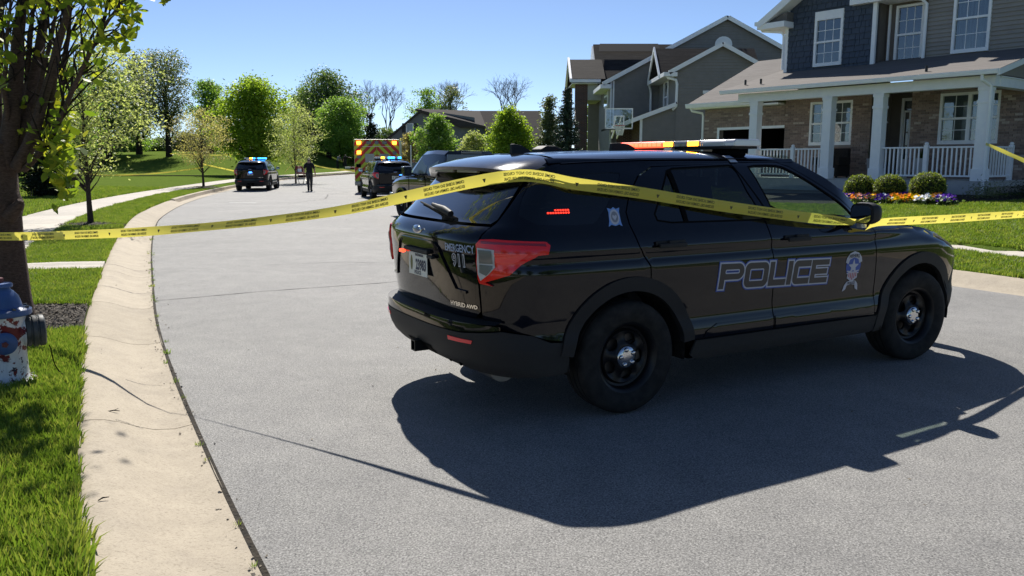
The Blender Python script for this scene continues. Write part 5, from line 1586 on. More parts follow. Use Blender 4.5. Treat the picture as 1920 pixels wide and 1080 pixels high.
# beam, gutter, porch roof
mb = MB(); mb.bb(-7.55, 0.24, -0.02, 0.26, 3.571, 3.84); mb.build('porch_beam', M_TRIM, h1)
mb = MB(); mb.bb(-0.02, 0.26, 0.262, PD, 3.571, 3.84); mb.build('porch_side_beam', M_TRIM, h1)
mb = MB(); mb.bb(-7.6, 0.30, 0.262, PD, 3.80, 3.83); mb.build('porch_ceiling', M_TRIM, h1)
mb = MB(); mb.prism([(-0.42, 3.842), (-0.30, 3.842), (-0.30, 3.955), (-0.44, 3.955), (-0.44, 3.93)], lambda a, b: (-8.0, a, b), lambda a, b: (0.44, a, b)); mb.build('gutter', M_TRIM, h1)
def roof_slab(name, pts, th, m, par=h1):
    """pts: 4+ 3D points of the upper face"""
    P = [Vector(p) for p in pts]; n = (P[1] - P[0]).cross(P[2] - P[0]).normalized()
    if n.z < 0: n = -n
    Q = [p - n * th for p in P]; k = len(P)
    f = [tuple(range(k)), tuple(range(2 * k - 1, k - 1, -1))] + [(i, k + i, k + (i + 1) % k, (i + 1) % k) for i in range(k)]
    return MB().add(P + Q, f).build(name, m, par)
roof_slab('porch_roof', [(-8.0, -0.36, 3.965), (0.46, -0.36, 3.965), (0.46, 3.05, 4.83), (-8.0, 3.05, 4.83)], 0.09, M_SHING)
# gable end of the porch roof
mb = MB(); mb.prism([(-0.20, 3.86), (PD + 0.3, 3.86), (PD + 0.3, 4.70), (-0.20, 3.92)], lambda a, b: (0.255, a, b), lambda a, b: (0.285, a, b)); mb.build('porch_gable_siding', M_TAUPE, h1)
mb = MB(); mb.prism([(-0.38, 3.80), (-0.38, 3.95), (3.04, 4.815), (3.04, 4.655)], lambda a, b: (0.40, a, b), lambda a, b: (0.468, a, b)); mb.build('rake_board', M_TRIM, h1)
# downpipe at the right column
mb = MB(); mb.tube([(0.05, -0.36, 3.86), (0.05, -0.34, 3.72), (0.17, -0.10, 3.58), (0.17, -0.06, 3.45), (0.17, -0.06, 1.1), (0.17, -0.12, 0.80)], 0.045, 8); mb.build('downpipe', M_TRIM, h1, smooth=R(30))
# windows, door
window(h1, W1[0], W1[1], W1[2], W1[3], YW + 0.06, 2, 2, blind=M_BLIND, double=True)
window(h1, W2[0], W2[1], W2[2], W2[3], YW + 0.06, 2, 2, blind=M_BLIND, double=True)
# recessed entrance
mb = MB(); mb.bb(-3.98, -3.94, YW + 0.2, 3.05, DK, 3.80); mb.build('entrance_side_wall', M_TAUPE, h1)
mb = MB(); mb.bb(-2.74, -2.70, YW + 0.2, 3.05, DK, 3.80); mb.build('entrance_side_wall', M_BRICK[0], h1)
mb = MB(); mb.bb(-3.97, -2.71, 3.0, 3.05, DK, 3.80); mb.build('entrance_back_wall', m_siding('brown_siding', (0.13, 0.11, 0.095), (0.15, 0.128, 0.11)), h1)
dr = link('front_door', None, h1)
mb = MB(); mb.bb(-4.62 + 1.05, -4.62 + 1.13, 2.94, 2.999, DK, 3.62); mb.bb(-2.80, -2.74, 2.94, 2.999, DK, 3.62); mb.bb(-3.49, -2.80, 2.94, 2.999, 3.53, 3.62); mb.bb(-3.49, -2.80, 2.94, 2.999, 3.18, 3.24); mb.bb(-3.28, -3.20, 2.94, 2.999, DK, 3.18); mb.build('door_frame', M_TRIM, dr)
MB().bb(-3.195, -2.805, 2.96, 2.998, DK, 3.175).build('door_leaf', noisy('tan_door', (0.22, 0.16, 0.12), (0.26, 0.19, 0.145), 5, 0.5), dr)
mb = MB(); mb.ell((-3.12, 2.93, 2.15), (0.03, 0.04, 0.03)); mb.build('handle', M_BRONZE, dr)
for j in range(3): MB().bb(-3.44, -3.33, 2.975, 2.998, 1.75 + j * 0.42, 2.13 + j * 0.42).build('sidelight_pane', M_WINGLASS, dr)
mb = MB(); mb.bb(-3.485, -3.285, 2.965, 2.974, DK, 1.74); mb.bb(-3.485, -3.445, 2.965, 2.974, 1.74, 3.175); mb.bb(-3.325, -3.285, 2.965, 2.974, 1.74, 3.175); mb.build('sidelight_frame', M_TRIM, dr)
for a, b in ((-3.48, -3.16), (-3.13, -2.81)): MB().bb(a, b, 2.97, 2.998, 3.25, 3.52).build('fanlight_pane', M_WINGLASS, dr)
wl = link('wall_lantern', None, h1)
mb = MB(); mb.tube([(-3.90, 2.55, 2.95), (-3.84, 2.45, 3.02), (-3.80, 2.40, 2.95)], 0.012, 6); mb.build('bracket', M_TRIM, wl)
mb = MB(); mb.lathe([(0.02, 0.06), (0.09, -0.02), (0.10, -0.05)], 14, Matrix.Translation((-3.80, 2.40, 2.90))); mb.build('shade', M_TRIM, wl, smooth=R(40))
# --- garage
gdr = link('garage_door_opening', None, h1)
mb = MB(); mb.bb(GD[0] - 0.09, GD[0], YW - 0.03, YW + 0.05, 0.70, GD[3] + 0.09); mb.bb(GD[0], GD[1] + 0.0, YW - 0.03, YW + 0.05, GD[3], GD[3] + 0.09); mb.build('garage_frame', M_TRIM, gdr)
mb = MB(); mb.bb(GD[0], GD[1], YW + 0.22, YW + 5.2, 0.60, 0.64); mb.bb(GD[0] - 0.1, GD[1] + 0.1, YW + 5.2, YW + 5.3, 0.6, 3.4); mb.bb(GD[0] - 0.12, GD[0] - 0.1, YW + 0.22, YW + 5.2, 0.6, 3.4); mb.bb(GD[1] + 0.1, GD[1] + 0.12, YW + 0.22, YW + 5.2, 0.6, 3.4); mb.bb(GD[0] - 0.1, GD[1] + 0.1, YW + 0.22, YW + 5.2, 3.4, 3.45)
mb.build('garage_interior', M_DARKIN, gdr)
for k in range(7):
    xx = -9.4 + k * 0.34
    MB().bb(xx, xx + 0.2, YW + 4.6, YW + 5.1, 0.65, 1.6 + 0.7 * random.random()).build('stored_panel', random.choice((M_DARKIN, mat('stored_wood', (0.05, 0.03, 0.02), 0.8), mat('stored_grey', (0.06, 0.06, 0.06), 0.8))), gdr)
# garage roof (eave towards the street, gable end at the far left)
roof_slab('garage_roof', [(-10.75, 1.36, 3.76), (-6.5, 1.36, 3.76), (-6.5, 5.7, 5.60), (-10.75, 5.7, 5.60)], 0.10, M_SHING)
roof_slab('garage_roof', [(-10.75, 10.0, 3.76), (-6.5, 10.0, 3.76), (-6.5, 5.7, 5.60), (-10.75, 5.7, 5.60)], 0.10, M_SHING)
mb = MB(); mb.prism([(1.28, 3.60), (1.40, 3.60), (1.40, 3.752), (1.24, 3.752), (1.24, 3.72)], lambda a, b: (-10.80, a, b), lambda a, b: (-7.9, a, b)); mb.build('garage_gutter', M_TRIM, h1)
mb = MB(); mb.bb(-10.7, -7.0, 1.40, YW - 0.02, 3.56, 3.62); mb.build('garage_soffit', M_TRIM, h1)
mb = MB(); mb.prism([(YW, 0.6), (9.6, 0.6), (9.6, 3.62), (5.7, 5.46), (YW, 3.62)], lambda a, b: (-10.3, a, b), lambda a, b: (-10.15, a, b)); mb.build('garage_side_wall', M_TAUPE, h1)
mb = MB(); mb.tube([(-10.62, 1.33, 3.62), (-10.60, 1.40, 3.50), (-10.36, 1.72, 3.42), (-10.34, 1.74, 3.30), (-10.34, 1.74, 0.7)], 0.042, 8); mb.build('downpipe', M_TRIM, h1, smooth=R(30))
mb = MB(); mb.bb(-7.7, -6.4, 5.60, 5.82, 5.585, 5.66); mb.build('ridge_vent', mat('vent_black', (0.02, 0.02, 0.02), 0.6), h1)
for vx, vy, vz in ((-6.9, 0.25, 4.17), (-1.55, 0.05, 4.10), (-7.6, 0.4, 4.2)):
    mb = MB(); mb.lathe([(0.035, 0.0), (0.035, 0.16)], 10, Matrix.Translation((vx, vy, vz - 0.03))); mb.build('vent_pipe', M_BRONZE, h1)
# --- upper storey: shake gable
UB = 4.52
mb = MB(); mb.prism([(-7.0, UB), (-4.02, UB), (-4.02, 6.65), (-5.5, 7.52), (-7.0, 6.58)], lambda a, b: (a, YW + 0.02, b), lambda a, b: (a, YW + 0.2, b)); mb.build('gable_wall', M_BLUE, h1)
sw = link('shake_wall', None, h1)
BW = (-6.0, -5.03, 4.69, 6.40)
z = UB; row = 0
shk = {}
while z < 7.35:
    hz = 0.178
    x = -7.0 + 0.02
    xr = -4.03
    if z > 6.4: x = max(x, -7.0 + (z + 0.2 - 6.58) * 1.6)
    if z > 6.4: xr = min(xr, -4.02 - (z + 0.2 - 6.65) * 1.7)
    while x < xr - 0.01:
        w = random.choice((0.14, 0.18, 0.22, 0.26, 0.30))
        a, b = x, min(x + w, xr)
        skip = False
        if z + hz > BW[2] - 0.01 and z < BW[3]:
            if a < BW[1] and b > BW[0]:
                if a < BW[0] - 0.02: b = BW[0]
                elif b > BW[1] + 0.02: a = BW[1]
                else: skip = True
        if not skip and b - a > 0.02:
            dz = random.uniform(-0.006, 0.006)
            mb = MB(); g = 0.006
            y0 = YW
            mb.add([(a + g, y0 - 0.034, z + dz), (b - g, y0 - 0.034, z + dz), (b - g, y0 + 0.018, z + dz), (a + g, y0 + 0.018, z + dz), (a + g, y0 + 0.004, z + hz + 0.02), (b - g, y0 + 0.004, z + hz + 0.02), (b - g, y0 + 0.018, z + hz + 0.02), (a + g, y0 + 0.018, z + hz + 0.02)],
                   [(0, 3, 2, 1), (4, 5, 6, 7), (0, 1, 5, 4), (1, 2, 6, 5), (2, 3, 7, 6), (3, 0, 4, 7)])
            mb.build('shake', M_BLUE, sw)
        x += w
    z += hz; row += 1
window(h1, BW[0], BW[1], BW[2], BW[3], YW - 0.02, 3, 2, head=0.20, blind=M_CURT)
for x in (-7.03, -4.03): MB().bb(x - 0.06, x + 0.06, YW - 0.045, YW + 0.05, UB - 0.1, 6.6).build('corner_board', M_TRIM, h1)
MB().bb(-7.0, -6.9, YW + 0.05, 8.0, UB - 0.1, 6.6).build('left_side_wall', M_BLUE, h1)
# gable roof over the shakes: white rake boards and return at the left
roof_slab('gable_roof', [(-7.75, 1.25, 6.30), (-5.5, 1.25, 7.72), (-5.5, 8.0, 7.72), (-7.75, 8.0, 6.30)], 0.12, M_SHING)
roof_slab('gable_roof', [(-5.5, 1.25, 7.72), (-3.2, 1.25, 6.62), (-3.2, 8.0, 6.62), (-5.5, 8.0, 7.72)], 0.12, M_SHING)
mb = MB(); mb.prism([(-7.80, 6.02), (-7.80, 6.27), (-5.5, 7.73), (-5.5, 7.46)], lambda a, b: (a, 1.18, b), lambda a, b: (a, 1.245, b)); mb.build('rake_board', M_TRIM, h1)
mb = MB(); mb.prism([(-7.72, 6.12), (-7.72, 6.22), (-5.5, 7.58), (-5.5, 7.48)], lambda a, b: (a, 1.25, b), lambda a, b: (a, 1.78, b)); mb.build('rake_soffit', M_TRIM, h1)
mb = MB(); mb.bb(-7.78, -6.80, 1.22, 1.79, 6.02, 6.20); mb.bb(-7.78, -7.04, 1.79, 6.0, 6.02, 6.20); mb.build('eave_return', M_TRIM, h1)
mb = MB(); mb.prism([(-7.78, 6.205), (-6.82, 6.205), (-6.82, 6.50), (-7.2, 6.36)], lambda a, b: (a, 1.40, b), lambda a, b: (a, 1.78, b)); mb.build('return_roof', M_SHING, h1)
mb = MB(); mb.bb(-7.92, -7.79, 1.2, 6.0, 6.16, 6.28); mb.build('gutter', M_TRIM, h1)
mb = MB(); mb.tube([(-7.86, 1.4, 6.16), (-7.8, 1.5, 6.0), (-7.2, 1.72, 5.92), (-7.12, 1.74, 5.8), (-7.12, 1.74, 4.7)], 0.042, 8); mb.build('downpipe', M_TRIM, h1, smooth=R(30))
# recessed bay with a window, and its low eave
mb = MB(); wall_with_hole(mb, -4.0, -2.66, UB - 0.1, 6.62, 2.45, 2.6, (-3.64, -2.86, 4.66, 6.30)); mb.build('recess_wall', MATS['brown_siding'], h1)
window(h1, -3.68, -2.82, 4.60, 6.34, 2.44, 3, 2)
mb = MB(); mb.bb(-4.75, -2.55, 1.55, 2.6, 6.42, 6.60); mb.build('recess_eave', M_TRIM, h1)
mb = MB(); mb.bb(-3.90, -3.84, 2.38, 2.44, UB, 6.4); mb.build('recess_corner_board', M_TRIM, h1)
mb = MB(); mb.tube([(-3.1, 1.62, 6.44), (-2.75, 2.0, 6.36), (-2.62, 2.05, 6.22), (-2.62, 2.05, 4.66), (-2.62, 1.92, 4.58)], 0.048, 8); mb.build('downpipe', M_TRIM, h1, smooth=R(30))
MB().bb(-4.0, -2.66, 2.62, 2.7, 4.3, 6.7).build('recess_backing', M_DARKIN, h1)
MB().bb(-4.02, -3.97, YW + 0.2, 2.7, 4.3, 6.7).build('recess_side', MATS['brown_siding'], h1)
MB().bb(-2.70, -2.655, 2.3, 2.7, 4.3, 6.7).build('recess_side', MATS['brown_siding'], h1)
MB().bb(-4.7, -2.5, 2.6, 2.75, 6.6, 7.3).build('upper_backing', M_TAUPE, h1)
# taupe siding, one board per course
W4 = (-1.86, -0.85, 4.72, 6.62)
mb = MB(); wall_with_hole(mb, -2.62, 3.2, UB - 0.1, 7.3, 2.15, 2.3, (W4[0] + 0.04, W4[1] - 0.04, W4[2] + 0.04, W4[3] - 0.04)); mb.build('siding_backing', M_TAUPE, h1)
sd_ = link('siding_wall', None, h1)
z = UB
while z < 7.15:
    hz = 0.118
    for a, b in (((-2.60, W4[0]), (W4[1], 3.2)) if (z + hz > W4[2] and z < W4[3]) else ((-2.60, 3.2),)):
        MB().add([(a, 2.102, z), (b, 2.102, z), (b, 2.149, z), (a, 2.149, z), (a, 2.140, z + hz + 0.012), (b, 2.140, z + hz + 0.012), (b, 2.149, z + hz + 0.012), (a, 2.149, z + hz + 0.012)],
                 [(0, 3, 2, 1), (4, 5, 6, 7), (0, 1, 5, 4), (1, 2, 6, 5), (2, 3, 7, 6), (3, 0, 4, 7)]).build('siding_board', M_TAUPE, sd_)
    z += hz
window(h1, W4[0], W4[1], W4[2], W4[3], 2.12, 3, 2, blind=M_CURT)
roof_slab('main_roof', [(-2.7, 1.6, 7.3), (3.6, 1.6, 7.3), (3.6, 6.5, 9.2), (-2.7, 6.5, 9.2)], 0.15, M_SHING)
roof_slab('main_roof', [(-2.7, 11.5, 7.3), (3.6, 11.5, 7.3), (3.6, 6.5, 9.2), (-2.7, 6.5, 9.2)], 0.15, M_SHING)
mb = MB(); mb.prism([(2.3, 0.5), (11, 0.5), (11, 7.2), (6.5, 9.0), (2.3, 7.3)], lambda a, b: (3.05, a, b), lambda a, b: (3.2, a, b)); mb.build('right_side_wall', M_TAUPE, h1)
mb = MB(); mb.bb(-7.0, 3.0, 10.9, 11.0, 0.5, 6.4); mb.build('back_wall', M_TAUPE, h1)
# the house wall stands 2.6 m behind the columns
PORCH = {'porch_base', 'deck_board', 'skirt_board', 'porch_footing', 'porch_column', 'house_number', 'porch_railing', 'newel_post', 'porch_beam', 'porch_side_beam', 'porch_ceiling', 'porch_roof', 'porch_gable_siding'}
def _move(o, done=set()):
    if o.name.split('.')[0] in PORCH: return
    if o.location.length > 0:
        x_, y_, z_ = o.location; o.location = (x_ * 1.035 - 0.29, y_ + 0.8, (z_ - 1.66) * 1.032 + 1.66); o.scale = (o.scale.x * 1.035, 1, o.scale.z * 1.032)
    elif o.data is not None and o.data.name not in done:
        n_ = len(o.data.vertices); A_ = np.empty(n_ * 3, np.float32); o.data.vertices.foreach_get('co', A_); A_ = A_.reshape(-1, 3)
        if A_[:, 1].min() >= 1.0:
            A_[:, 0] = A_[:, 0] * 1.035 - 0.29; A_[:, 1] += 0.8; A_[:, 2] = (A_[:, 2] - 1.66) * 1.032 + 1.66
            o.data.vertices.foreach_set('co', A_.ravel()); o.data.update(); done.add(o.data.name)
    for c in KIDS.get(o, []): _move(c)
KIDS = {}
for c in bpy.data.objects:
    if c.parent is not None: KIDS.setdefault(c.parent, []).append(c)
for c in KIDS[h1]: _move(c)
# porch furniture seen through the rails
pc = thing('wicker_armchair', 'dark wicker armchair on the porch left of the entrance', 'chair', HA + rot @ Vector((-5.0, 1.5, DK + 0.004)), HROT)
M_WICK = noisy('dark_wicker', (0.012, 0.010, 0.009), (0.035, 0.028, 0.024), 40, 0.8, 0.8, 90, 0.01)
MB().bb(-0.42, 0.42, -0.38, 0.38, 0.05, 0.40).build('seat', M_WICK, pc, bevel=0.03)
MB().bb(-0.42, 0.42, 0.22, 0.38, 0.40, 0.92).build('backrest', M_WICK, pc, bevel=0.04)
for sx in (-1, 1): MB().bb(sx * 0.40 - 0.07, sx * 0.40 + 0.07, -0.38, 0.30, 0.40, 0.64).build('arm', M_WICK, pc, bevel=0.03)
for sx in (-1, 1):
    for sy in (-1, 1): MB().bb(sx * 0.36 - 0.025, sx * 0.36 + 0.025, sy * 0.32 - 0.025, sy * 0.32 + 0.025, 0, 0.06).build('leg', M_WICK, pc)
for i, (px, lab) in enumerate(((-2.35, 'tall pale planter with grassy plant right of the front door'), (-3.85, 'tall pale planter with grassy plant left of the front door'))):
    pt = thing('planter', lab, 'planter', HA + rot @ Vector((px - 0.1, 2.1, DK + 0.004)), HROT, 'porch planters')
    mb = MB(); mb.lathe([(0.13, 0), (0.15, 0.02), (0.20, 0.55), (0.21, 0.60), (0.185, 0.60), (0.17, 0.52)], 4, Matrix.Rotation(R(45), 4, 'Z')); mb.build('pot', M_DECKP, pt)
    mb = MB()
    for k in range(60):
        a = random.uniform(0, 6.28); r0 = random.uniform(0, 0.1); sp = random.uniform(0.05, 0.25); hh = random.uniform(0.25, 0.6)
        p0 = Vector((r0 * math.cos(a), r0 * math.sin(a), 0.55)); p1 = p0 + Vector((sp * math.cos(a), sp * math.sin(a), hh)); w_ = Vector((-math.sin(a), math.cos(a), 0)) * 0.012
        mb.add([p0 - w_, p0 + w_, p1], [(0, 1, 2)])
    mb.build('foliage', m_leaf('porch_plant', (0.03, 0.06, 0.012), (0.06, 0.10, 0.02)) if 'porch_plant' not in MATS else MATS['porch_plant'], pt)
# ------------------------------------------------------------------ grey two-storey house with the basketball hoop, and houses farther off
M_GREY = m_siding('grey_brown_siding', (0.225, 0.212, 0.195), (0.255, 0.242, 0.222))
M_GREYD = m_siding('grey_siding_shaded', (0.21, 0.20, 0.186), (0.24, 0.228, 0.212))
M_REDBR = None
def m_redbrick():
    m = mat('red_brickwork', (0.10, 0.04, 0.032), 0.9)
    t = NT(m); br = t.n('ShaderNodeTexBrick')
    br.inputs['Color1'].default_value = (0.115, 0.042, 0.034, 1); br.inputs['Color2'].default_value = (0.062, 0.026, 0.024, 1); br.inputs['Mortar'].default_value = (0.22, 0.19, 0.17, 1)
    br.inputs['Scale'].default_value = 1.0; br.inputs['Brick Width'].default_value = 0.21; br.inputs['Row Height'].default_value = 0.07; br.inputs['Mortar Size'].default_value = 0.008
    tc = t.n('ShaderNodeTexCoord'); sx = t.n('ShaderNodeSeparateXYZ'); cx = t.n('ShaderNodeCombineXYZ')
    t.l(tc.outputs['Object'], sx.inputs[0]); t.l(t.math('ADD', sx.outputs['X'], sx.outputs['Y']), cx.inputs['X']); t.l(sx.outputs['Z'], cx.inputs['Y'])
    t.l(cx.outputs[0], br.inputs['Vector']); t.l(br.outputs['Color'], t.b.inputs['Base Color'])
    return m
M_REDBR = m_redbrick()

def lap_wall(name, poly, y, m, par, course=0.14, depth=0.045, th=0.2, axis='y'):
    """wall facing -y (or -x) with real lap courses, joined; poly in (a, z)"""
    zs = [p[1] for p in poly]; z0, z1 = min(zs), max(zs)
    mb = MB()
    def clip(z):
        xs = []
        n = len(poly)
        for i in range(n):
            (a, b), (c, d) = poly[i], poly[(i + 1) % n]
            if (b <= z < d) or (d <= z < b): xs.append(a + (c - a) * (z - b) / (d - b))
        xs.sort(); return xs
    z = z0
    P = (lambda a, o, zz: (a, y + o, zz)) if axis == 'y' else (lambda a, o, zz: (y + o, a, zz))
    while z < z1 - 0.01:
        zt_ = min(z + course, z1 - 0.001)
        lo, hi = clip(z + 0.001), clip(zt_)
        if len(lo) >= 2 and len(hi) >= 2:
            a0, b0, a1, b1 = lo[0], lo[-1], hi[0], hi[-1]
            mb.add([P(a0, -depth, z), P(b0, -depth, z), P(b1, -0.002, zt_), P(a1, -0.002, zt_), P(a0, 0.0, z), P(b0, 0.0, z)], [(0, 1, 2, 3), (0, 4, 5, 1)])
        z += course
    mb.prism(poly, lambda a, b: P(a, 0.0, b), lambda a, b: P(a, th, b))
    return mb.build(name, m, par)

h2 = thing('grey_house', 'grey-brown two-storey gabled house behind the basketball hoop', 'house', (0, 0, 0))
def X_(u, Y): return at(u, 300, Y).x
def Z_(v, Y): return at(960, v, Y).z
GZ = 0.25
YN, YM, YF = 42.0, 47.0, 52.0
# main gable wall
ax, az = X_(1352, YM), Z_(36, YM)
ex, ez = X_(1143, YM), Z_(152, YM)
slope = (az - ez) / (ax - ex)
rx = 2 * ax - ex
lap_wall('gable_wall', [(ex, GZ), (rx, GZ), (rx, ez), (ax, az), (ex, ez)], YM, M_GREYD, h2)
def rake(par, p0, p1, Y, w=0.22, ov=0.30, nm='rake_board'):
    """white board along the gable edge"""
    d = Vector((p1[0] - p0[0], 0, p1[1] - p0[1])).normalized(); n = Vector((-d.z, 0, d.x));
    if n.z < 0: n = -n
    a, b = Vector((p0[0], 0, p0[1])), Vector((p1[0], 0, p1[1]))
    P = [a - n * 0.04, b - n * 0.04, b + n * (w - 0.04), a + n * (w - 0.04)]
    mb = MB(); mb.add([(q.x, Y - ov, q.z) for q in P] + [(q.x, Y - ov + 0.06, q.z) for q in P], [(0, 1, 2, 3), (7, 6, 5, 4), (0, 4, 5, 1), (1, 5, 6, 2), (2, 6, 7, 3), (3, 7, 4, 0)])
    mb.build(nm, M_TRIM, par)
rake(h2, (ex - 0.45, ez - 0.45 * slope), (ax, az), YM); rake(h2, (ax, az), (rx + 0.45, ez - 0.45 * slope), YM)
for s_ in (-1, 1):
    xe = ax + s_ * (rx - ax + 0.45)
    zo = ez - 0.45 * slope
    roof_slab('main_roof', [(ax, YM - 0.23, az + 0.165), (xe, YM - 0.23, zo + 0.165), (xe, YM + 14, zo + 0.165), (ax, YM + 14, az + 0.165)], 0.14, M_SHING_D, h2)
MB().bb(ex, ex + 0.2, YM + 0.2, 53.0, GZ, ez).build('left_wall', M_GREY, h2)
MB().bb(ex, ex + 2.5, 53.0, 53.2, GZ, ez).build('left_wall', M_GREY, h2)
MB().bb(ex + 2.5, ex + 2.7, 53.2, YM + 14, GZ, ez).build('left_wall', M_GREY, h2)
MB().bb(rx - 0.2, rx, YM + 0.2, YM + 14, GZ, ez).build('right_wall', M_GREY, h2)
MB().bb(ex, rx, YM + 13.9, YM + 14, GZ, ez).build('back_wall', M_GREY, h2)
for dx in (0.0, 0.14):
    MB().bb(ex - 0.04 + dx, ex + 0.05 + dx, YM - 0.06, YM - 0.022, 1.0, ez).build('corner_board', M_TRIM, h2)
mb = MB(); mb.bb(ex - 0.62, ex - 0.02, YM - 0.3, YM + 4.0, ez - 0.42, ez - 0.20); mb.build('eave_soffit', M_TRIM, h2)
# half-round gable vent
mb = MB(); cx, cz = X_(1348, YM), Z_(83, YM)
mb.prism([(cx + 0.48 * math.cos(R(a)), cz + 0.42 * math.sin(R(a))) for a in range(-20, 201, 20)], lambda a, b: (a, YM - 0.06, b), lambda a, b: (a, YM - 0.021, b)); mb.build('gable_vent', M_TRIM, h2)
# near wing
nx0, nx1 = X_(1264, YN), X_(1560, YN)
nax, naz = X_(1345, YN), Z_(86, YN)
nez = Z_(131, YN); nsl = (naz - nez) / (nax - nx0)
nrx = 2 * nax - nx0
lap_wall('wing_wall', [(nx0, GZ), (nx1, GZ), (nx1, nez - 0.6), (nrx, nez), (nax, naz), (nx0, nez)], YN, M_GREY, h2)
rake(h2, (nx0 - 0.40, nez - 0.40 * nsl), (nax, naz), YN, 0.20); rake(h2, (nax, naz), (nrx + 0.4, nez - 0.4 * nsl), YN, 0.20)
for s_ in (-1, 1):
    xe = nax + s_ * (nax - nx0 + 0.40)
    roof_slab('wing_roof', [(nax, YN - 0.23, naz + 0.145), (xe, YN - 0.23, nez - 0.4 * nsl + 0.145), (xe, YM + 2, nez - 0.4 * nsl + 0.145), (nax, YM + 2, naz + 0.145)], 0.12, M_SHING_D, h2)
# left wall of the wing (faces the street) with one tall window
MB().bb(nx0, nx0 + 0.15, YN + 0.2, YM, GZ, nez).build('wing_left_wall', M_GREY, h2)
wz0, wz1 = Z_(213, 44.3), Z_(150, 44.3)
wn_ = link('window', None, h2)
mb = MB(); mb.bb(nx0 - 0.07, nx0 - 0.003, 44.0, 45.2, wz0, wz0 + 0.12); mb.bb(nx0 - 0.07, nx0 - 0.003, 44.0, 45.2, wz1 - 0.12, wz1); mb.bb(nx0 - 0.07, nx0 - 0.003, 44.0, 44.12, wz0 + 0.12, wz1 - 0.12); mb.bb(nx0 - 0.07, nx0 - 0.003, 45.08, 45.2, wz0 + 0.12, wz1 - 0.12); mb.bb(nx0 - 0.06, nx0 - 0.003, 44.12, 45.08, (wz0 + wz1) / 2 - 0.04, (wz0 + wz1) / 2 + 0.04)
mb.build('window_frame', M_TRIM, wn_)
for k in range(2):
    a_, b_ = (wz0 + 0.12, (wz0 + wz1) / 2 - 0.04) if k == 0 else ((wz0 + wz1) / 2 + 0.04, wz1 - 0.12)
    MB().bb(nx0 - 0.02, nx0 - 0.004, 44.13, 45.07, a_, b_).build('pane', M_WINGLASS, wn_)
# small front gable above that window: ridge along x
gz0 = nez - 0.15; gpk = Z_(93, 44.3)
mb = MB(); mb.prism([(43.3, gz0), (46.2, gz0), (44.75, gpk)], lambda a, b: (nx0 - 0.28, a, b), lambda a, b: (nx0 - 0.02, a, b)); mb.build('front_gable', M_GREY, h2)
for ya in (43.0, 46.5):
    roof_slab('front_gable_roof', [(nx0 - 0.65, 44.75, gpk + 0.12), (nx0 + 4.6, 44.75, gpk + 0.12), (nx0 + 4.6, ya, gz0 + 0.02), (nx0 - 0.65, ya, gz0 + 0.02)], 0.10, M_SHING_D, h2)
mb = MB(); mb.prism([(42.95, gz0 - 0.15), (44.75, gpk), (44.75, gpk + 0.20), (42.95, gz0 + 0.05)], lambda a, b: (nx0 - 0.74, a, b), lambda a, b: (nx0 - 0.66, a, b)); mb.prism([(46.55, gz0 - 0.15), (44.75, gpk), (44.75, gpk + 0.20), (46.55, gz0 + 0.05)], lambda a, b: (nx0 - 0.735, a, b), lambda a, b: (nx0 - 0.665, a, b)); mb.build('front_gable_rake', M_TRIM, h2)
mb = MB(); mb.bb(nx0 - 0.7, nx0 - 0.02, YN - 0.3, YM - 0.3, nez - 0.34, nez - 0.14); mb.build('eave_soffit', M_TRIM, h2)
mb = MB(); mb.tube([(nx0 - 0.6, YN - 0.2, nez - 0.2), (nx0 - 0.45, YN - 0.12, nez - 0.4), (nx0 - 0.04, YN - 0.08, nez - 0.5), (nx0 + 0.02, YN - 0.08, nez - 0.7), (nx0 + 0.0, YN - 0.08, Z_(200, YN)), (nx0 - 0.18, YN - 0.08, Z_(206, YN))], 0.07, 8); mb.build('downpipe', M_TRIM, h2, smooth=R(30))
mb = MB(); mb.tube([(nx0 - 0.65, YM - 0.5, nez - 0.25), (nx0 - 0.5, YM - 0.2, nez - 0.55), (nx0 - 0.45, YM - 0.1, nez - 0.8), (nx0 - 0.45, YM - 0.1, 2.6)], 0.07, 8); mb.build('downpipe', M_TRIM, h2, smooth=R(30))
# lean-to on the left of the wing
lx0 = X_(1201, YN); lz0 = Z_(222, YN); lz1 = Z_(198, YN)
lap_wall('lean_to_wall', [(lx0, GZ), (nx0, GZ), (nx0, lz1), (lx0, lz0)], YN + 0.03, M_GREY, h2)
rake(h2, (lx0 - 1.5, lz0 - 1.5 * (lz1 - lz0) / (nx0 - lx0)), (nx0, lz1), YN, 0.20, 0.25)
roof_slab('lean_to_roof', [(nx0, YN - 0.24, lz1 + 0.17), (lx0 - 1.5, YN - 0.24, lz0 + 0.17 - 1.5 * (lz1 - lz0) / (nx0 - lx0)), (lx0 - 1.5, YM, lz0 + 0.17 - 1.5 * (lz1 - lz0) / (nx0 - lx0)), (nx0, YM, lz1 + 0.17)], 0.1, M_SHING_D, h2)
MB().bb(lx0 - 0.08, lx0 + 0.05, YN - 0.03, YN + 0.0, GZ, lz0).build('corner_board', M_TRIM, h2)
MB().bb(lx0, lx0 + 0.1, YN + 0.25, YM, GZ, lz0).build('lean_to_side', M_REDBR, h2)
mb = MB(); mb.bb(X_(1155, 45.5), lx0, 45.5, 45.6, GZ, Z_(236, 45.5)); mb.build('porch_brick_wall', M_REDBR, h2)
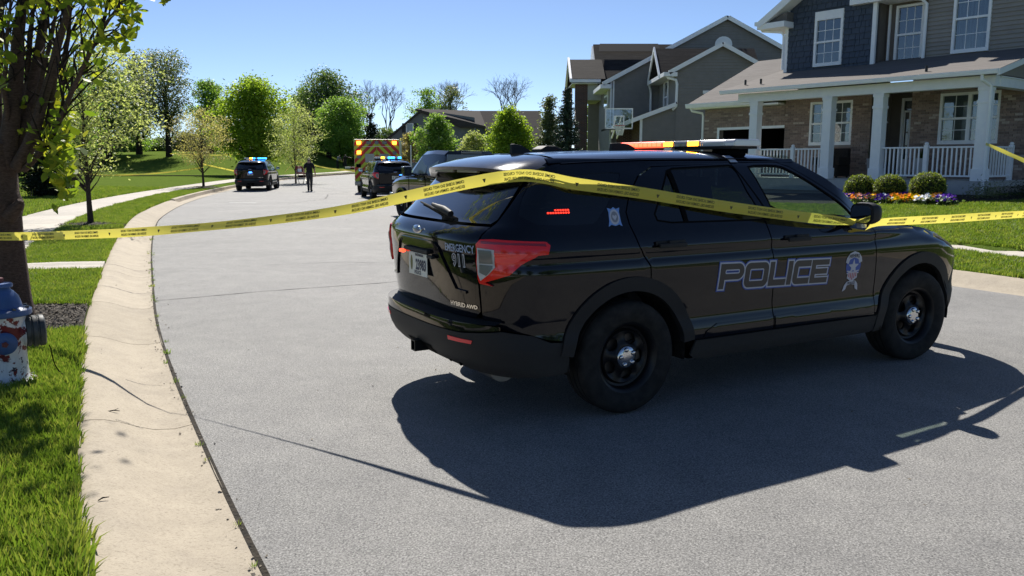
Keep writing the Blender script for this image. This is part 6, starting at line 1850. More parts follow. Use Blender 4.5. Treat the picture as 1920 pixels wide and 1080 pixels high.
# porch wing towards the street: brick pier, white box beam, roof in two steps
px0, px1 = X_(1078, YF), X_(1100, YF)
zt1, zt0 = Z_(158, YF), Z_(188, YF)
MB().bb(px0, px1, YF, YF + 0.8, GZ, zt1).build('brick_pier', M_REDBR, h2)
MB().bb(px0 - 0.5, px0 - 0.03, YF + 2.5, YF + 3.0, GZ, zt1).build('brick_pier', M_REDBR, h2)
MB().bb(px1 + 0.003, ex - 0.01, YF + 0.02, YF + 3.4, zt0, zt1).build('box_beam', noisy('cream_panel', (0.42, 0.41, 0.37), (0.48, 0.47, 0.43), 4, 0.6), h2)
zr1, zr2, zev = Z_(115, YF + 2), Z_(86, YF + 3.4), Z_(151, YF - 0.4)
rxl = X_(1070, YF); rxm = X_(1113, YF + 2)
roof_slab('porch_roof', [(rxl, YF - 0.45, zev + 0.1), (ex + 0.2, YF - 0.45, zev + 0.1), (ex + 0.2, YF + 1.9, zr1 + 0.1), (rxl, YF + 1.9, zr1 + 0.1)], 0.12, M_SHING_D, h2)
roof_slab('porch_roof', [(rxl, YF + 4.3, zev + 0.1), (ex + 0.2, YF + 4.3, zev + 0.1), (ex + 0.2, YF + 1.9, zr1 + 0.1), (rxl, YF + 1.9, zr1 + 0.1)], 0.12, M_SHING_D, h2)
fsl = (zr2 + 0.85 - zr1) / 2.4
roof_slab('front_roof', [(rxm, YF - 0.3, zr1 - 0.75 - 1.3 * fsl), (ax - 0.5, YF - 0.3, zr1 - 0.75 - 1.3 * fsl), (ax - 0.5, YF + 3.4, zr2 + 0.1), (rxm, YF + 3.4, zr2 + 0.1)], 0.12, M_SHING_D, h2)
roof_slab('front_roof', [(rxm, YF + 5.8, zr1 - 0.75), (ax - 0.5, YF + 5.8, zr1 - 0.75), (ax - 0.5, YF + 3.4, zr2 + 0.1), (rxm, YF + 3.4, zr2 + 0.1)], 0.12, M_SHING_D, h2)
mb = MB(); mb.bb(rxl - 0.05, ex - 0.1, YF - 0.58, YF - 0.44, zev - 0.12, zev + 0.06); mb.build('gutter', M_TRIM, h2)
mb = MB(); mb.bb(rxl, ex - 0.1, YF - 0.44, YF + 3.0, zt1 + 0.003, zt1 + 0.03); mb.build('eave_soffit', M_TRIM, h2)
mb = MB(); mb.prism([(YF - 0.5, zev - 0.1), (YF + 1.9, zr1), (YF + 4.3, zev - 0.1), (YF + 4.3, zev + 0.12), (YF + 1.9, zr1 + 0.24), (YF - 0.5, zev + 0.12)], lambda a, b: (rxl - 0.14, a, b), lambda a, b: (rxl - 0.005, a, b)); mb.build('rake_board', M_TRIM, h2)
mb = MB(); mb.prism([(YF + 1.0, zr1 - 0.9), (YF + 3.4, zr2), (YF + 5.8, zr1 - 0.9)], lambda a, b: (rxm - 0.1, a, b), lambda a, b: (rxm - 0.005, a, b)); mb.build('front_gable_panel', M_TRIM, h2)
mb = MB(); mb.prism([(rxm + 0.3, zr2 - 0.55), (rxm + 4.3, zr2 - 0.55), (rxm + 4.2, zr2 + 0.02), (rxm + 0.4, zr2 + 0.02)], lambda a, b: (a, YF + 3.4 - (zr2 + 0.22 - b) * 1.18 - 0.06, b + 0.08), lambda a, b: (a, YF + 3.4 - (zr2 + 0.22 - b) * 1.18, b + 0.08)); mb.build('dark_roof_patch', mat('dark_patch_tone', (0.022, 0.022, 0.024), 0.85), h2)  # dark sheet laid over the upper front roof
# window on the street side of the main body
wn_ = link('window', None, h2)
wz0, wz1 = Z_(203, 49.5), Z_(162, 49.5)
mb = MB(); mb.bb(ex - 0.06, ex - 0.003, 48.2, 49.9, wz0, wz1); mb.build('window_frame', M_TRIM, wn_)
for k in range(2): MB().bb(ex - 0.07, ex - 0.061, 48.32, 49.78, wz0 + 0.1 + k * (wz1 - wz0) * 0.48, wz0 + (k + 1) * (wz1 - wz0) * 0.47).build('pane', M_WINGLASS, wn_)
MB().bb(X_(1313, YN), X_(1330, YN), YN - 0.08, YN - 0.021, Z_(176, YN), Z_(170, YN)).build('window_head', M_TRIM, h2)

# --- basketball hoop on the drive
bh = thing('basketball_hoop', 'basketball hoop with clear backboard beside the grey house', 'basketball hoop', (0, 0, 0))
YB = 37.5
bxl, bxr = X_(1134, YB), X_(1184, YB); bzt, bzb = Z_(205, YB), Z_(241, YB)
M_ACR = m_glass('backboard_acrylic', (0.80, 0.84, 0.86), 0.06)
MB().bb(bxl, bxr, YB, YB + 0.02, bzb, bzt).build('backboard', M_ACR, bh)
fr_ = link('board_frame', None, bh)
for a, b, c, d in ((bxl - 0.02, bxr + 0.02, bzt, bzt + 0.05), (bxl - 0.02, bxl + 0.025, bzb, bzt), (bxr - 0.025, bxr + 0.02, bzb, bzt), (bxl - 0.02, bxr + 0.02, bzb - 0.02, bzb + 0.03)):
    MB().bb(a, b, YB - 0.02, YB - 0.004, c, d).build('frame_bar', M_TRIM, fr_)
cxm = (bxl + bxr) / 2
for a, b, c, d in ((cxm - 0.24, cxm + 0.24, bzb + 0.52, bzb + 0.57), (cxm - 0.24, cxm - 0.19, bzb + 0.12, bzb + 0.52), (cxm + 0.19, cxm + 0.24, bzb + 0.12, bzb + 0.52)):
    MB().bb(a, b, YB - 0.018, YB - 0.004, c, d).build('target_line', M_TRIM, fr_)
MB().bb(bxl - 0.05, bxr + 0.05, YB - 0.03, YB + 0.04, bzb - 0.06, bzb - 0.022).build('board_pad', M_BRONZE, bh)
V = []; F = []
for i in range(24):
    a = 2 * math.pi * i / 24
    for j in range(6):
        b = 2 * math.pi * j / 6; V.append((cxm + (0.228 + 0.012 * math.cos(b)) * math.cos(a), YB - 0.33 + (0.228 + 0.012 * math.cos(b)) * math.sin(a), bzb + 0.12 + 0.012 * math.sin(b)))
F = [(i * 6 + j, ((i + 1) % 24) * 6 + j, ((i + 1) % 24) * 6 + (j + 1) % 6, i * 6 + (j + 1) % 6) for i in range(24) for j in range(6)]
mb = MB().add(V, F); mb.bar((cxm, YB - 0.11, bzb + 0.12), (cxm, YB, bzb + 0.12), 0.16, 0.05); mb.build('rim', mat('orange_rim', (0.42, 0.07, 0.04), 0.5), bh)
mb = MB()
for i in range(12):
    for sg in (-1, 1):
        pts = []
        for k in range(4):
            a = 2 * math.pi * (i + sg * k * 0.5) / 12; r_ = 0.225 - 0.032 * k; pts.append((cxm + r_ * math.cos(a), YB - 0.33 + r_ * math.sin(a), bzb + 0.11 - 0.14 * k))
        mb.tube(pts, 0.012, 4, cap=False)
tag(mb.build('net', mat('net_cord', (0.72, 0.72, 0.70), 0.8), bh), kind='stuff')
mb = MB(); mb.bar((cxm - 0.10, YB + 1.35, 0.3), (cxm - 0.10, YB + 1.2, bzb - 0.1), 0.14, 0.14); mb.build('pole', M_BRONZE, bh)
mb = MB()
for sx in (-0.12, 0.12): mb.bar((cxm + sx - 0.05, YB + 1.2, bzb - 0.4), (cxm + sx, YB + 0.03, bzb + 0.15), 0.05, 0.07); mb.bar((cxm + sx - 0.05, YB + 1.2, bzb - 0.1), (cxm + sx, YB + 0.03, bzb + 0.55), 0.05, 0.07)
mb.build('arm', M_TRIM, bh)
MB().box((cxm - 0.1, YB + 1.5, 0.36), (0.8, 1.0, 0.16)).build('base', M_BRONZE, bh, bevel=0.03)

# --- far houses
M_SLATE = m_siding('far_grey_siding', (0.15, 0.158, 0.168), (0.18, 0.188, 0.198))
M_ROOFB = m_shingle('far_brown_roof', (0.040, 0.034, 0.032), (0.055, 0.047, 0.043), (0.07, 0.06, 0.055))
def far_house(label, x0, x1, y0, y1, zg, ze, zr, gable_left=0.0, gables=(), ridge_axis='x', wins=(), wall=M_SLATE, roof=M_ROOFB):
    h = thing('far_house', label, 'house', ((x0 + x1) / 2, y0, zg))
    lx = -(x1 - x0) / 2; rx_ = -lx; D = y1 - y0; H = ze - zg; RR = zr - zg
    MB().bb(lx, rx_, 0, D, 0, H).build('wall', wall, h)
    roof_slab('roof', [(lx - 0.4, -0.5, H - 0.05), (rx_ + 0.4, -0.5, H - 0.05), (rx_ - gable_left, D / 2, RR), (lx + gable_left, D / 2, RR)], 0.15, roof, h)
    roof_slab('roof', [(lx - 0.4, D + 0.5, H - 0.05), (rx_ + 0.4, D + 0.5, H - 0.05), (rx_ - gable_left, D / 2, RR), (lx + gable_left, D / 2, RR)], 0.15, roof, h)
    for s_ in (-1, 1):
        a = lx if s_ < 0 else rx_
        if gable_left > 0.5: roof_slab('roof_hip', [(a + s_ * 0.4, -0.5, H - 0.05), (a + s_ * 0.4, D + 0.5, H - 0.05), (a - s_ * gable_left, D / 2, RR)], 0.15, roof, h)
        else: MB().prism([(0, H), (D, H), (D / 2, RR - 0.15)], lambda p, q: (a - 0.05, p, q), lambda p, q: (a + 0.05, p, q)).build('gable_wall', wall, h)
    for gx_, gw, gh in gables:
        MB().prism([(gx_ - gw, 0), (gx_ + gw, 0), (gx_ + gw, gh), (gx_, gh + gw * 0.85), (gx_ - gw, gh)], lambda p, q: (p, -0.9, q), lambda p, q: (p, 0.0, q)).build('front_gable', wall, h)
        for s_ in (-1, 1):
            roof_slab('gable_roof', [(gx_, -1.15, gh + gw * 0.85 + 0.12), (gx_ + s_ * (gw + 0.25), -1.15, gh - 0.12), (gx_ + s_ * (gw + 0.25), D / 2, gh - 0.12), (gx_, D / 2, gh + gw * 0.85 + 0.12)], 0.12, roof, h)
    for wx, wz, ww, wh, yy in wins:
        wnd = link('window', None, h)
        MB().bb(wx - ww / 2, wx + ww / 2, yy - 0.06, yy - 0.003, wz, wz + wh).build('window_frame', M_TRIM, wnd)
        MB().bb(wx - ww / 2 + 0.12, wx + ww / 2 - 0.12, yy - 0.08, yy - 0.061, wz + 0.12, wz + wh - 0.12).build('pane', M_WINGLASS, wnd)
        for s_ in (-1, 1): MB().bb(wx + s_ * (ww / 2 + 0.25) - 0.2, wx + s_ * (ww / 2 + 0.25) + 0.2, yy - 0.05, yy - 0.003, wz, wz + wh).build('shutter', M_BRONZE, wnd)
    return h
YA = 92.0
# a steep gable end faces the camera at the left of the nearer far house
gw = thing('slate_house', 'slate grey house with steep gable end and brown roof behind the trees', 'house', (X_(770, YA), YA, 1.0))
gx0, gx1, gz1, gzr = X_(712, YA) - X_(770, YA), X_(812, YA) - X_(770, YA), Z_(265, YA) - 1.0, Z_(207, YA) - 1.0
MB().prism([(gx0, 0), (gx1 + 4.6, 0), (gx1 + 4.6, gz1 + 2.6), (gx1 - 0.6, gzr), (gx1 - 1.4, gzr), (gx0, gz1 - 0.4)], lambda a, b: (a, 0, b), lambda a, b: (a, 9, b)).build('wall', M_SLATE, gw)
roof_slab('roof', [(gx1 - 1.8, -0.5, gzr + 0.15), (X_(898, YA) - X_(770, YA), -0.5 + 4, gzr + 0.15), (X_(912, YA) - X_(770, YA), -0.9, gz1 + 1.6), (gx1 + 3.2, -0.9, gz1 + 1.6)], 0.2, M_ROOFB, gw)
roof_slab('roof', [(gx1 - 1.2, -0.5, gzr + 0.12), (gx0 - 0.5, -0.5, gz1 - 0.8), (gx0 - 0.5, 9, gz1 - 0.8), (gx1 - 1.2, 9, gzr + 0.12)], 0.2, M_ROOFB, gw)
wnd = link('window', None, gw); wx = X_(769.5, YA) - X_(770, YA)
MB().bb(wx - 0.42, wx + 0.42, -0.06, -0.003, Z_(249, YA) - 1.0, Z_(231, YA) - 1.0).build('window_frame', M_TRIM, wnd)
MB().bb(wx - 0.30, wx + 0.30, -0.08, -0.061, Z_(247.5, YA) - 1.0, Z_(232.5, YA) - 1.0).build('pane', M_WINGLASS, wnd)
for s_ in (-1, 1): MB().bb(wx + s_ * 0.65 - 0.2, wx + s_ * 0.65 + 0.2, -0.05, -0.003, Z_(249, YA) - 1.0, Z_(231, YA) - 1.0).build('shutter', M_BRONZE, wnd)
far_house('brown-roofed house with small front gables beyond the green shrubs', X_(858, 98), X_(1015, 98), 98, 108, 0.8, Z_(262, 98), Z_(211, 98) + 0.5, 0.0, gables=((-2.2, 1.7, 3.6), (0.6, 1.5, 3.0)), wins=((-2.2, 2.6, 0.9, 1.1, -0.9),))
far_house('long low house with dark roof across the park behind the saplings', X_(262, 150), X_(395, 150), 150, 160, 3.0, Z_(287, 150), Z_(272, 150), 1.5, wins=((-3, 0.3, 1.6, 1.0, 0), (3.5, 0.3, 1.6, 1.0, 0)), wall=m_siding('far_brown_wall', (0.05, 0.04, 0.035), (0.07, 0.055, 0.045)))
far_house('low pale house half hidden behind the bright yellow-green tree', X_(440, 140), X_(600, 140), 140, 150, 2.2, Z_(284, 140), Z_(276, 140), 1.0, wins=((-2, 0.2, 2.0, 1.0, 0),), wall=m_siding('far_grey_wall', (0.16, 0.17, 0.18), (0.2, 0.21, 0.22)))
# dark board fence at the end of the park lawn
fc = thing('board_fence', 'dark wooden board fence at the back of the park lawn', 'fence', (X_(585, 126), 126, 1.15))
fm = MB().bb(-0.07, 0.07, -0.012, 0.012, 0, 1.75).mesh('board', noisy('dark_fence_wood', (0.022, 0.018, 0.015), (0.04, 0.032, 0.026), 5, 0.9))
for k in range(int((X_(712, 126) - X_(585, 126)) / 0.155)):
    o = link('board', fm, fc); o.location = (k * 0.155, random.uniform(-0.01, 0.01), random.uniform(-0.02, 0.02))
for z_ in (0.4, 1.4): MB().bb(-0.1, X_(712, 126) - X_(585, 126), 0.014, 0.06, z_, z_ + 0.09).build('rail', MATS['dark_fence_wood'], fc)
# ------------------------------------------------------------------ trees, shrubs, flowers, mulch
def m_bark(name, c0, c1, sc=(14, 14, 3)):
    if name in MATS: return MATS[name]
    m = mat(name, c0, 0.9, spec=0.2)
    t = NT(m); n = t.noise(t.coord(sc), 3, 6, 0.75)
    t.l(t.ramp(n, [(0.3, c0), (0.7, c1)]), t.b.inputs['Base Color']); t.bump(n, 0.8, 0.02)
    return m
M_BARK = m_bark('brown_bark', (0.030, 0.022, 0.018), (0.085, 0.065, 0.055))
M_BARKD = m_bark('dark_bark', (0.014, 0.011, 0.010), (0.04, 0.03, 0.026))
M_BARKG = m_bark('grey_twigs', (0.07, 0.062, 0.058), (0.12, 0.108, 0.10))
def leafmat(name, c0, c1, c2, tr=0.58):
    if name not in ('spruce_needles', 'dark_evergreen', 'broad_backlit_leaves'): c0, c1, c2 = [tuple((1.7 if name in ('fresh_green_leaves', 'deep_green_leaves') else 1.45) * k for k in c) for c in (c0, c1, c2)]
    return m_leaf(name, c0, c1, tr, 0.5, c2, attr='tone')
L_BRIGHT = leafmat('bright_spring_leaves', (0.10, 0.16, 0.020), (0.18, 0.25, 0.030), (0.31, 0.35, 0.06))
L_GREEN = leafmat('fresh_green_leaves', (0.070, 0.125, 0.028), (0.115, 0.185, 0.042), (0.19, 0.25, 0.07))
L_DEEP = leafmat('deep_green_leaves', (0.048, 0.080, 0.024), (0.080, 0.122, 0.038), (0.13, 0.165, 0.06), 0.35)
L_PALE = leafmat('pale_green_leaves', (0.15, 0.18, 0.075), (0.24, 0.265, 0.125), (0.38, 0.38, 0.22))
L_TAN = leafmat('tan_pink_buds', (0.171, 0.132, 0.085), (0.248, 0.217, 0.109), (0.341, 0.310, 0.155))
L_GREYG = leafmat('grey_green_leaves', (0.075, 0.092, 0.045), (0.12, 0.14, 0.07), (0.18, 0.195, 0.10), 0.35)
L_HERO = leafmat('broad_backlit_leaves', (0.10, 0.16, 0.018), (0.19, 0.25, 0.025), (0.38, 0.37, 0.04), 0.6)
L_SPRUCE = leafmat('spruce_needles', (0.021, 0.040, 0.025), (0.040, 0.069, 0.046), (0.069, 0.103, 0.069), 0.1)
L_YEW = leafmat('dark_evergreen', (0.009, 0.016, 0.009), (0.016, 0.028, 0.014), (0.034, 0.052, 0.023), 0.1)
L_BOX = leafmat('box_leaves', (0.070, 0.101, 0.009), (0.132, 0.171, 0.016), (0.232, 0.256, 0.031), 0.3)

def leaves_mesh(name, C, size, m, rng, up=0.4, aspect=0.5, jit=0.35, tone=None, ovate=False):
    """C (n,3) leaf positions -> one mesh of folded diamond leaves"""
    n = len(C)
    N = rng.normal(size=(n, 3)); N[:, 2] = np.abs(N[:, 2]) + up; N /= np.linalg.norm(N, axis=1)[:, None]
    A = rng.normal(size=(n, 3)); D = np.cross(N, A); D /= np.linalg.norm(D, axis=1)[:, None] + 1e-9
    B = np.cross(N, D)
    L = size * (1 + jit * rng.uniform(-1, 1, n))[:, None]
    base = C - D * L * 0.5
    v0 = base; v2 = base + D * L
    v1 = base + D * L * 0.45 + B * L * aspect * 0.5 - N * L * 0.06
    v3 = base + D * L * 0.45 - B * L * aspect * 0.5 - N * L * 0.06
    if ovate:
        q1 = base + D * L * 0.18 + B * L * aspect * 0.42 - N * L * 0.05; q2 = base + D * L * 0.55 + B * L * aspect * 0.46 - N * L * 0.09; q3 = base + D * L * 0.82 + B * L * aspect * 0.20 - N * L * 0.12
        p1 = base + D * L * 0.18 - B * L * aspect * 0.42 - N * L * 0.05; p2 = base + D * L * 0.55 - B * L * aspect * 0.46 - N * L * 0.09; p3 = base + D * L * 0.82 - B * L * aspect * 0.20 - N * L * 0.12
        V = np.stack([v0, q1, q2, q3, v2 - N * L * 0.16, p3, p2, p1], 1).reshape(-1, 3); kk = 8
    else:
        V = np.stack([v0, v1, v2, v3], 1).reshape(-1, 3); kk = 4
    F = np.arange(kk * n).reshape(n, kk)
    me = np_mesh(name, V, F, m)
    tn = rng.uniform(0, 1, n) if tone is None else tone
    a = me.attributes.new('tone', 'FLOAT', 'POINT'); a.data.foreach_set('value', np.repeat(tn, kk).astype(np.float32))
    return me

def in_crown(rng, n, shape, noise=0.36):
    """points in a unit crown volume of a given outline: returns (n,3) with z in 0..1, xy in -1..1"""
    out = []
    ph = rng.uniform(0, 6.28, 6)
    while len(out) < n:
        z = rng.uniform(0, 1, 4 * n); a = rng.uniform(0, 6.28, 4 * n)
        if shape == 'round': pr = np.sqrt(np.clip(1 - (2 * z - 1) ** 2, 0, 1))
        elif shape == 'oval': pr = np.sin(np.pi * z ** 0.75) ** 0.8
        elif shape == 'cone': pr = (1 - z) * 0.95 + 0.05
        elif shape == 'vase': pr = 0.25 + 0.75 * np.sin(np.pi * np.clip(z ** 1.3, 0, 1) * 0.85)
        else: pr = np.ones_like(z)
        pr = pr * (1 + noise * (np.sin(2 * a + ph[0] + 4 * z) + 0.7 * np.sin(3 * a + ph[1] - 7 * z) + 0.6 * np.sin(5 * a + ph[2] + 9 * z)) / 1.5)
        r = np.sqrt(rng.uniform(0, 1, 4 * n)) * pr
        ok = rng.uniform(0, 1, 4 * n) < (pr + 0.05)
        out += list(np.stack([r * np.cos(a), r * np.sin(a), z], -1)[ok])
    return np.array(out[:n])

def tree(name, label, loc, h, r, base, shape, lm, n_clump, per, lsize, bark=None, trunk_r=0.1, seed=1, group=None, spread=None, lean=(0, 0), aspect=0.55, up=0.4, limbs=True, cat='tree', trunk_n=1):
    rng = np.random.default_rng(seed)
    t = thing(name, label, cat, loc, 0, group)
    bark = bark or M_BARK
    CL = in_crown(rng, n_clump, shape)
    P = np.stack([CL[:, 0] * r + lean[0] * CL[:, 2], CL[:, 1] * r + lean[1] * CL[:, 2], base + CL[:, 2] * (h - base)], -1)
    mb = MB()
    top = base + (h - base) * 0.75
    tp = []
    for k in range(7):
        f = k / 6
        tp.append(Vector((lean[0] * f * 0.7 + rng.normal(0, 0.02) * h * 0.12 * (k > 0), lean[1] * f * 0.7 + rng.normal(0, 0.02) * h * 0.12 * (k > 0), top * f - (0.15 if k == 0 else 0))))
    rad = [trunk_r * (1.25 if k == 0 else 1 - 0.8 * (k / 6)) for k in range(7)]
    mb.tube(tp, rad, 9, cap=False)
    if limbs:
        idx = rng.permutation(n_clump)[:min(n_clump, 60)]
        for i in idx:
            p = Vector(P[i])
            zt_ = min(max(base * 0.6, p.z - 0.55 * math.hypot(p.x, p.y) - 0.1 * h), top * 0.98)
            f = zt_ / top; k = min(5, int(f * 6)); q = tp[k].lerp(tp[k + 1], f * 6 - k)
            mid = q.lerp(p, 0.5) + Vector((0, 0, 0.06 * (p - q).length)) + Vector(rng.normal(0, 0.05, 3)) * (p - q).length
            r0 = max(0.012, trunk_r * (1 - 0.8 * f) * 0.42)
            mb.tube([q, q.lerp(mid, 0.5), mid, p], [r0, r0 * 0.75, r0 * 0.5, r0 * 0.15], 5, cap=False)
    mb.build('trunk', bark, t, smooth=R(60))
    sp = spread or r * 0.26
    C = np.repeat(P, per, 0) + rng.normal(0, 1, (n_clump * per, 3)) * np.array([sp, sp, sp * 0.6])
    tone = np.clip(np.repeat(rng.uniform(0, 1, n_clump), per) * 0.55 + rng.uniform(0, 0.45, len(C)), 0, 1)
    link('crown', leaves_mesh('crown', C, lsize, lm, rng, up, aspect, tone=tone), t)
    return t

def bare_tree(name, label, loc, h, seed, spread=0.5, group=None, r0=0.16, depth=6, mt=None):
    rng = random.Random(seed)
    t = thing(name, label, 'tree', loc, 0, group)
    segs = MB(); tw = MB()
    def grow(p, d, L, r, k):
        q = p + d * L
        m = p.lerp(q, 0.5) + Vector((rng.gauss(0, 1), rng.gauss(0, 1), 0)) * L * 0.05
        (segs if k < 3 else tw).tube([p, m, q], [r, r * 0.85, r * 0.68], 6 if k < 3 else 3, cap=False)
        if k >= depth: return
        nb = 3 if k < 1 else rng.choice((2, 3, 3))
        for i in range(nb):
            a = rng.uniform(0, 6.28); s_ = spread * rng.uniform(0.55, 1.15) * (0.5 if k < 2 else 1)
            ax = d.orthogonal().normalized(); ax.rotate(Matrix.Rotation(a, 3, d))
            nd = (d + ax * s_ + Vector((0, 0, 0.12))).normalized()
            grow(q, nd, L * rng.uniform(0.68, 0.86), r * 0.62, k + 1)
    grow(Vector((0, 0, -0.2)), Vector((0, 0, 1)), h * 0.28, r0, 0)
    segs.build('trunk', mt or M_BARKG, t)
    tag(tw.build('crown', mt or M_BARKG, t), kind='stuff')
    return t

def gz(x, y): return float(zlawn(np.array([x]), np.array([y]))[0])
def plant_at(u, Y):
    x = at(u, 300, Y).x
    return (x, Y, gz(x, Y))
def hz(v, Y, z0): return at(960, v, Y).z - z0

# ---- the multi-stemmed tree at the left edge (hand laid stems)
t1 = thing('multi_stem_tree', 'thick multi-stemmed street tree at the left edge behind the hydrant', 'tree', (TREE1[0], TREE1[1], 0.12))
O1 = Vector((TREE1[0], TREE1[1], 0.12))
def Wp(u, v, Y): return at(u, v, Y + 0.4) - O1
M_BARKH = m_bark('banded_bark', (0.035, 0.024, 0.020), (0.13, 0.092, 0.075), (9, 9, 26))
mb = MB()
tr_pts = [Vector((0, 0, -0.1)), Vector((0.0, 0, 0.25)), Vector((-0.01, 0, 0.75)), Vector((-0.02, 0, 1.02)), Vector((-0.02, 0, 1.12)), Vector((-0.03, 0, 1.24)), Vector((-0.02, 0, 1.5)), Vector((-0.01, 0, 1.72))]
mb.tube(tr_pts, [0.23, 0.195, 0.185, 0.195, 0.225, 0.20, 0.19, 0.21], 18, cap=False)
mb.tube([Vector((0.12, -0.08, 1.03)), Vector((0.24, -0.1, 1.13)), Vector((0.27, -0.11, 1.18))], [0.09, 0.05, 0.03], 8)
mb.tube([Vector((-0.1, -0.16, 1.0)), Vector((-0.05, -0.23, 1.12)), Vector((-0.02, -0.22, 1.2))], [0.09, 0.06, 0.03], 8)
mb.build('trunk', M_BARKH, t1, smooth=R(60))
stems = [
    ([(12, 330, 7.55), (22, 220, 7.5), (32, 110, 7.45), (40, 20, 7.4), (46, -120, 7.35)], 0.13),
    ([(22, 320, 7.6), (52, 215, 7.65), (72, 110, 7.7), (88, 10, 7.75), (104, -130, 7.8)], 0.105),
    ([(30, 315, 7.5), (70, 230, 7.4), (96, 140, 7.35), (122, 40, 7.3), (150, -90, 7.2)], 0.085),
    ([(36, 318, 7.55), (86, 240, 7.75), (116, 160, 7.9), (128, 70, 8.0), (136, -60, 8.1)], 0.060),
    ([(0, 330, 7.6), (-8, 200, 7.7), (-2, 90, 7.8), (8, -60, 7.9)], 0.10),
    ([(46, 318, 7.5), (82, 276, 7.35), (108, 232, 7.2), (132, 178, 7.1), (160, 118, 7.0), (188, 62, 6.9), (222, 14, 6.85), (262, -30, 6.8)], 0.034),
    ([(88, 240, 7.5), (102, 150, 7.4), (118, 50, 7.3), (140, -40, 7.2)], 0.035),
    ([(60, 230, 7.55), (82, 130, 7.5), (104, 30, 7.5), (120, -50, 7.5)], 0.03),
    ([(40, 240, 7.6), (52, 150, 7.7), (58, 60, 7.7), (70, -60, 7.7)], 0.04),
    ([(14, 250, 7.5), (6, 160, 7.3), (12, 70, 7.2), (22, -30, 7.1)], 0.03),
]
twig_pts = []
rngh = np.random.default_rng(5)
for pts, r0 in stems:
    P = [Wp(*p) for p in pts]
    Q = []
    for a, b in zip(P[:-1], P[1:]): Q += [a, a.lerp(b, 0.5) + Vector(rngh.normal(0, 0.008, 3))]
    Q.append(P[-1]); n = len(Q)
    r0 *= 0.70 if r0 > 0.05 else 0.9
    mb = MB(); mb.tube(Q, [r0 * (1 - 0.68 * i / (n - 1)) for i in range(n)], 9, cap=False); mb.build('stem', M_BARKH, t1, smooth=R(60))
    for i in range(2, n):
        twig_pts.append((Q[i], r0 * (1 - 0.72 * i / (n - 1))))
mb = MB(); tips = []
for q, r_ in twig_pts:
    for k in range(3):
        d = Vector((rngh.normal(0.15, 0.35), rngh.normal(0, 0.3), rngh.uniform(0.4, 1.0))).normalized(); L = rngh.uniform(0.25, 0.75)
        p1 = q + d * L * 0.5 + Vector(rngh.normal(0, 0.03, 3)); p2 = q + d * L + Vector((rngh.normal(0, 0.05), rngh.normal(0, 0.05), 0))
        mb.tube([q, p1, p2], [min(0.012, r_ * 0.5), 0.007, 0.003], 5, cap=False); tips += [p1, p2]
# fine twigs of the long bough on the right, and the drooping spray below it
for (u, v, Y), (u2, v2, Y2) in (((132, 178, 7.1), (108, 120, 7.0)), ((150, 140, 7.05), (196, 150, 6.9)), ((172, 92, 6.95), (222, 66, 6.8)), ((188, 62, 6.9), (240, 72, 6.75)), ((205, 36, 6.88), (248, 22, 6.7)), ((160, 118, 7.0), (178, 60, 6.9)), ((108, 232, 7.2), (150, 205, 7.1)),
                                ((82, 276, 7.35), (126, 262, 7.1)), ((222, 14, 6.85), (246, 44, 6.7)), ((60, 262, 7.5), (100, 236, 7.7)), ((64, 270, 7.4), (118, 300, 7.2)), ((62, 262, 7.6), (92, 320, 7.4))):
    a, b = Wp(u, v, Y), Wp(u2, v2, Y2); m_ = a.lerp(b, 0.5) + Vector((0, 0, 0.05)); mb.tube([a, m_, b], [0.009, 0.006, 0.003], 5, cap=False); tips += [m_, b, a.lerp(b, 0.75)]
tag(mb.build('twigs', M_BARKD, t1), kind='stuff')
LC = []
def spray(u, v, Y, n, su, sv, sY):
    for _ in range(n): LC.append(tuple(Wp(u + rngh.normal(0, su), v + rngh.normal(0, sv), Y + rngh.normal(0, sY))))
for p in tips:
    pix_z = p.z + 0.12
    dens_ = 3 if pix_z > 3.3 else 1
    for _ in range(dens_):
        if rngh.uniform() < (0.8 if pix_z > 3.3 else 0.35): LC.append(tuple(p + Vector(rngh.normal(0, 0.10, 3))))
for s_ in ((104, 230, 7.4, 80, 20, 24, 0.25), (112, 285, 7.3, 110, 17, 24, 0.2), (118, 332, 7.25, 75, 12, 18, 0.15), (88, 262, 7.6, 70, 24, 22, 0.3),
           (215, 75, 6.8, 16, 16, 12, 0.12), (238, 62, 6.75, 14, 10, 12, 0.1), (242, 20, 6.7, 18, 12, 14, 0.1), (196, 30, 6.9, 14, 20, 14, 0.15), (170, 95, 7.0, 10, 14, 18, 0.15),
           (140, 130, 7.1, 9, 16, 22, 0.2), (60, 10, 7.4, 34, 55, 14, 0.4), (150, 2, 7.2, 40, 55, 10, 0.4), (10, 45, 7.2, 30, 16, 22, 0.3), (6, 150, 7.3, 16, 8, 30, 0.2), (215, 2, 6.9, 34, 35, 9, 0.2), (10, 100, 7.2, 14, 10, 25, 0.2), (310, 0, 6.6, 5, 3, 3, 0.05), (180, 50, 7.2, 16, 24, 22, 0.2)):
    spray(*s_)
LC = np.array(LC)
# upper crown outside the frame keeps the shade on the verge
UP = in_crown(rngh, 1500, 'round') * np.array([1.75, 1.75, 2.6]) + np.array([0.35, 0.0, 3.75])
LC = np.concatenate([LC, UP])
link('crown', leaves_mesh('crown', LC, 0.10, L_HERO, rngh, 0.2, 0.62, ovate=True), t1)

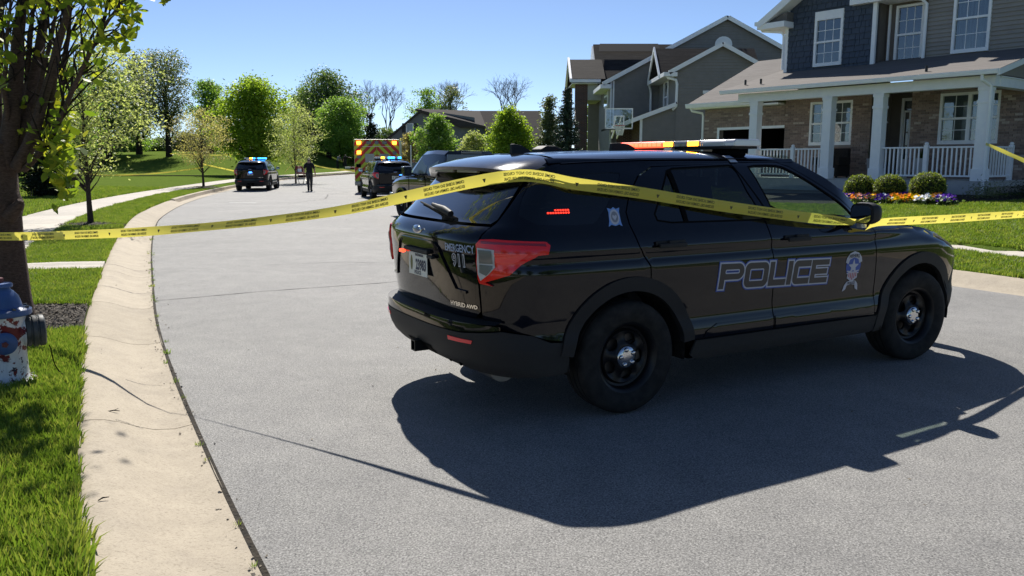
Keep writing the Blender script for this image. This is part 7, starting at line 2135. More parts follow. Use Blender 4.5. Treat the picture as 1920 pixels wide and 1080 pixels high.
# mulch ring of the tree, reaching the kerb
M_CHIP = noisy('mulch_chips', (0.030, 0.022, 0.017), (0.10, 0.085, 0.07), 30, 0.9, c2=(0.22, 0.20, 0.17), rnd=0.5)
def mulch(label, x, y, rx, ry, n, hump=0.05, chip=0.03, seed=0, clip=True):
    rng = np.random.default_rng(seed)
    V = []; F = []
    nr, na = 8, 32
    for i in range(nr + 1):
        for k in range(na):
            a = 2 * math.pi * k / na; f = i / nr
            wob = 1 + 0.08 * math.sin(3 * a + seed) + 0.05 * math.sin(5 * a)
            px, py = x + rx * f * wob * math.cos(a), y + ry * f * wob * math.sin(a)
            o, s_ = offset_of(np.array([px]), np.array([py]))
            if clip and o[0] > -0.66:
                qx, qy = along(s_, np.array([-0.66])); px, py = float(qx[0]), float(qy[0])
            V.append((px, py, gz(px, py) + hump * (1 - f * f) + 0.006))
    for i in range(nr):
        for k in range(na): F.append((i * na + k, i * na + (k + 1) % na, (i + 1) * na + (k + 1) % na, (i + 1) * na + k))
    mo = MB().add(V, F).build('mulch_bed', M_SOIL); tag(mo, kind='structure')
    a = rng.uniform(0, 6.28, n); r_ = np.sqrt(rng.uniform(0, 1, n))
    px, py = x + rx * r_ * np.cos(a), y + ry * r_ * np.sin(a)
    o, _ = offset_of(px, py); ok = (o < -0.66) if clip else np.ones(n, bool)
    px, py, r_ = px[ok], py[ok], r_[ok]; o = o[ok]
    C = np.stack([px, py, zlawn(px, py, o) + hump * (1 - r_ ** 2) + 0.018], -1)
    me = leaves_mesh('mulch', C, chip, M_CHIP, rng, 0.8, 0.35, 0.6)
    tag(link('mulch', me), label, 'mulch', kind='stuff')
mulch('dark wood mulch around the multi-stemmed tree by the kerb', TREE1[0] + 0.15, TREE1[1] - 0.05, 1.25, 0.92, 5200, 0.03, 0.036, 1)

# ---- street saplings on the left verge
def sap(label, x, y, h, r, base, lm, n, per, ls, seed, tr=0.055, shape='oval', spread=None):
    z = gz(x, y)
    tree('street_sapling', label, (x, y, z), h, r, base, shape, lm, n, per, ls, M_BARK, tr, seed, 'street trees on the left verge', spread=spread, aspect=0.5)
    mulch('dark mulch ring around the ' + label.split(' in ')[0].split(' beside ')[0], x, y, 0.85, 0.75, 500, 0.06, 0.05, seed, True)
sap('young street tree with pale yellow-green leaves beside the left pavement', -10.35, 20.1, 4.95, 1.5, 1.3, L_PALE, 210, 46, 0.085, 21, 0.065, 'round', 0.21)
sap('small tan-leaved sapling in the verge short of the parked police SUV', -18.35, 49.0, 4.5, 1.75, 1.35, L_TAN, 150, 36, 0.10, 22, 0.07, 'round', 0.24)
x7 = at(553, 300, 60).x
sap('pale leafy sapling in the verge beside the wheeled stretcher', x7, 60.0, 5.9, 1.65, 1.1, L_PALE, 170, 38, 0.12, 23, 0.06, 'oval', 0.26)

def far(label, u, Y, vtop, rpx, lm, seed, shape='round', base_f=0.18, n=150, per=34, ls=None, tr=None, name='park_tree', group='trees beyond the road', bark=None, spread=None, zoff=0.0):
    x, y, z = plant_at(u, Y); z += zoff
    h = hz(vtop, Y, z); r = rpx / CAM_F * Y
    ls = (ls or 0.3) * 0.95; n = int(n * 1.5); per = int(per * 1.5); spread = spread or r * 0.15
    return tree(name, label, (x, y, z), h, r * 0.92, h * base_f, shape, lm, n, per, ls or (0.0030 * Y + 0.05), bark or M_BARKD, tr or 0.028 * h, seed, group, spread=spread)
far('dense bright yellow-green tree above the left parked police SUV', 480, 76, 152, 70, L_BRIGHT, 31, 'round', 0.14, 260, 44, 0.27)
far('tall grey-green tree with open crown on the park bank', 318, 92, 100, 52, L_GREYG, 32, 'vase', 0.22, 170, 26, 0.26)
far('tall feathery tree at the left of the park bank', 262, 98, 96, 44, L_GREYG, 33, 'oval', 0.15, 150, 28, 0.28)
far('dark green tree filling the gap behind the pale sapling', 205, 88, 120, 62, L_DEEP, 34, 'round', 0.1, 200, 36, 0.28)
far('broad green tree behind the multi-stemmed tree', 95, 66, 105, 90, L_GREEN, 35, 'round', 0.12, 220, 40, 0.24)
far('round green tree seen between the park bank and the yellow-green tree', 398, 112, 150, 34, L_GREEN, 36, 'round', 0.25, 120, 34, 0.32)
far('tallest broad green tree behind the stretcher', 617, 122, 130, 66, L_DEEP, 37, 'oval', 0.12, 260, 40, 0.36)
far('rounded light green tree left of the ambulance', 646, 112, 186, 46, L_GREEN, 38, 'round', 0.16, 220, 40, 0.30)
far('green tree half hidden behind the tallest broad tree', 575, 128, 165, 34, L_GREEN, 39, 'oval', 0.12, 120, 36, 0.34)
far('low olive tree standing behind the slate house roof', 800, 138, 168, 40, L_GREEN, 40, 'round', 0.15, 110, 30, 0.36)
far('thin pale tree behind the brown roof', 846, 140, 160, 26, L_GREYG, 41, 'round', 0.3, 80, 22, 0.32)
far('yellow-green leafy tree in front of the slate house', 818, 58, 212, 36, L_GREEN, 42, 'oval', 0.1, 150, 40, 0.17, name='garden_tree', group='garden trees by the far houses')
far('low tan and green shrub right of the ambulance', 772, 62, 250, 24, L_TAN, 43, 'round', 0.05, 70, 34, 0.18, name='garden_shrub', group='garden trees by the far houses')
far('pale olive shrub between the two garden trees', 888, 56, 248, 30, L_PALE, 44, 'round', 0.05, 90, 36, 0.16, name='garden_shrub', group='garden trees by the far houses')
far('bright green garden tree left of the spruce', 956, 46, 203, 46, L_BRIGHT, 45, 'oval', 0.04, 240, 46, 0.15, name='garden_tree', group='garden trees by the far houses')
far('olive conifer-shaped tree behind the spruce', 1030, 54, 178, 34, L_GREYG, 46, 'cone', 0.04, 160, 44, 0.16, name='garden_tree', group='garden trees by the far houses')
far('yellow-green tree glimpsed behind the brick pier', 1108, 66, 200, 18, L_BRIGHT, 49, 'round', 0.1, 80, 36, 0.2, name='garden_tree', group='garden trees by the far houses')
far('dark conifer between the light green tree and the slate house', 697, 108, 212, 22, L_YEW, 47, 'cone', 0.05, 90, 36, 0.26, name='park_conifer')
far('wide dark green tree bank along the far left', 30, 96, 170, 80, L_DEEP, 48, 'round', 0.02, 180, 36, 0.32)
far('dark evergreen shrub behind the left pavement', 84, 34, 272, 44, L_YEW, 50, 'round', 0.0, 130, 60, 0.10, name='evergreen_shrub', group='park shrubs')
for i, (u, Y, v, r_, lm_, lab) in enumerate(((170, 112, 268, 46, L_DEEP, 'dark shrub bank under the feathery tree'), (245, 124, 258, 44, L_GREEN, 'green thicket behind the feathery tree'), (300, 132, 262, 36, L_DEEP, 'dark thicket between the two bank trees'), (355, 126, 250, 36, L_GREYG, 'grey-green thicket right of the open-crowned tree'), (400, 134, 248, 34, L_DEEP, 'dark thicket left of the yellow-green tree'),
        (540, 130, 250, 46, L_DEEP, 'dark shrub bank behind the pale sapling'), (610, 134, 258, 50, L_GREEN, 'low green shrubs above the board fence'), (668, 124, 246, 34, L_DEEP, 'dark shrub bank left of the ambulance'), (440, 128, 240, 40, L_GREEN, 'green thicket behind the yellow-green tree'), (725, 132, 240, 30, L_DEEP, 'dark shrub bank above the ambulance roof'), (60, 92, 215, 60, L_GREEN, 'green thicket behind the thick tree trunk'), (135, 84, 190, 50, L_GREEN, 'fresh green tree between trunk and pale street tree'))):
    far(lab, u, Y, v, r_, lm_, 60 + i, 'round', 0.0, 90, 34, 0.34, name='shrub_bank', group='far shrub banks')
# bare trees against the sky
for i, (u, Y, v, sp_, lab) in enumerate(((728, 150, 146, 0.68, 'bare leafless tree left of the slate house roof'), (690, 156, 152, 0.62, 'slim bare tree behind the light green tree'), (858, 152, 148, 0.62, 'thin bare tree behind the pale tree'), (957, 140, 138, 0.72, 'wide bare tree against the sky above the brown roof'))):
    x, y, z = plant_at(u, Y)
    bare_tree('bare_tree', lab, (x, y, z), hz(v, Y, z) * 0.93, 170 + i * 3, sp_, 'bare trees on the skyline', 0.26)
# ---- spruce
x, y, z = plant_at(1062, 40)
sp_t = thing('spruce', 'dark blue-green spruce left of the grey house', 'tree', (x, y, z), 0, 'garden trees by the far houses')
hs = hz(163, 40, z); rs = np.random.default_rng(77)
mb = MB(); mb.tube([(0, 0, -0.1), (0, 0, hs * 0.5), (0, 0, hs)], [0.10, 0.06, 0.012], 8, cap=False)
C = []
for k in range(34):
    zz = 0.25 + (hs - 0.35) * (k / 33) ** 0.92; rr_ = 0.06 + 1.05 * (1 - k / 34) ** 0.85
    for j in range(int(7 + 8 * (1 - k / 34))):
        a = rs.uniform(0, 6.28); L = rr_ * rs.uniform(0.7, 1.1)
        p0 = Vector((0, 0, zz)); p1 = Vector((L * math.cos(a), L * math.sin(a), zz - 0.12 * L + 0.10 * L))
        mb.tube([p0, p1], [0.012, 0.004], 4, cap=False)
        for q in np.linspace(0.15, 1.05, int(8 + 22 * L)):
            for _ in range(3): C.append((p1.x * q + rs.normal(0, 0.035), p1.y * q + rs.normal(0, 0.035), zz - 0.10 * L * math.sin(q * 2.6) + rs.normal(0, 0.03)))
mb.build('trunk', M_BARKD, sp_t)
link('crown', leaves_mesh('crown', np.array(C), 0.12, L_SPRUCE, rs, 0.1, 0.30), sp_t)

# ---- box balls and pansies in the bed before the porch
def hp(px, py):    # porch house local -> world
    v = HA + rot @ Vector((px, py, 0)); return v
bed = []
V = []; F = []
bp = [(-6.9, -0.15), (0.9, -0.15), (2.8, 0.6), (3.0, -0.6), (1.9, -1.3), (0.6, -1.9), (-0.4, -2.55), (-2.2, -2.85), (-4.0, -2.80), (-5.4, -2.3), (-6.5, -1.5), (-6.9, -0.8)]
P2, F2 = fill2d([dens(bp, 0.25)], 0.3)
V = []
for a, b in P2:
    q = hp(a, b); V.append((q.x, q.y, gz(q.x, q.y) + 0.02))
tag(MB().add(V, [tuple(map(int, f)) for f in F2]).build('flower_bed', M_SOIL), kind='structure')
rb_ = np.random.default_rng(9)
def lx_for(u, py):
    """porch house local x of the point seen at photo column u on the line y = py"""
    lo, hi = -9.0, 4.0
    for _ in range(40):
        m_ = (lo + hi) / 2; q = hp(m_, py)
        d_ = q.y * math.cos(CAM_PITCH) + (CAM_H - 0.9) * math.sin(CAM_PITCH)
        if 960 + CAM_F * q.x / d_ < u: lo = m_
        else: hi = m_
    return (lo + hi) / 2
for i, (u, lab) in enumerate(((1612, 'clipped round box shrub nearest the porch steps, leftmost of three'), (1667, 'clipped round box shrub in the middle of the three'), (1739, 'clipped round box shrub at the right end of the three'))):
    px = lx_for(u, -1.95); q = hp(px, -1.95); zz = gz(q.x, q.y)
    b = thing('box_shrub', lab, 'shrub', (q.x, q.y, zz), 0, 'clipped box shrubs before the porch')
    r_ = (0.40, 0.40, 0.43)[i]
    MB().ell((0, 0, r_ * 0.86), (r_ * 0.93, r_ * 0.93, r_ * 0.84), 20, 12).build('core', mat('shrub_core', (0.012, 0.018, 0.004), 0.95), b, smooth=R(60))
    MB().tube([(0, 0, -0.05), (0, 0, 0.2)], 0.04, 8).build('stem', M_BARKD, b)
    d = rb_.normal(size=(4200, 3)); d /= np.linalg.norm(d, axis=1)[:, None]
    lump = 1 + 0.035 * np.sin(9 * d[:, 0] + 2 * i) * np.sin(8 * d[:, 1]) + 0.02 * np.sin(17 * d[:, 2])
    C = d * (r_ * (0.96 + 0.07 * rb_.uniform(-1, 1, len(d))) * lump)[:, None] * np.array([1, 1, 0.92]) + np.array([0, 0, r_ * 0.88])
    link('foliage', leaves_mesh('foliage', C[C[:, 2] > 0.02], 0.036, L_BOX, rb_, 0.1, 0.6), b)
PC = {'orange': (0.85, 0.26, 0.03), 'yellow': (0.90, 0.52, 0.01), 'purple': (0.085, 0.03, 0.26), 'white': (0.85, 0.85, 0.80), 'pink': (0.68, 0.34, 0.26)}
PM = {k: noisy('pansy_' + k, v, tuple(min(1, c * 1.25) for c in v), 30, 0.8, spec=0.0) for k, v in PC.items()}
row1 = ['purple', 'pink', 'purple', 'orange', 'pink', 'purple', 'orange', 'yellow', 'purple', 'purple', 'white', 'orange', 'orange', 'yellow', 'orange', 'orange', 'yellow', 'yellow', 'white', 'white', 'yellow', 'orange', 'white', 'purple']
ORD = ('first', 'second', 'third', 'fourth', 'fifth', 'sixth', 'seventh', 'eighth', 'ninth', 'tenth', 'eleventh', 'twelfth', 'thirteenth')
CWORD = {'orange': 'orange', 'yellow': 'yellow', 'purple': 'deep purple', 'white': 'white', 'pink': 'dusty pink'}
def pansy(px, py, colr, k):
    q = hp(px, py); zz = gz(q.x, q.y) + 0.02
    lab = 'clump of %s pansies in the porch bed, %s of its colour from the left' % (CWORD[colr], ORD[k])
    t = thing('pansy_clump', lab, 'flowers', (q.x, q.y, zz), 0, colr + ' pansies'); t.scale = (1.3, 1.3, 1.35)
    C = np.stack([rb_.normal(0, 0.09, 60), rb_.normal(0, 0.09, 60), rb_.uniform(0.02, 0.13, 60)], -1)
    link('foliage', leaves_mesh('foliage', C, 0.06, L_DEEP, rb_, 0.6, 0.6), t)
    mb = MB()
    for _ in range(26):
        a = rb_.uniform(0, 6.28); d = 0.15 * math.sqrt(rb_.uniform()); cx, cy, cz = d * math.cos(a), d * math.sin(a), rb_.uniform(0.12, 0.20) - d * 0.3
        nrm = Vector((rb_.normal(-0.5, 0.4), rb_.normal(-0.6, 0.4), 1.0)).normalized(); ax = nrm.orthogonal().normalized(); ay = nrm.cross(ax)
        ring = [Vector((cx, cy, cz)) + (ax * math.cos(w) + ay * math.sin(w)) * (0.034 * (1 + 0.25 * math.cos(5 * w))) for w in np.linspace(0, 6.283, 11)[:-1]]
        mb.add(ring + [Vector((cx, cy, cz - 0.008))], [(i, (i + 1) % 10, 10) for i in range(10)])
    tag(mb.build('blooms', PM[colr], t), kind='stuff')
beds = []
for k, c in enumerate(row1):
    u_ = 1584 + 188 * k / 23; py = -2.42 + 0.08 * math.sin(k * 1.3) - 0.05 * math.sin((k / 23) * math.pi)
    beds.append((lx_for(u_, py), py, c))
for u_, py, c in ((1583, -1.75, 'purple'), (1596, -1.6, 'pink'), (1574, -1.9, 'pink'), (1574, -1.55, 'purple'), (1640, -2.15, 'orange'), (1700, -2.05, 'purple'), (1706, -2.0, 'purple'), (1752, -2.1, 'purple'), (1757, -2.15, 'orange'), (1778, -2.25, 'purple')): beds.append((lx_for(u_, py), py, c))
cnt = {}
for px, py, c in sorted(beds):
    pansy(px, py, c, cnt.get(c, 0)); cnt[c] = cnt.get(c, 0) + 1
for i, (px, lab) in enumerate(((0.55, 'wispy dark perennial below the porch corner downpipe'), (1.35, 'wispy dark perennial right of the porch corner'), (2.1, 'wispy dark perennial at the right frame edge by the porch'))):
    q = hp(px, -0.75); t = thing('perennial', lab, 'plant', (q.x, q.y, gz(q.x, q.y)), 0, 'perennials by the porch corner')
    C = np.stack([rb_.normal(0, 0.22, 900), rb_.normal(0, 0.2, 900), np.abs(rb_.normal(0.16, 0.12, 900))], -1)
    link('foliage', leaves_mesh('foliage', C, 0.07, L_YEW if i else L_GREYG, rb_, 0.0, 0.22), t)
    MB().tube([(0, 0, -0.05), (0.02, 0, 0.3)], 0.01, 5).build('stem', M_BARKD, t)
# trees added behind the camera, out of view, to darken the car's reflections
for i, (x, y, h, r_, lm) in enumerate(((14, -20, 7, 3.2, L_DEEP), (24, -12, 6.5, 3.0, L_GREEN), (4, -26, 7.5, 3.4, L_DEEP), (-9, -22, 7, 3.2, L_GREEN), (32, -24, 8, 3.6, L_DEEP))):
    tree('reflection_tree', '%s tree added behind the viewer for reflections, %s from the left' % (('dark green', 'fresh green')[lm is L_GREEN], ('third', 'fourth', 'second', 'first', 'fifth')[i]), (x, y, gz(x, y)), h, r_, h * 0.16, 'round', lm, 150, 30, 0.34, M_BARKD, 0.2, 90 + i, 'added trees behind the viewer')
# ------------------------------------------------------------------ the other vehicles
def remove_tree(o):
    for c in children(o): remove_tree(c)
    bpy.data.objects.remove(o)
def other_suv(label, loc, yaw, blues, ambers):
    c = copy_tree(hero, label, 'black police SUVs')
    c.location = loc; c.rotation_euler = (0, 0, yaw)
    for ch in children(c):
        b = ch.name.split('.')[0]
        if b in ('light_bar', 'police_lettering', 'door_badge', 'pillar_crest'): remove_tree(ch)
        elif b == 'quarter_panel':
            for g in children(ch):
                if g.name.startswith('flasher_led'): bpy.data.objects.remove(g)
        elif b == 'tailgate':
            for g in children(ch):
                if g.name.split('.')[0] in ('lettering', 'lettering_edge', 'flasher'): bpy.data.objects.remove(g)
    lb = link('light_bar', None, c)
    bx, bz, hl = 2.0, 1.80, 0.62
    MB().bb(bx - 0.14, bx + 0.14, -hl + 0.05, hl - 0.05, bz - 0.06, bz).build('bar_base', M_CPLAS, lb)
    n = 8
    for k in range(n):
        y1 = hl - 2 * hl * k / n; y0 = hl - 2 * hl * (k + 1) / n
        m = M_E_CYAN if k in blues else (M_E_AMB if k in ambers else M_LENS_C)
        MB().bb(bx - 0.15, bx + 0.15, y0 + 0.004, y1 - 0.004, bz + 0.002, bz + 0.085).build('bar_lens', m, lb, bevel=0.01)
    tail = [k for k in children(c) if k.name.startswith('tailgate')][0]
    return c, tail
sL, tL = other_suv('black police SUV with blue lights parked at the left kerb', (-14.78, 46.6, float(zroad(46.6))), R(90 + 8), (3, 5, 6, 7), (2,))
MB().box((-0.035, -0.02, 1.06), (0.03, 0.16, 0.07)).build('flasher', M_E_BLUE, tL, bevel=0.02)
sM, tM = other_suv('black police SUV with blue lights stopped behind the ambulance', (-5.10, 36.1, 0.0), R(90 + 18), (4, 5, 7), (2, ))
MB().box((-0.035, -0.24, 1.09), (0.03, 0.13, 0.04)).build('flasher', M_E_BLUE, tM, bevel=0.012)

# ---- pickup with long cab
pk = thing('pickup_truck', 'black crew-cab pickup truck parked beyond the tailgate of the nearest SUV', 'truck', (-0.05, 21.35, 0.0), R(90 + 31))
M_PKP = mat('dark_truck_paint', (0.006, 0.007, 0.008), 0.15, coat=1.0, spec=0.1)
def loft(sections, name, m, par, smooth=R(35)):
    """sections: list of equal-length closed rings"""
    V = []; F = []; n = len(sections[0])
    for s_ in sections: V += s_
    for j in range(len(sections) - 1):
        for i in range(n): F.append((j * n + i, j * n + (i + 1) % n, (j + 1) * n + (i + 1) % n, (j + 1) * n + i))
    F += [tuple(range(n)), tuple((len(sections) - 1) * n + i for i in range(n))]
    return MB().add(V, F).build(name, m, par, smooth=smooth)
def ring_x(x, w, z0, z1, r=0.12):
    return [(x, -w + r * 0.4, z0), (x, -w, z0 + r), (x, -w, z1 - r), (x, -w + r, z1), (x, w - r, z1), (x, w, z1 - r), (x, w, z0 + r), (x, w - r * 0.4, z0)]
loft([ring_x(0.1, 0.98, 0.55, 1.32), ring_x(2.05, 0.99, 0.5, 1.33), ring_x(2.10, 0.99, 0.42, 1.30), ring_x(4.25, 0.99, 0.42, 1.28), ring_x(4.9, 0.98, 0.45, 1.24), ring_x(5.6, 0.93, 0.5, 1.12), ring_x(5.72, 0.85, 0.55, 1.0)], 'body', M_PKP, pk)
# bed opening, cab
MB().bb(0.22, 2.0, -0.80, 0.80, 1.318, 1.335).build('bed_floor', M_GAP, pk)
def ring_c(x, w, z0, z1, tw):
    return [(x, -w, z0), (x, -w * 0.985, z0 + 0.05), (x, -tw - 0.03, z1 - 0.10), (x, -tw + 0.10, z1), (x, tw - 0.10, z1), (x, tw + 0.03, z1 - 0.10), (x, w * 0.985, z0 + 0.05), (x, w, z0)]
loft([ring_c(2.12, 0.93, 1.28, 1.86, 0.74), ring_c(2.22, 0.94, 1.28, 1.955, 0.75), ring_c(2.9, 0.95, 1.28, 1.985, 0.76), ring_c(3.6, 0.95, 1.27, 1.96, 0.75), ring_c(3.75, 0.95, 1.27, 1.90, 0.74), ring_c(4.55, 0.95, 1.20, 1.30, 0.86)], 'cab', M_PKP, pk)
M_TGL = mat('truck_glass', (0.010, 0.012, 0.014), 0.03, coat=1.0)
M_TGS = mat('truck_side_glass', (0.16, 0.20, 0.16), 0.10, coat=0.3, spec=0.3)
MB().add([(2.115, 0.86, 1.36), (2.115, -0.86, 1.36), (2.135, -0.74, 1.86), (2.135, 0.74, 1.86), (2.09, 0.86, 1.36), (2.09, -0.86, 1.36), (2.105, -0.74, 1.86), (2.105, 0.74, 1.86)], [(0, 1, 2, 3), (4, 7, 6, 5), (0, 4, 5, 1), (1, 5, 6, 2), (2, 6, 7, 3), (3, 7, 4, 0)]).build('rear_window', M_TGL, pk)
MB().bb(2.085, 2.12, -0.32, 0.32, 1.885, 1.925).build('cargo_lamp', M_LENS_D, pk, bevel=0.008)
MB().bb(2.085, 2.1045, 0.60, 0.625, 1.50, 1.66).build('reflector', M_E_REDS, pk)  # emission stands in for red light caught by the reflector
def sidepane(sd, x0, x1, x2, x3, z0, z1, nm):
    w = lambda z: 0.945 - (z - 1.30) / 0.6 * 0.20
    V = [(x, sd * (w(z) + o), z) for o in (0.004, 0.016) for x, z in ((x0, z0), (x1, z0), (x2, z1), (x3, z1))]
    MB().add(V, [(0, 1, 2, 3), (7, 6, 5, 4), (0, 4, 5, 1), (1, 5, 6, 2), (2, 6, 7, 3), (3, 7, 4, 0)]).build(nm, M_TGS, pk)
for sd in (-1, 1):
    sidepane(sd, 2.42, 3.02, 3.00, 2.50, 1.33, 1.83, 'side_window'); sidepane(sd, 3.14, 4.05, 3.62, 3.12, 1.33, 1.83, 'side_window')
    mb = MB()
    mb.tube([(3.05, sd * 0.995, 0.55), (3.05, sd * 1.0, 1.27)], 0.006, 4); mb.tube([(2.25, sd * 0.995, 0.55), (2.25, sd * 1.0, 1.27)], 0.006, 4); mb.tube([(4.2, sd * 0.995, 0.55), (4.2, sd * 1.0, 1.27)], 0.006, 4)
    tag(mb.build('door_seams', M_GAP, pk), kind='stuff')
    for hx in (2.45, 3.25): MB().bb(hx, hx + 0.22, sd * 1.0 - 0.012, sd * 1.0 + 0.012, 1.12, 1.155).build('handle', M_CHROME, pk, bevel=0.006)
    mr = link('wing_mirror', None, pk)
    MB().bb(3.82, 3.98, sd * 1.18 - 0.13, sd * 1.18 + 0.13, 1.25, 1.52).build('mirror_shell', M_PKP, mr, bevel=0.03)
    MB().bb(3.815, 3.99, sd * 1.18 - 0.135, sd * 1.18 + 0.135, 1.50, 1.53).build('mirror_cap', M_CHROME, mr, bevel=0.01)
    MB().bb(3.806, 3.819, sd * 1.18 - 0.115, sd * 1.18 + 0.115, 1.275, 1.49).build('mirror_glass', M_TGL, mr)
    MB().bar((3.9, sd * 0.94, 1.30), (3.9, sd * 1.08, 1.33), 0.06, 0.05).build('mirror_arm', M_CPLAS, mr)
    MB().bb(0.06, 0.12, min(sd * 0.80, sd * 0.95), max(sd * 0.80, sd * 0.95), 0.95, 1.28).build('tail_lamp', M_RED, pk, bevel=0.01)
    for ax_ in (1.05, 4.75):
        mb = MB(); V = []
        ring = arc(ax_, 0.40, 0.50, -10, 190, 24) + arc(ax_, 0.40, 0.43, 190, -10, 24)
        mb.prism(ring, lambda a, b: (a, sd * 0.985, b), lambda a, b: (a, sd * 1.03, b)); mb.build('wheel_arch_trim', M_PKP, pk)
        mb = MB(); mb.prism(arc(ax_, 0.40, 0.44, 0, 360, 28)[:-1], lambda a, b: (a, sd * 0.9945, b), lambda a, b: (a, sd * 0.996, b)); mb.build('wheel_well', M_GAP, pk)
        w_ = wheel_parts(pk, ax_, sd); w_.location = (ax_, sd * 0.895, 0.40); w_.scale = (1.05, 1.05, 1.05)
MB().bb(-0.05, 0.12, -0.95, 0.95, 0.55, 0.72).build('rear_bumper', M_CHROME, pk, bevel=0.02)
MB().bb(5.68, 5.85, -0.92, 0.92, 0.48, 0.72).build('front_bumper', M_CHROME, pk, bevel=0.02)
MB().bb(0.5, 5.4, -0.6, 0.6, 0.32, 0.55).build('chassis', M_GAP, pk)

# ---- ambulance
AY = 44.2
am = thing('ambulance', 'ambulance with red and lime chevrons on its back doors', 'ambulance', (at(707, 300, AY).x, AY, 0.0), R(90 + 6))
M_AWH = noisy('ambulance_white', (0.70, 0.70, 0.68), (0.76, 0.76, 0.74), 3, 0.3)
M_LIME = mat('reflective_lime', (0.46, 0.56, 0.03), 0.4)
M_ARED = mat('reflective_red', (0.42, 0.025, 0.015), 0.4)
HWb, ZB0, ZB1 = 1.20, 0.62, 2.84
MB().bb(0.0, 4.2, -HWb, HWb, ZB0, ZB1).build('box_body', M_AWH, am, bevel=0.03)
MB().bb(-0.012, -0.002, -HWb + 0.01, HWb - 0.01, ZB0 + 0.01, ZB1 - 0.01).build('rear_panel', M_LIME, am)
def clip_poly(P, a, b, c):     # keep a*x+b*y<=c
    out = []
    for i in range(len(P)):
        p, q = P[i], P[(i + 1) % len(P)]; dp, dq = a * p[0] + b * p[1] - c, a * q[0] + b * q[1] - c
        if dp <= 0: out.append(p)
        if (dp < 0) != (dq < 0): t_ = dp / (dp - dq); out.append((p[0] + (q[0] - p[0]) * t_, p[1] + (q[1] - p[1]) * t_))
    return out
for sd in (-1, 1):
    for k in range(-3, 11):
        lo = 0.1 + k * 0.44; P = [(0.02, ZB0 + 0.02), (HWb - 0.02, ZB0 + 0.02), (HWb - 0.02, ZB1 - 0.02), (0.02, ZB1 - 0.02)]
        P = clip_poly(P, -1, -1, -(lo)); 
        if len(P) > 2: P = clip_poly(P, 1, 1, lo + 0.22)
        if len(P) > 2: MB().prism(P, lambda a, b: (-0.020, sd * a, b), lambda a, b: (-0.013, sd * a, b)).build('chevron_stripe', M_ARED, am)
for y0, y1 in ((0.14, 0.62), (-0.62, -0.14)):
    d = link('back_door', None, am)
    MB().bb(-0.030, -0.021, y0, y1, 1.62, 2.08).build('window', M_WINGLASS if False else mat('ambulance_window', (0.16, 0.17, 0.18), 0.1, coat=1), d, bevel=0.004)
    MB().bb(-0.05, -0.021, y0 + (0.02 if y0 < 0 else 0.40), y0 + (0.08 if y0 < 0 else 0.46), 1.2, 1.4).build('handle', M_CHROME, d)
MB().bb(-0.024, -0.0205, -0.006, 0.006, 0.75, 2.45).build('door_gap', M_GAP, am)
MB().bb(-0.026, -0.0205, -0.75, 0.75, 2.45, 2.47).build('door_head', M_AWH, am)
for y, z, m, w_ in ((0.94, 2.66, M_E_AMB, 0.11), (-0.94, 2.66, M_E_AMB, 0.11), (0.94, 2.15, M_E_AMB, 0.11), (0.94, 1.92, M_CLEAR, 0.10), (-0.94, 2.12, M_CLEAR, 0.10), (0.0, 2.66, M_CLEAR, 0.10), (0.42, 2.66, M_LENS_D, 0.12), (-0.42, 2.66, M_LENS_D, 0.12), (-0.94, 1.9, M_RED, 0.1), (0.98, 1.45, M_GAP, 0.12)):
    MB().bb(-0.06, -0.021, y - w_, y + w_, z - 0.09, z + 0.09).build('lamp', m if m is not M_E_AMB else mat('lit_orange', (0.8, 0.2, 0.02), 0.3, emit=(1.0, 0.22, 0.02), es=6), am, bevel=0.02)
MB().bb(-0.32, -0.03, -1.18, 1.18, 0.45, 0.60).build('rear_step', M_DIRTCH, am, bevel=0.02)
MB().bb(-0.02, 0.3, -1.19, 1.19, 0.40, 0.618).build('rear_skirt', M_DIRTCH, am)
mb = MB(); mb.bb(0.55, 1.3, -HWb - 0.62, -HWb - 0.56, 0.75, 2.55); mb.build('open_side_door', M_AWH, am, bevel=0.01)
MB().bb(0.6, 4.1, -HWb - 0.006, -HWb + 0.002, 0.9, 1.15).build('side_stripe', M_ARED, am); MB().bb(0.6, 4.1, HWb - 0.002, HWb + 0.006, 0.9, 1.15).build('side_stripe', M_ARED, am)
loft([ring_x(4.2, 1.0, 0.5, 2.05), ring_x(4.9, 1.0, 0.5, 2.0), ring_x(5.5, 0.98, 0.5, 1.35), ring_x(6.5, 0.93, 0.5, 1.2), ring_x(6.7, 0.85, 0.55, 1.0)], 'cab', M_AWH, am)
MB().bb(0.3, 6.3, -0.5, 0.5, 0.35, 0.62).build('chassis', M_GAP, am)
for ax_ in (1.25, 5.7):
    for sd in (-1, 1):
        w_ = wheel_parts(am, ax_, sd); w_.location = (ax_, sd * 1.02, 0.40); w_.scale = (1.05, 1.05, 1.05)

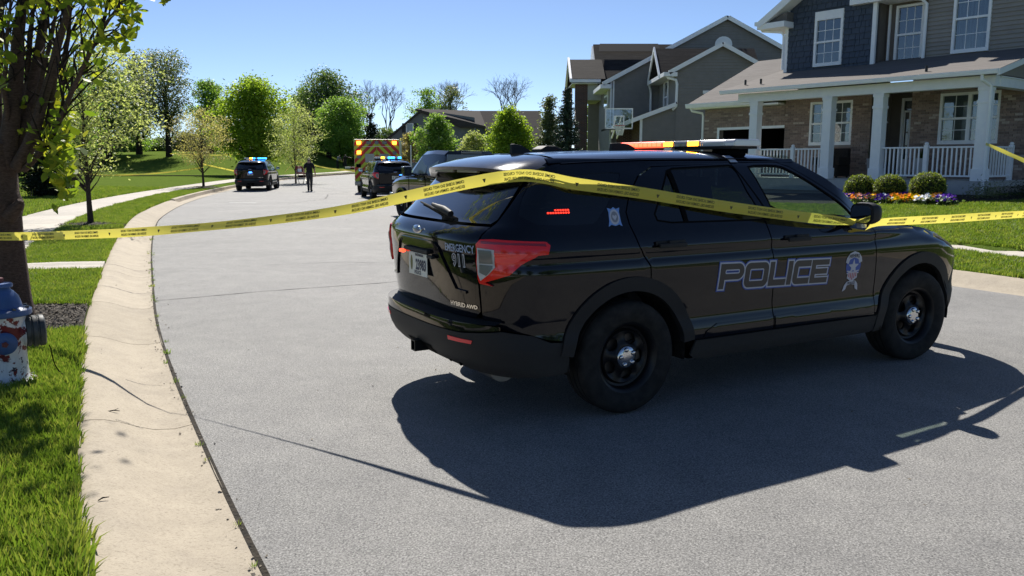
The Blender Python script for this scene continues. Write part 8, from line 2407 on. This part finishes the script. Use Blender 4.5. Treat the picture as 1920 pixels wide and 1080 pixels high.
# ---- wheeled stretcher
sx_, sy_ = at(563, 300, 58.5).x, 58.5
st = thing('wheeled_stretcher', 'wheeled stretcher with red pad standing at the left kerb', 'stretcher', (sx_, sy_, float(zroad(sy_))), R(112))
M_SRED = mat('stretcher_red', (0.22, 0.015, 0.02), 0.6); M_YEL = mat('stretcher_frame', (0.30, 0.28, 0.18), 0.4, metal=0.5)
MB().bb(-0.95, 0.35, -0.28, 0.28, 0.70, 0.78).build('mattress', M_SRED, st, bevel=0.03)
MB().box((0.62, 0, 0.98), (0.72, 0.52, 0.09), Matrix.Rotation(R(-42), 4, 'Y')).build('backrest', M_SRED, st, bevel=0.03)
MB().box((0.50, 0, 0.92), (0.34, 0.30, 0.07), Matrix.Rotation(R(-42), 4, 'Y')).build('pillow', mat('linen', (0.7, 0.7, 0.68), 0.8), st, bevel=0.03)
MB().bb(-0.75, -0.15, -0.24, 0.24, 0.46, 0.62).build('kit_bag', M_GAP, st, bevel=0.05)
MB().bb(-0.1, 0.25, -0.25, 0.25, 0.30, 0.42).build('tray', MATS['linen'], st, bevel=0.02)
for sd in (-1, 1):
    mb = MB(); mb.tube([(-0.98, sd * 0.30, 0.68), (0.95, sd * 0.30, 0.68)], 0.02, 6); mb.build('side_rail', M_YEL, st)
    MB().tube([(-0.85, sd * 0.26, 0.14), (0.55, sd * 0.26, 0.66)], 0.018, 6).build('leg', M_YEL, st)
    MB().tube([(0.75, sd * 0.26, 0.14), (-0.65, sd * 0.26, 0.66)], 0.018, 6).build('leg', M_YEL, st)
    MB().tube([(-0.5, sd * 0.32, 0.72), (-0.5, sd * 0.32, 0.95), (0.1, sd * 0.32, 0.95), (0.1, sd * 0.32, 0.72)], 0.012, 6).build('guard_rail', M_YEL, st)
    for xw in (-0.85, 0.75):
        mb = MB(); mb.lathe([(0.07, -0.02), (0.075, 0.0), (0.07, 0.02)], 14, Matrix.Translation((xw, sd * 0.26, 0.075)) @ Matrix.Rotation(R(90), 4, 'X')); mb.build('castor', M_RUBBER, st, smooth=R(40))

# ------------------------------------------------------------------ people
M_SKIN = mat('skin', (0.42, 0.25, 0.18), 0.55)
def person(label, loc, yaw, pose, shirt, trousers, hair, h=1.8, group=None, sleeves='short'):
    t = thing('person', label, 'person', loc, yaw, group)
    k = h / 1.8
    J = pose
    pts, rad, edg, ids = [], [], [], {}
    def add(nm, p, r, par=None):
        ids[nm] = len(pts); pts.append(Vector(p) * k); rad.append(r * k)
        if par is not None: edg.append((ids[par], ids[nm]))
    lean = J.get('lean', 0.0)
    def L(x, y, z):       # bend the upper body forwards (+x) about the hips
        dz = z - 0.95; return (x + math.sin(lean) * dz, y, 0.95 + math.cos(lean) * dz) if dz > 0 else (x, y, z)
    add('pelvis', (0, 0, 0.97), 0.150)
    add('waist', L(0, 0, 1.12), 0.140, 'pelvis'); add('chest', L(0, 0, 1.34), 0.155, 'waist'); add('upper', L(0, 0, 1.45), 0.115, 'chest'); add('neck', L(0.01, 0, 1.545), 0.058, 'upper'); add('skull', L(0.025, 0, 1.64), 0.088, 'neck'); add('crown_', L(0.02, 0, 1.72), 0.078, 'skull')
    for sd, nm in ((1, 'l'), (-1, 'r')):
        add('sh' + nm, L(0, sd * 0.185, 1.42), 0.078, 'upper')
        e, w_ = J['arm_' + nm]
        add('el' + nm, L(e[0], sd * e[1], e[2]), 0.050, 'sh' + nm); add('wr' + nm, L(w_[0], sd * w_[1], w_[2]), 0.033, 'el' + nm)
        d = (Vector(w_) - Vector(e)).normalized(); hp_ = Vector(w_) + d * 0.09
        add('pa' + nm, L(hp_[0], sd * hp_[1], hp_[2]), 0.036, 'wr' + nm)
        for fi, (ox, ln) in enumerate(((-0.032, 0.075), (-0.011, 0.088), (0.011, 0.082), (0.032, 0.064))):
            f1 = hp_ + Vector((ox, 0, 0)) + d * ln * 0.55; f2 = hp_ + Vector((ox + 0.008, -0.014, 0)) + d * ln
            add('f%d%s' % (fi, nm), L(f1[0], sd * f1[1], f1[2]), 0.0095, 'pa' + nm); add('g%d%s' % (fi, nm), L(f2[0], sd * f2[1], f2[2]), 0.0085, 'f%d%s' % (fi, nm))
        th = Vector(w_) + d * 0.05 + Vector((0.045, 0, 0)); add('t' + nm, L(th[0], sd * th[1], th[2]), 0.011, 'wr' + nm)
        hip, kn, an = J['leg_' + nm]
        add('hi' + nm, (hip[0], sd * hip[1], hip[2]), 0.098, 'pelvis'); add('kn' + nm, (kn[0], sd * kn[1], kn[2]), 0.068, 'hi' + nm); add('an' + nm, (an[0], sd * an[1], an[2]), 0.047, 'kn' + nm)
        add('he' + nm, (an[0] - 0.02, sd * an[1], max(0.045, an[2] - 0.05)), 0.045, 'an' + nm); add('to' + nm, (an[0] + 0.17, sd * (an[1] + 0.02), max(0.040, an[2] - 0.055)), 0.040, 'he' + nm)
    me = bpy.data.meshes.new('body'); me.from_pydata([tuple(p) for p in pts], edg, [])
    o = bpy.data.objects.new('body_src', me); COL.objects.link(o)
    sk = o.modifiers.new('skin', 'SKIN'); sk.use_smooth_shade = True
    lay = me.skin_vertices[0].data if len(me.skin_vertices) else None
    if lay is None:
        bpy.context.view_layer.objects.active = o
        lay = me.skin_vertices[0].data
    for i, r_ in enumerate(rad):
        fx = 1.0
        lay[i].radius = (r_ * (0.80 if i < 4 else 1.0), r_ * (1.15 if i < 4 else 1.0)) if i < 4 else (r_, r_)
        lay[i].use_root = (i == 0)
    ss = o.modifiers.new('sub', 'SUBSURF'); ss.levels = 2; ss.render_levels = 2
    dg = bpy.context.evaluated_depsgraph_get(); dg.update()
    bm_me = bpy.data.meshes.new_from_object(o.evaluated_get(dg))
    bpy.data.objects.remove(o)
    bm_me.name = 'body'; bm_me.materials.clear(); bm_me.materials.append(M_SKIN)
    body = link('body', bm_me, t)
    n = len(bm_me.vertices); A = np.empty(n * 3, np.float32); bm_me.vertices.foreach_get('co', A); A = A.reshape(-1, 3)
    N = np.empty(n * 3, np.float32); bm_me.vertices.foreach_get('normal', N); N = N.reshape(-1, 3)
    PT = np.array([tuple(p) for p in pts]); near_ = np.argmin(((A[:, None] - PT[None]) ** 2).sum(-1), 1)
    # nearest bone: sample along the edges
    samp, own = [], []
    for a, b in edg:
        for f in np.linspace(0, 1, 8): samp.append(PT[a] * (1 - f) + PT[b] * f); own.append((a, b, f))
    samp = np.array(samp); ni = np.argmin(((A[:, None] - samp[None]) ** 2).sum(-1), 1)
    inv = {v: q for q, v in ids.items()}
    def region(i):
        a, b, f = own[ni[i]]; x_, y_ = inv[a], inv[b]
        z_ = A[i, 2] / k
        if y_[:2] in ('hi', 'kn') or (y_[:2] == 'an' and f < 0.9) or (x_ == 'pelvis' and y_ != 'waist'): return 'T'
        if y_[:2] in ('he', 'to') or y_[:2] == 'an': return 'S'
        if y_ in ('waist', 'chest', 'upper') : return 'T' if (y_ == 'waist' and f < 0.15) else 'U'
        if y_[:2] == 'sh' or (y_[:2] == 'el' and (f < 0.75 or sleeves == 'long')) or (sleeves == 'long' and y_[:2] == 'wr' and f < 0.9): return 'U'
        if y_ == 'neck' and f < 0.25: return 'U'
        if y_ in ('skull', 'crown_') and (y_ == 'crown_' and (f > 0.35 or A[i, 0] < PT[ids['crown_'], 0] - 0.02) or (y_ == 'skull' and f > 0.45 and A[i, 0] < PT[ids['skull'], 0] - 0.035)): return 'H'
        return 'B'
    reg = np.array([region(i) for i in range(n)])
    polys = [tuple(p.vertices) for p in bm_me.polygons]
    for code, nm, m, off in (('U', 'shirt', shirt, 0.014), ('T', 'trousers', trousers, 0.013), ('S', 'shoes', M_GAP, 0.012), ('H', 'hair', hair, 0.012)):
        fs = [p for p in polys if sum(reg[q] == code for q in p) >= (2 if code != 'H' else 3)]
        if not fs: continue
        used = sorted({q for p in fs for q in p}); mp = {q: i for i, q in enumerate(used)}
        vv = A[used] + N[used] * off * k
        mb = MB(); mb.add(vv, [tuple(mp[q] for q in p) for p in fs])
        m2 = bpy.data.meshes.new(nm); m2.from_pydata(mb.v, [], mb.f); m2.polygons.foreach_set('use_smooth', [True] * len(m2.polygons)); m2.materials.append(m)
        link(nm, m2, t)
    s0 = PT[ids['skull']]
    for sd in (-1, 1): MB().ell((s0[0] - 0.005, s0[1] + sd * 0.088 * k, s0[2] + 0.0), (0.018, 0.012, 0.03), 8, 6).build('ear', M_SKIN, t, smooth=R(60))
    MB().ell((s0[0] + 0.088 * k, s0[1], s0[2] + 0.0), (0.018, 0.012, 0.024), 8, 6).build('nose', M_SKIN, t, smooth=R(60))
    for sd in (-1, 1): MB().ell((s0[0] + 0.076 * k, s0[1] + sd * 0.032 * k, s0[2] + 0.028), (0.010, 0.014, 0.008), 8, 6).build('eye', M_GAP, t)
    MB().ell((s0[0] + 0.074 * k, s0[1], s0[2] - 0.045), (0.010, 0.024, 0.006), 8, 6).build('mouth', mat('lips', (0.30, 0.12, 0.10), 0.6), t)
    return t
stand = {'arm_l': ((-0.02, 0.25, 1.16), (0.05, 0.27, 0.93)), 'arm_r': ((-0.02, 0.25, 1.16), (0.06, 0.27, 0.93)), 'leg_l': ((0, 0.095, 0.90), (0.01, 0.10, 0.50), (0.0, 0.105, 0.09)), 'leg_r': ((0, 0.095, 0.90), (0.01, 0.10, 0.50), (0.0, 0.105, 0.09))}
walk = {'arm_l': ((-0.06, 0.27, 1.17), (0.02, 0.29, 0.94)), 'arm_r': ((0.03, 0.27, 1.17), (0.12, 0.29, 0.96)), 'leg_l': ((0, 0.09, 0.90), (0.05, 0.08, 0.50), (-0.06, 0.06, 0.10)), 'leg_r': ((0, 0.09, 0.90), (0.10, 0.08, 0.51), (0.14, 0.05, 0.09))}
bend = dict(stand, lean=R(32), arm_l=((0.18, 0.24, 1.20), (0.36, 0.20, 1.08)), arm_r=((0.18, 0.24, 1.20), (0.36, 0.20, 1.08)))
point = dict(stand, lean=R(8), arm_r=((0.10, 0.42, 1.36), (0.16, 0.66, 1.34)))
M_SHB = mat('black_polo', (0.008, 0.008, 0.010), 0.85); M_TRB = mat('charcoal_trousers', (0.030, 0.030, 0.034), 0.85); M_SHG = mat('grey_blue_shirt', (0.16, 0.19, 0.24), 0.8); M_HAIRD = mat('dark_hair', (0.012, 0.009, 0.007), 0.7); M_TRN = mat('navy_trousers', (0.012, 0.014, 0.022), 0.85); M_HAIRG = mat('short_grey_hair', (0.06, 0.055, 0.05), 0.7)
px_, py_ = at(579, 300, 46.6).x, 46.6
person('person in black polo and charcoal trousers walking away down the road', (px_, py_, float(zroad(py_))), R(96), walk, M_SHB, M_TRB, M_HAIRG, 1.88)
for u, Y, pz, sh, tr_, lab, yw in ((632.5, 101, bend, M_SHG, M_TRN, 'person in grey shirt bending forward on the far lawn', R(-30)), (647, 101, point, M_SHB, M_TRN, 'person in black shirt on the far lawn with one arm held out', R(70))):
    x = at(u, 300, Y).x; person(lab, (x, Y, gz(x, Y)), yw, pz, sh, tr_, M_HAIRD, 1.78, 'people on the far lawn')
x = at(776, 300, 49).x
person('person in grey-blue shirt standing between the police SUV and pickup', (x, 49.0, 0.12), R(-80), stand, M_SHG, M_TRN, M_HAIRD, 1.76)
x = at(652, 300, 100).x
kit = thing('equipment_bag', 'red and white medical bag on the grass beside the far people', 'bag', (x + 0.6, 99.0, gz(x, 99.0)), 0.3)
MB().bb(-0.7, 0.7, -0.2, 0.2, 0, 0.28).build('bag', M_SRED, kit, bevel=0.06); MB().bb(-0.72, -0.1, -0.205, 0.205, 0.05, 0.30).build('cover', MATS['linen'], kit, bevel=0.05); MB().tube([(-0.3, 0, 0.28), (0, 0, 0.42), (0.3, 0, 0.28)], 0.02, 6).build('handle', M_GAP, kit)
# ------------------------------------------------------------------ hydrant
HYD = Vector((-3.55, 5.60, 0.12))
hy = thing('fire_hydrant', 'white fire hydrant with peeling red paint and blue bonnet on the left verge', 'fire hydrant', HYD, R(36))
def m_peel():
    m = mat('peeling_white_paint', (0.72, 0.73, 0.74), 0.45, spec=0.4)
    t = NT(m); co = t.coord()
    tc = t.n('ShaderNodeTexCoord'); sep = t.n('ShaderNodeSeparateXYZ'); t.l(tc.outputs['Object'], sep.inputs[0])
    n = t.noise(co, 9, 6, 0.68, 0.6)
    band = t.math('MULTIPLY', t.math('ABSOLUTE', t.math('SUBTRACT', sep.outputs['Z'], 0.37)), -0.75)
    band = t.math('ADD', t.math('MAXIMUM', band, -0.13), n)
    red = t.ramp(band, [(0.465, (0, 0, 0)), (0.475, (1, 1, 1))])
    n2 = t.noise(co, 26, 4, 0.7)
    lowb = t.math('ADD', n2, t.math('MULTIPLY', t.math('MAXIMUM', t.math('SUBTRACT', sep.outputs['Z'], 0.08), 0.0), -0.35))
    dark = t.ramp(lowb, [(0.585, (0, 0, 0)), (0.595, (1, 1, 1))])
    c = t.mix(red, (0.70, 0.71, 0.73), t.ramp(t.noise(co, 40, 4), [(0.3, (0.10, 0.008, 0.010)), (0.7, (0.20, 0.014, 0.016))]))
    c = t.mix(dark, c, (0.03, 0.025, 0.05))
    c = t.mix(0.4, c, t.ramp(t.noise(t.coord((6, 6, 1.5)), 4, 5), [(0.35, (0.55, 0.56, 0.58)), (0.6, (1, 1, 1))]), 'MULTIPLY')
    t.l(c, t.b.inputs['Base Color'])
    t.bump(t.math('SUBTRACT', 1.0, red), 0.5, 0.003)
    return m
M_PEEL = m_peel()
def m_hblue():
    m = mat('hydrant_blue', (0.045, 0.10, 0.26), 0.4, spec=0.4)
    t = NT(m); co = t.coord()
    chips = t.ramp(t.noise(co, 15, 5, 0.7), [(0.655, (0, 0, 0)), (0.665, (1, 1, 1))])
    c = t.mix(chips, t.ramp(t.noise(co, 5, 5), [(0.3, (0.035, 0.08, 0.21)), (0.7, (0.07, 0.14, 0.32))]), (0.30, 0.02, 0.02))
    t.l(c, t.b.inputs['Base Color']); t.bump(t.noise(co, 50, 4), 0.25, 0.003)
    return m
M_HBLUE = m_hblue()
M_HCAP = noisy('hose_cap_grey', (0.035, 0.04, 0.042), (0.09, 0.095, 0.095), 12, 0.5, spec=0.4)
MB().lathe([(0.185, -0.02), (0.185, 0.022), (0.175, 0.03), (0.150, 0.032), (0.136, 0.05), (0.130, 0.10), (0.128, 0.24), (0.132, 0.40), (0.140, 0.47), (0.145, 0.485)], 40).build('barrel', M_PEEL, hy, smooth=R(40))
MB().lathe([(0.175, 0.487), (0.182, 0.495), (0.182, 0.525), (0.172, 0.533), (0.128, 0.545), (0.120, 0.58), (0.108, 0.62), (0.080, 0.655), (0.064, 0.668), (0.060, 0.682)], 40).build('bonnet', M_HBLUE, hy, smooth=R(40))
MB().lathe([(0.062, 0.683), (0.078, 0.686), (0.080, 0.702), (0.074, 0.712), (0.03, 0.716)], 28).build('weather_cap', M_HBLUE, hy, smooth=R(40))
MB().lathe([(0.026, 0.717), (0.028, 0.745), (0.024, 0.750)], 5).build('operating_nut', mat('nut_red', (0.13, 0.03, 0.03), 0.6), hy)
bm_ = MB().lathe([(0.014, 0), (0.014, 0.014), (0.010, 0.016)], 6).mesh('bolt', M_HCAP)
for k in range(8):
    a = 2 * math.pi * (k + 0.5) / 8
    o = link('bolt', bm_, hy); o.location = (0.158 * math.cos(a), 0.158 * math.sin(a), 0.532)
    o = link('bolt', bm_, hy); o.location = (0.166 * math.cos(a), 0.166 * math.sin(a), 0.026)
# large outlet with ribbed storz cap towards the road
RX_ = Matrix.Translation((-0.04, 0, 0.355)) @ Matrix.Rotation(R(90), 4, 'Y')
mb = MB(); mb.lathe([(0.105, 0.05), (0.100, 0.145), (0.112, 0.16), (0.112, 0.165)], 32, RX_); mb.build('outlet_neck', M_PEEL, hy, smooth=R(40))
mb = MB(); mb.lathe([(0.098, 0.166), (0.106, 0.170), (0.108, 0.195), (0.099, 0.199), (0.099, 0.208), (0.112, 0.212), (0.112, 0.238), (0.105, 0.243), (0.105, 0.250), (0.112, 0.254), (0.110, 0.282), (0.098, 0.290), (0.03, 0.292)], 36, RX_); mb.build('outlet_cap', M_HCAP, hy, smooth=R(35))
RY_ = Matrix.Translation((0, 0, 0.315)) @ Matrix.Rotation(R(90), 4, 'X') @ Matrix.Rotation(R(0), 4, 'Y')
for nm, ang in (('side_outlet', -4), ('side_outlet', 182)):
    M3 = Matrix.Rotation(R(ang), 4, 'Z') @ RY_
    mb = MB(); mb.lathe([(0.066, 0.08), (0.066, 0.150)], 24, M3); mb.build(nm, M_PEEL, hy, smooth=R(40))
    mb = MB(); mb.lathe([(0.074, 0.151), (0.076, 0.158), (0.076, 0.178), (0.062, 0.188), (0.03, 0.190)], 24, M3); mb.lathe([(0.026, 0.190), (0.024, 0.205)], 5, M3); mb.build('side_cap', M_HBLUE, hy, smooth=R(40))
    mb = MB(); mb.lathe([(0.022, 0.2055), (0.020, 0.214)], 5, M3); mb.build('cap_nut', MATS['nut_red'], hy)
mb = MB()
pts = [Vector((0.262, -0.05, 0.25))]
for k in range(1, 17):
    f = k / 16; pts.append(Vector((0.268 + 0.02 * f + 0.10 * f ** 3, -0.06 - 0.04 * f - 0.10 * f ** 4, 0.25 - 0.24 * math.sin(f * 1.45))))
mb.tube(pts, 0.0042, 6); mb.build('retaining_cable', M_GAP, hy, smooth=R(50))
# twigs and grit on the kerb
for i, (u, v, L, a) in enumerate(((212, 770, 0.08, 0.2), (195, 942, 0.05, 0.9))):
    g = at(u, v, 1.0); d = g - Vector((0, 0, CAM_H)); k = (CAM_H - 0.10) / -d.z; q = Vector((0, 0, CAM_H)) + d * k
    o, s_ = offset_of(np.array([q.x]), np.array([q.y])); zk = float(np.interp(-o[0], [p[0] for p in PROF_ROLL[1:9]], [p[1] for p in PROF_ROLL[1:9]]))
    mb = MB(); mb.tube([(-L / 2, 0, 0.004), (0, L * 0.12, 0.008), (L / 2, 0, 0.004)], [0.003, 0.004, 0.002], 5)
    if i == 0: mb.tube([(0, L * 0.12, 0.008), (L * 0.3, L * 0.35, 0.012)], 0.002, 4)
    tw = mb.build('twig', M_BARKD); tw.location = (q.x, q.y, zk + 0.005); tw.rotation_euler = (0, 0, a)
    tag(tw, ('forked dry twig lying on the left kerb by the tape shadow', 'short dry twig on the kerb edge beside the long grass')[i], 'twig', 'twigs on the kerb')

# ------------------------------------------------------------------ crime scene tape
def m_tape():
    m = bpy.data.materials.new('yellow_barrier_tape'); m.use_nodes = True
    t = NT(m); m.node_tree.nodes.clear(); out = t.n('ShaderNodeOutputMaterial')
    d = t.n('ShaderNodeBsdfPrincipled'); d.inputs['Base Color'].default_value = (0.80, 0.69, 0.09, 1); d.inputs['Roughness'].default_value = 0.3
    tr = t.n('ShaderNodeBsdfTranslucent'); tr.inputs[0].default_value = (0.92, 0.80, 0.14, 1)
    mx = t.n('ShaderNodeMixShader'); mx.inputs[0].default_value = 0.45
    t.l(d.outputs[0], mx.inputs[1]); t.l(tr.outputs[0], mx.inputs[2]); t.l(mx.outputs[0], out.inputs[0])
    MATS['yellow_barrier_tape'] = m
    return m
M_TAPE = m_tape(); M_TTEXT = mat('tape_black_print', (0.075, 0.066, 0.018), 0.5)
TW = 0.076
def on_plane(u, v, A, B):
    """point of the sight line through (u, v) on the vertical plane through A and B"""
    C = Vector((0, 0, CAM_H)); d = at(u, v, 1.0) - C; e = Vector((B.x - A.x, B.y - A.y, 0)); n = Vector((e.y, -e.x, 0))
    return C + d * ((Vector((A.x, A.y, 0)) - Vector((0, 0, 0))).dot(n) / Vector((d.x, d.y, 0)).dot(n))
def curve_pts(P, n=120):
    P = [Vector(p) for p in P]; Q = [2 * P[0] - P[1]] + P + [2 * P[-1] - P[-2]]; out = []
    for i in range(1, len(Q) - 2):
        a, b, c, d = Q[i - 1:i + 3]; k = max(3, int((c - b).length / 0.06))
        k = min(k, 60)
        for j in range(k):
            t_ = j / k; out.append(0.5 * ((2 * b) + (c - a) * t_ + (2 * a - 5 * b + 4 * c - d) * t_ * t_ + (3 * b - a - 3 * c + d) * t_ ** 3))
    out.append(P[-1]); return out
def tape(label, P, twist=None, text=True, phase=0.3, w=TW, group='barrier tape'):
    Q = curve_pts(P); n = len(Q)
    s = [0.0]
    for a, b in zip(Q[:-1], Q[1:]): s.append(s[-1] + (b - a).length)
    S_ = np.array(s); PA = np.array([tuple(q) for q in Q])
    T_ = np.gradient(PA, axis=0); T_ /= np.linalg.norm(T_, axis=1)[:, None]
    tw = np.array([(twist(x / s[-1]) if twist else 0.12 * math.sin(x * 2.3)) for x in s])
    H_ = np.stack([T_[:, 1], -T_[:, 0], np.zeros(n)], -1); H_ /= np.linalg.norm(H_, axis=1)[:, None]
    U_ = np.cross(H_, T_); U_ *= np.sign(U_[:, 2])[:, None]
    Wd = U_ * np.cos(tw)[:, None] + H_ * np.sin(tw)[:, None]
    t = thing('barrier_tape', label, 'tape', tuple(Q[0]), 0, group)
    O = np.array(tuple(Q[0]))
    rows = 5
    V = []
    for i in range(n):
        for r_ in range(rows):
            f = r_ / (rows - 1) - 0.5
            V.append(PA[i] + Wd[i] * f * w + np.cross(T_[i], Wd[i]) * 0.003 * math.cos(f * 3.1) - O)
    F = [(i * rows + r_, i * rows + r_ + 1, (i + 1) * rows + r_ + 1, (i + 1) * rows + r_) for i in range(n - 1) for r_ in range(rows - 1)]
    me = bpy.data.meshes.new('ribbon'); me.from_pydata([tuple(v) for v in V], [], F); me.polygons.foreach_set('use_smooth', [True] * len(F)); me.materials.append(M_TAPE)
    link('ribbon', me, t)
    if text:
        mb = MB()
        period = 0.62; k0 = 0
        def place(body, size, sc, tc, bold, sx=1.0):
            vs, fs = text_geo(body, size, bold)
            A = np.array(vs); a = sc - A[:, 0] * sx; b = tc + A[:, 1]      # mirrored: print shows through from the far side
            if a.min() < 0 or a.max() > s[-1]: return
            pos = np.stack([np.interp(a, S_, PA[:, j]) for j in range(3)], -1); wd = np.stack([np.interp(a, S_, Wd[:, j]) for j in range(3)], -1); td = np.stack([np.interp(a, S_, T_[:, j]) for j in range(3)], -1)
            nn = np.cross(td, wd)
            base = pos + wd * b[:, None] - O
            off = 0.003 * np.cos(b / w * 3.1)[:, None]
            mb.add(base + nn * (off + 0.0012), fs); mb.add(base + nn * (off - 0.0012), fs)
        sc = phase
        while sc < s[-1]:
            place('CRIME SCENE DO NOT CROSS', 0.0255, sc, 0.007, 0.0004, 0.92); place('ESCENA DEL CRIMEN NO CRUZAR', 0.0255, sc, -0.024, 0.0004, 0.80)
            place('v', 0.030, sc + period / 2, -0.010, 0.004)
            sc += period
        if mb.v:
            m2 = bpy.data.meshes.new('lettering'); m2.from_pydata(mb.v, [], mb.f); m2.materials.append(M_TTEXT); tag(link('lettering', m2, t), kind='stuff')
    return t
def car_pt(x, y, z):
    c, s_ = math.cos(SUV_YAW), math.sin(SUV_YAW); return Vector((SUV_LOC[0] + c * x - s_ * y, SUV_LOC[1] + s_ * x + c * y, z))
PA0 = Vector((TREE1[0], TREE1[1], 0)) + Vector((0.06, -0.21, 0)); corner = car_pt(0.325, -0.660, 1.612)
wrap = [Vector((TREE1[0], TREE1[1], at(0, 443, 7.75).z)) + Vector((0.205 * math.cos(R(a)), 0.205 * math.sin(R(a)), 0.0)) for a in (200, 225, 250)]
seg1 = [on_plane(u, v, PA0, corner) for u, v in ((45, 443), (150, 440), (260, 435), (400, 424), (540, 409), (660, 391), (760, 369), (850, 349), (905, 338))]
mir = car_pt(3.13, -1.045, 1.175)
c2 = car_pt(0.60, -0.825, 1.565)
seg2 = [on_plane(u, v, c2, mir) for u, v in ((1070, 343), (1125, 351), (1210, 363), (1300, 378), (1400, 393), (1490, 405), (1570, 414), (1605, 417))]
tape('yellow barrier tape from the left tree over the nearest SUV to its mirror', wrap + seg1 + [on_plane(u, v, corner, c2) for u, v in ((948, 331.5), (985, 329), (1022, 333))] + seg2,
     twist=lambda f: -0.56 * float(sstep(0.20, 0.36, f) * (1 - sstep(0.46, 0.60, f))) + 0.06 * math.sin(f * 30) * (f < 0.6) + 0.9 * math.exp(-((f - 1.0) / 0.03) ** 2) + 0.0, phase=0.42)
post = Vector((at(1985, 400, 9.3).x, 9.3, 0))
po = thing('steel_post', 'plain steel post on the right verge just outside the frame', 'post', (post.x, post.y, gz(post.x, post.y)), 0)
MB().bb(-0.03, 0.03, -0.02, 0.02, -0.3, 2.2).build('post', M_DIRTCH, po); MB().bb(-0.032, 0.032, -0.022, 0.022, 2.2, 2.22).build('cap', M_BRONZE, po)
m2_ = car_pt(3.24, -1.06, 1.175)
tape('yellow barrier tape from the SUV mirror out over the right lawn', [m2_] + [on_plane(u, v, m2_, post) for u, v in ((1650, 417), (1700, 414), (1780, 410), (1860, 405), (1930, 401), (1984, 397))], twist=lambda f: 0.25 + 0.35 * math.exp(-(f / 0.12) ** 2) + 0.1 * math.sin(f * 9), phase=0.5)
colm = HA + rot @ Vector((0.0, -0.03, 0)); zc = at(1835, 271, (HA + rot @ Vector((0, -0.02, 0))).y).z
cw = [HA + rot @ Vector((-0.14, -0.012, zc)), HA + rot @ Vector((0.0, -0.014, zc)), HA + rot @ Vector((0.135, -0.016, zc + 0.01))]
p2 = Vector((post.x, post.y + 0.05, 0))
tape('yellow barrier tape tied round the porch corner column', cw + [on_plane(u, v, cw[2], p2) for u, v in ((1868, 278), (1895, 290), (1925, 303), (1984, 325))], twist=lambda f: 0.2 * math.sin(f * 12), text=False)
def far_tape(label, pts, w=TW):
    tape(label, [at(u, v, Y) for u, v, Y in pts], text=False, w=w)
sT = 49.0
far_tape('slack yellow tape from the dark shrub to the tan-leaved sapling', [(60, 321, 33.5), (130, 324, 37), (210, 328, 41), (290, 325, 45), (345, 319, 47.5), (380, 314, 48.93)])
far_tape('yellow tape from the tan-leaved sapling to the left police SUV', [(381, 308, 48.95), (410, 314, 49.1), (446, 322, 49.6)])
far_tape('thin yellow tape strung between the far park trees', [(318, 288, 91.6), (390, 291, 85), (440, 289, 80), (478, 286, 75.6)], 0.09)
far_tape('taut yellow tape from the pale sapling to the ambulance', [(554, 301, 59.9), (580, 308, 56), (620, 316, 50.5), (668, 321, 44.4)])
far_tape('thin yellow tape from the left police SUV mirror to the pale sapling', [(534, 322, 50.5), (544, 312, 55), (552, 304, 59.9)], 0.06)

# grit, dry leaf bits and clippings along the gutter and on the road
rg_ = np.random.default_rng(33)
n_ = 900
gs = rg_.uniform(s_at_y(1.5), s_at_y(24), n_); go_ = np.where(rg_.uniform(size=n_) < 0.75, -0.02 + rg_.normal(0, 0.035, n_), rg_.uniform(-0.6, 8.5, n_))
gx_, gy_ = along(gs, go_)
gzz = np.where(go_ < 0, np.interp(-go_, [q[0] for q in PROF_ROLL[1:9]], [q[1] for q in PROF_ROLL[1:9]]), 0.0) + 0.006
me = leaves_mesh('gutter_grit', np.stack([gx_, gy_, gzz], -1), 0.016, noisy('grit', (0.05, 0.04, 0.03), (0.20, 0.17, 0.13), 50, 0.9, c2=(0.42, 0.40, 0.36)), rg_, 1.5, 0.7, 0.7)
tag(link('gutter_grit', me), 'scattered grit and leaf bits along the left gutter', 'grit', kind='stuff')
n_ = 160
gs = rg_.uniform(s_at_y(2.0), s_at_y(20), n_); gx_, gy_ = along(gs, np.full(n_, -0.005) + rg_.normal(0, 0.02, n_))
kk_ = rg_.uniform(size=n_) < 0.18 + 0.5 * (np.sin(gs * 2.2) > 0.75)
scatter('gutter_weeds', np.stack([gx_, gy_, np.full(n_, 0.0)], -1)[kk_], rg_.uniform(0, 6.28, int(kk_.sum())), rg_.uniform(0.25, 0.6, int(kk_.sum())), CLUMPS[0], 'small weeds growing in the gutter crack', 'weeds')
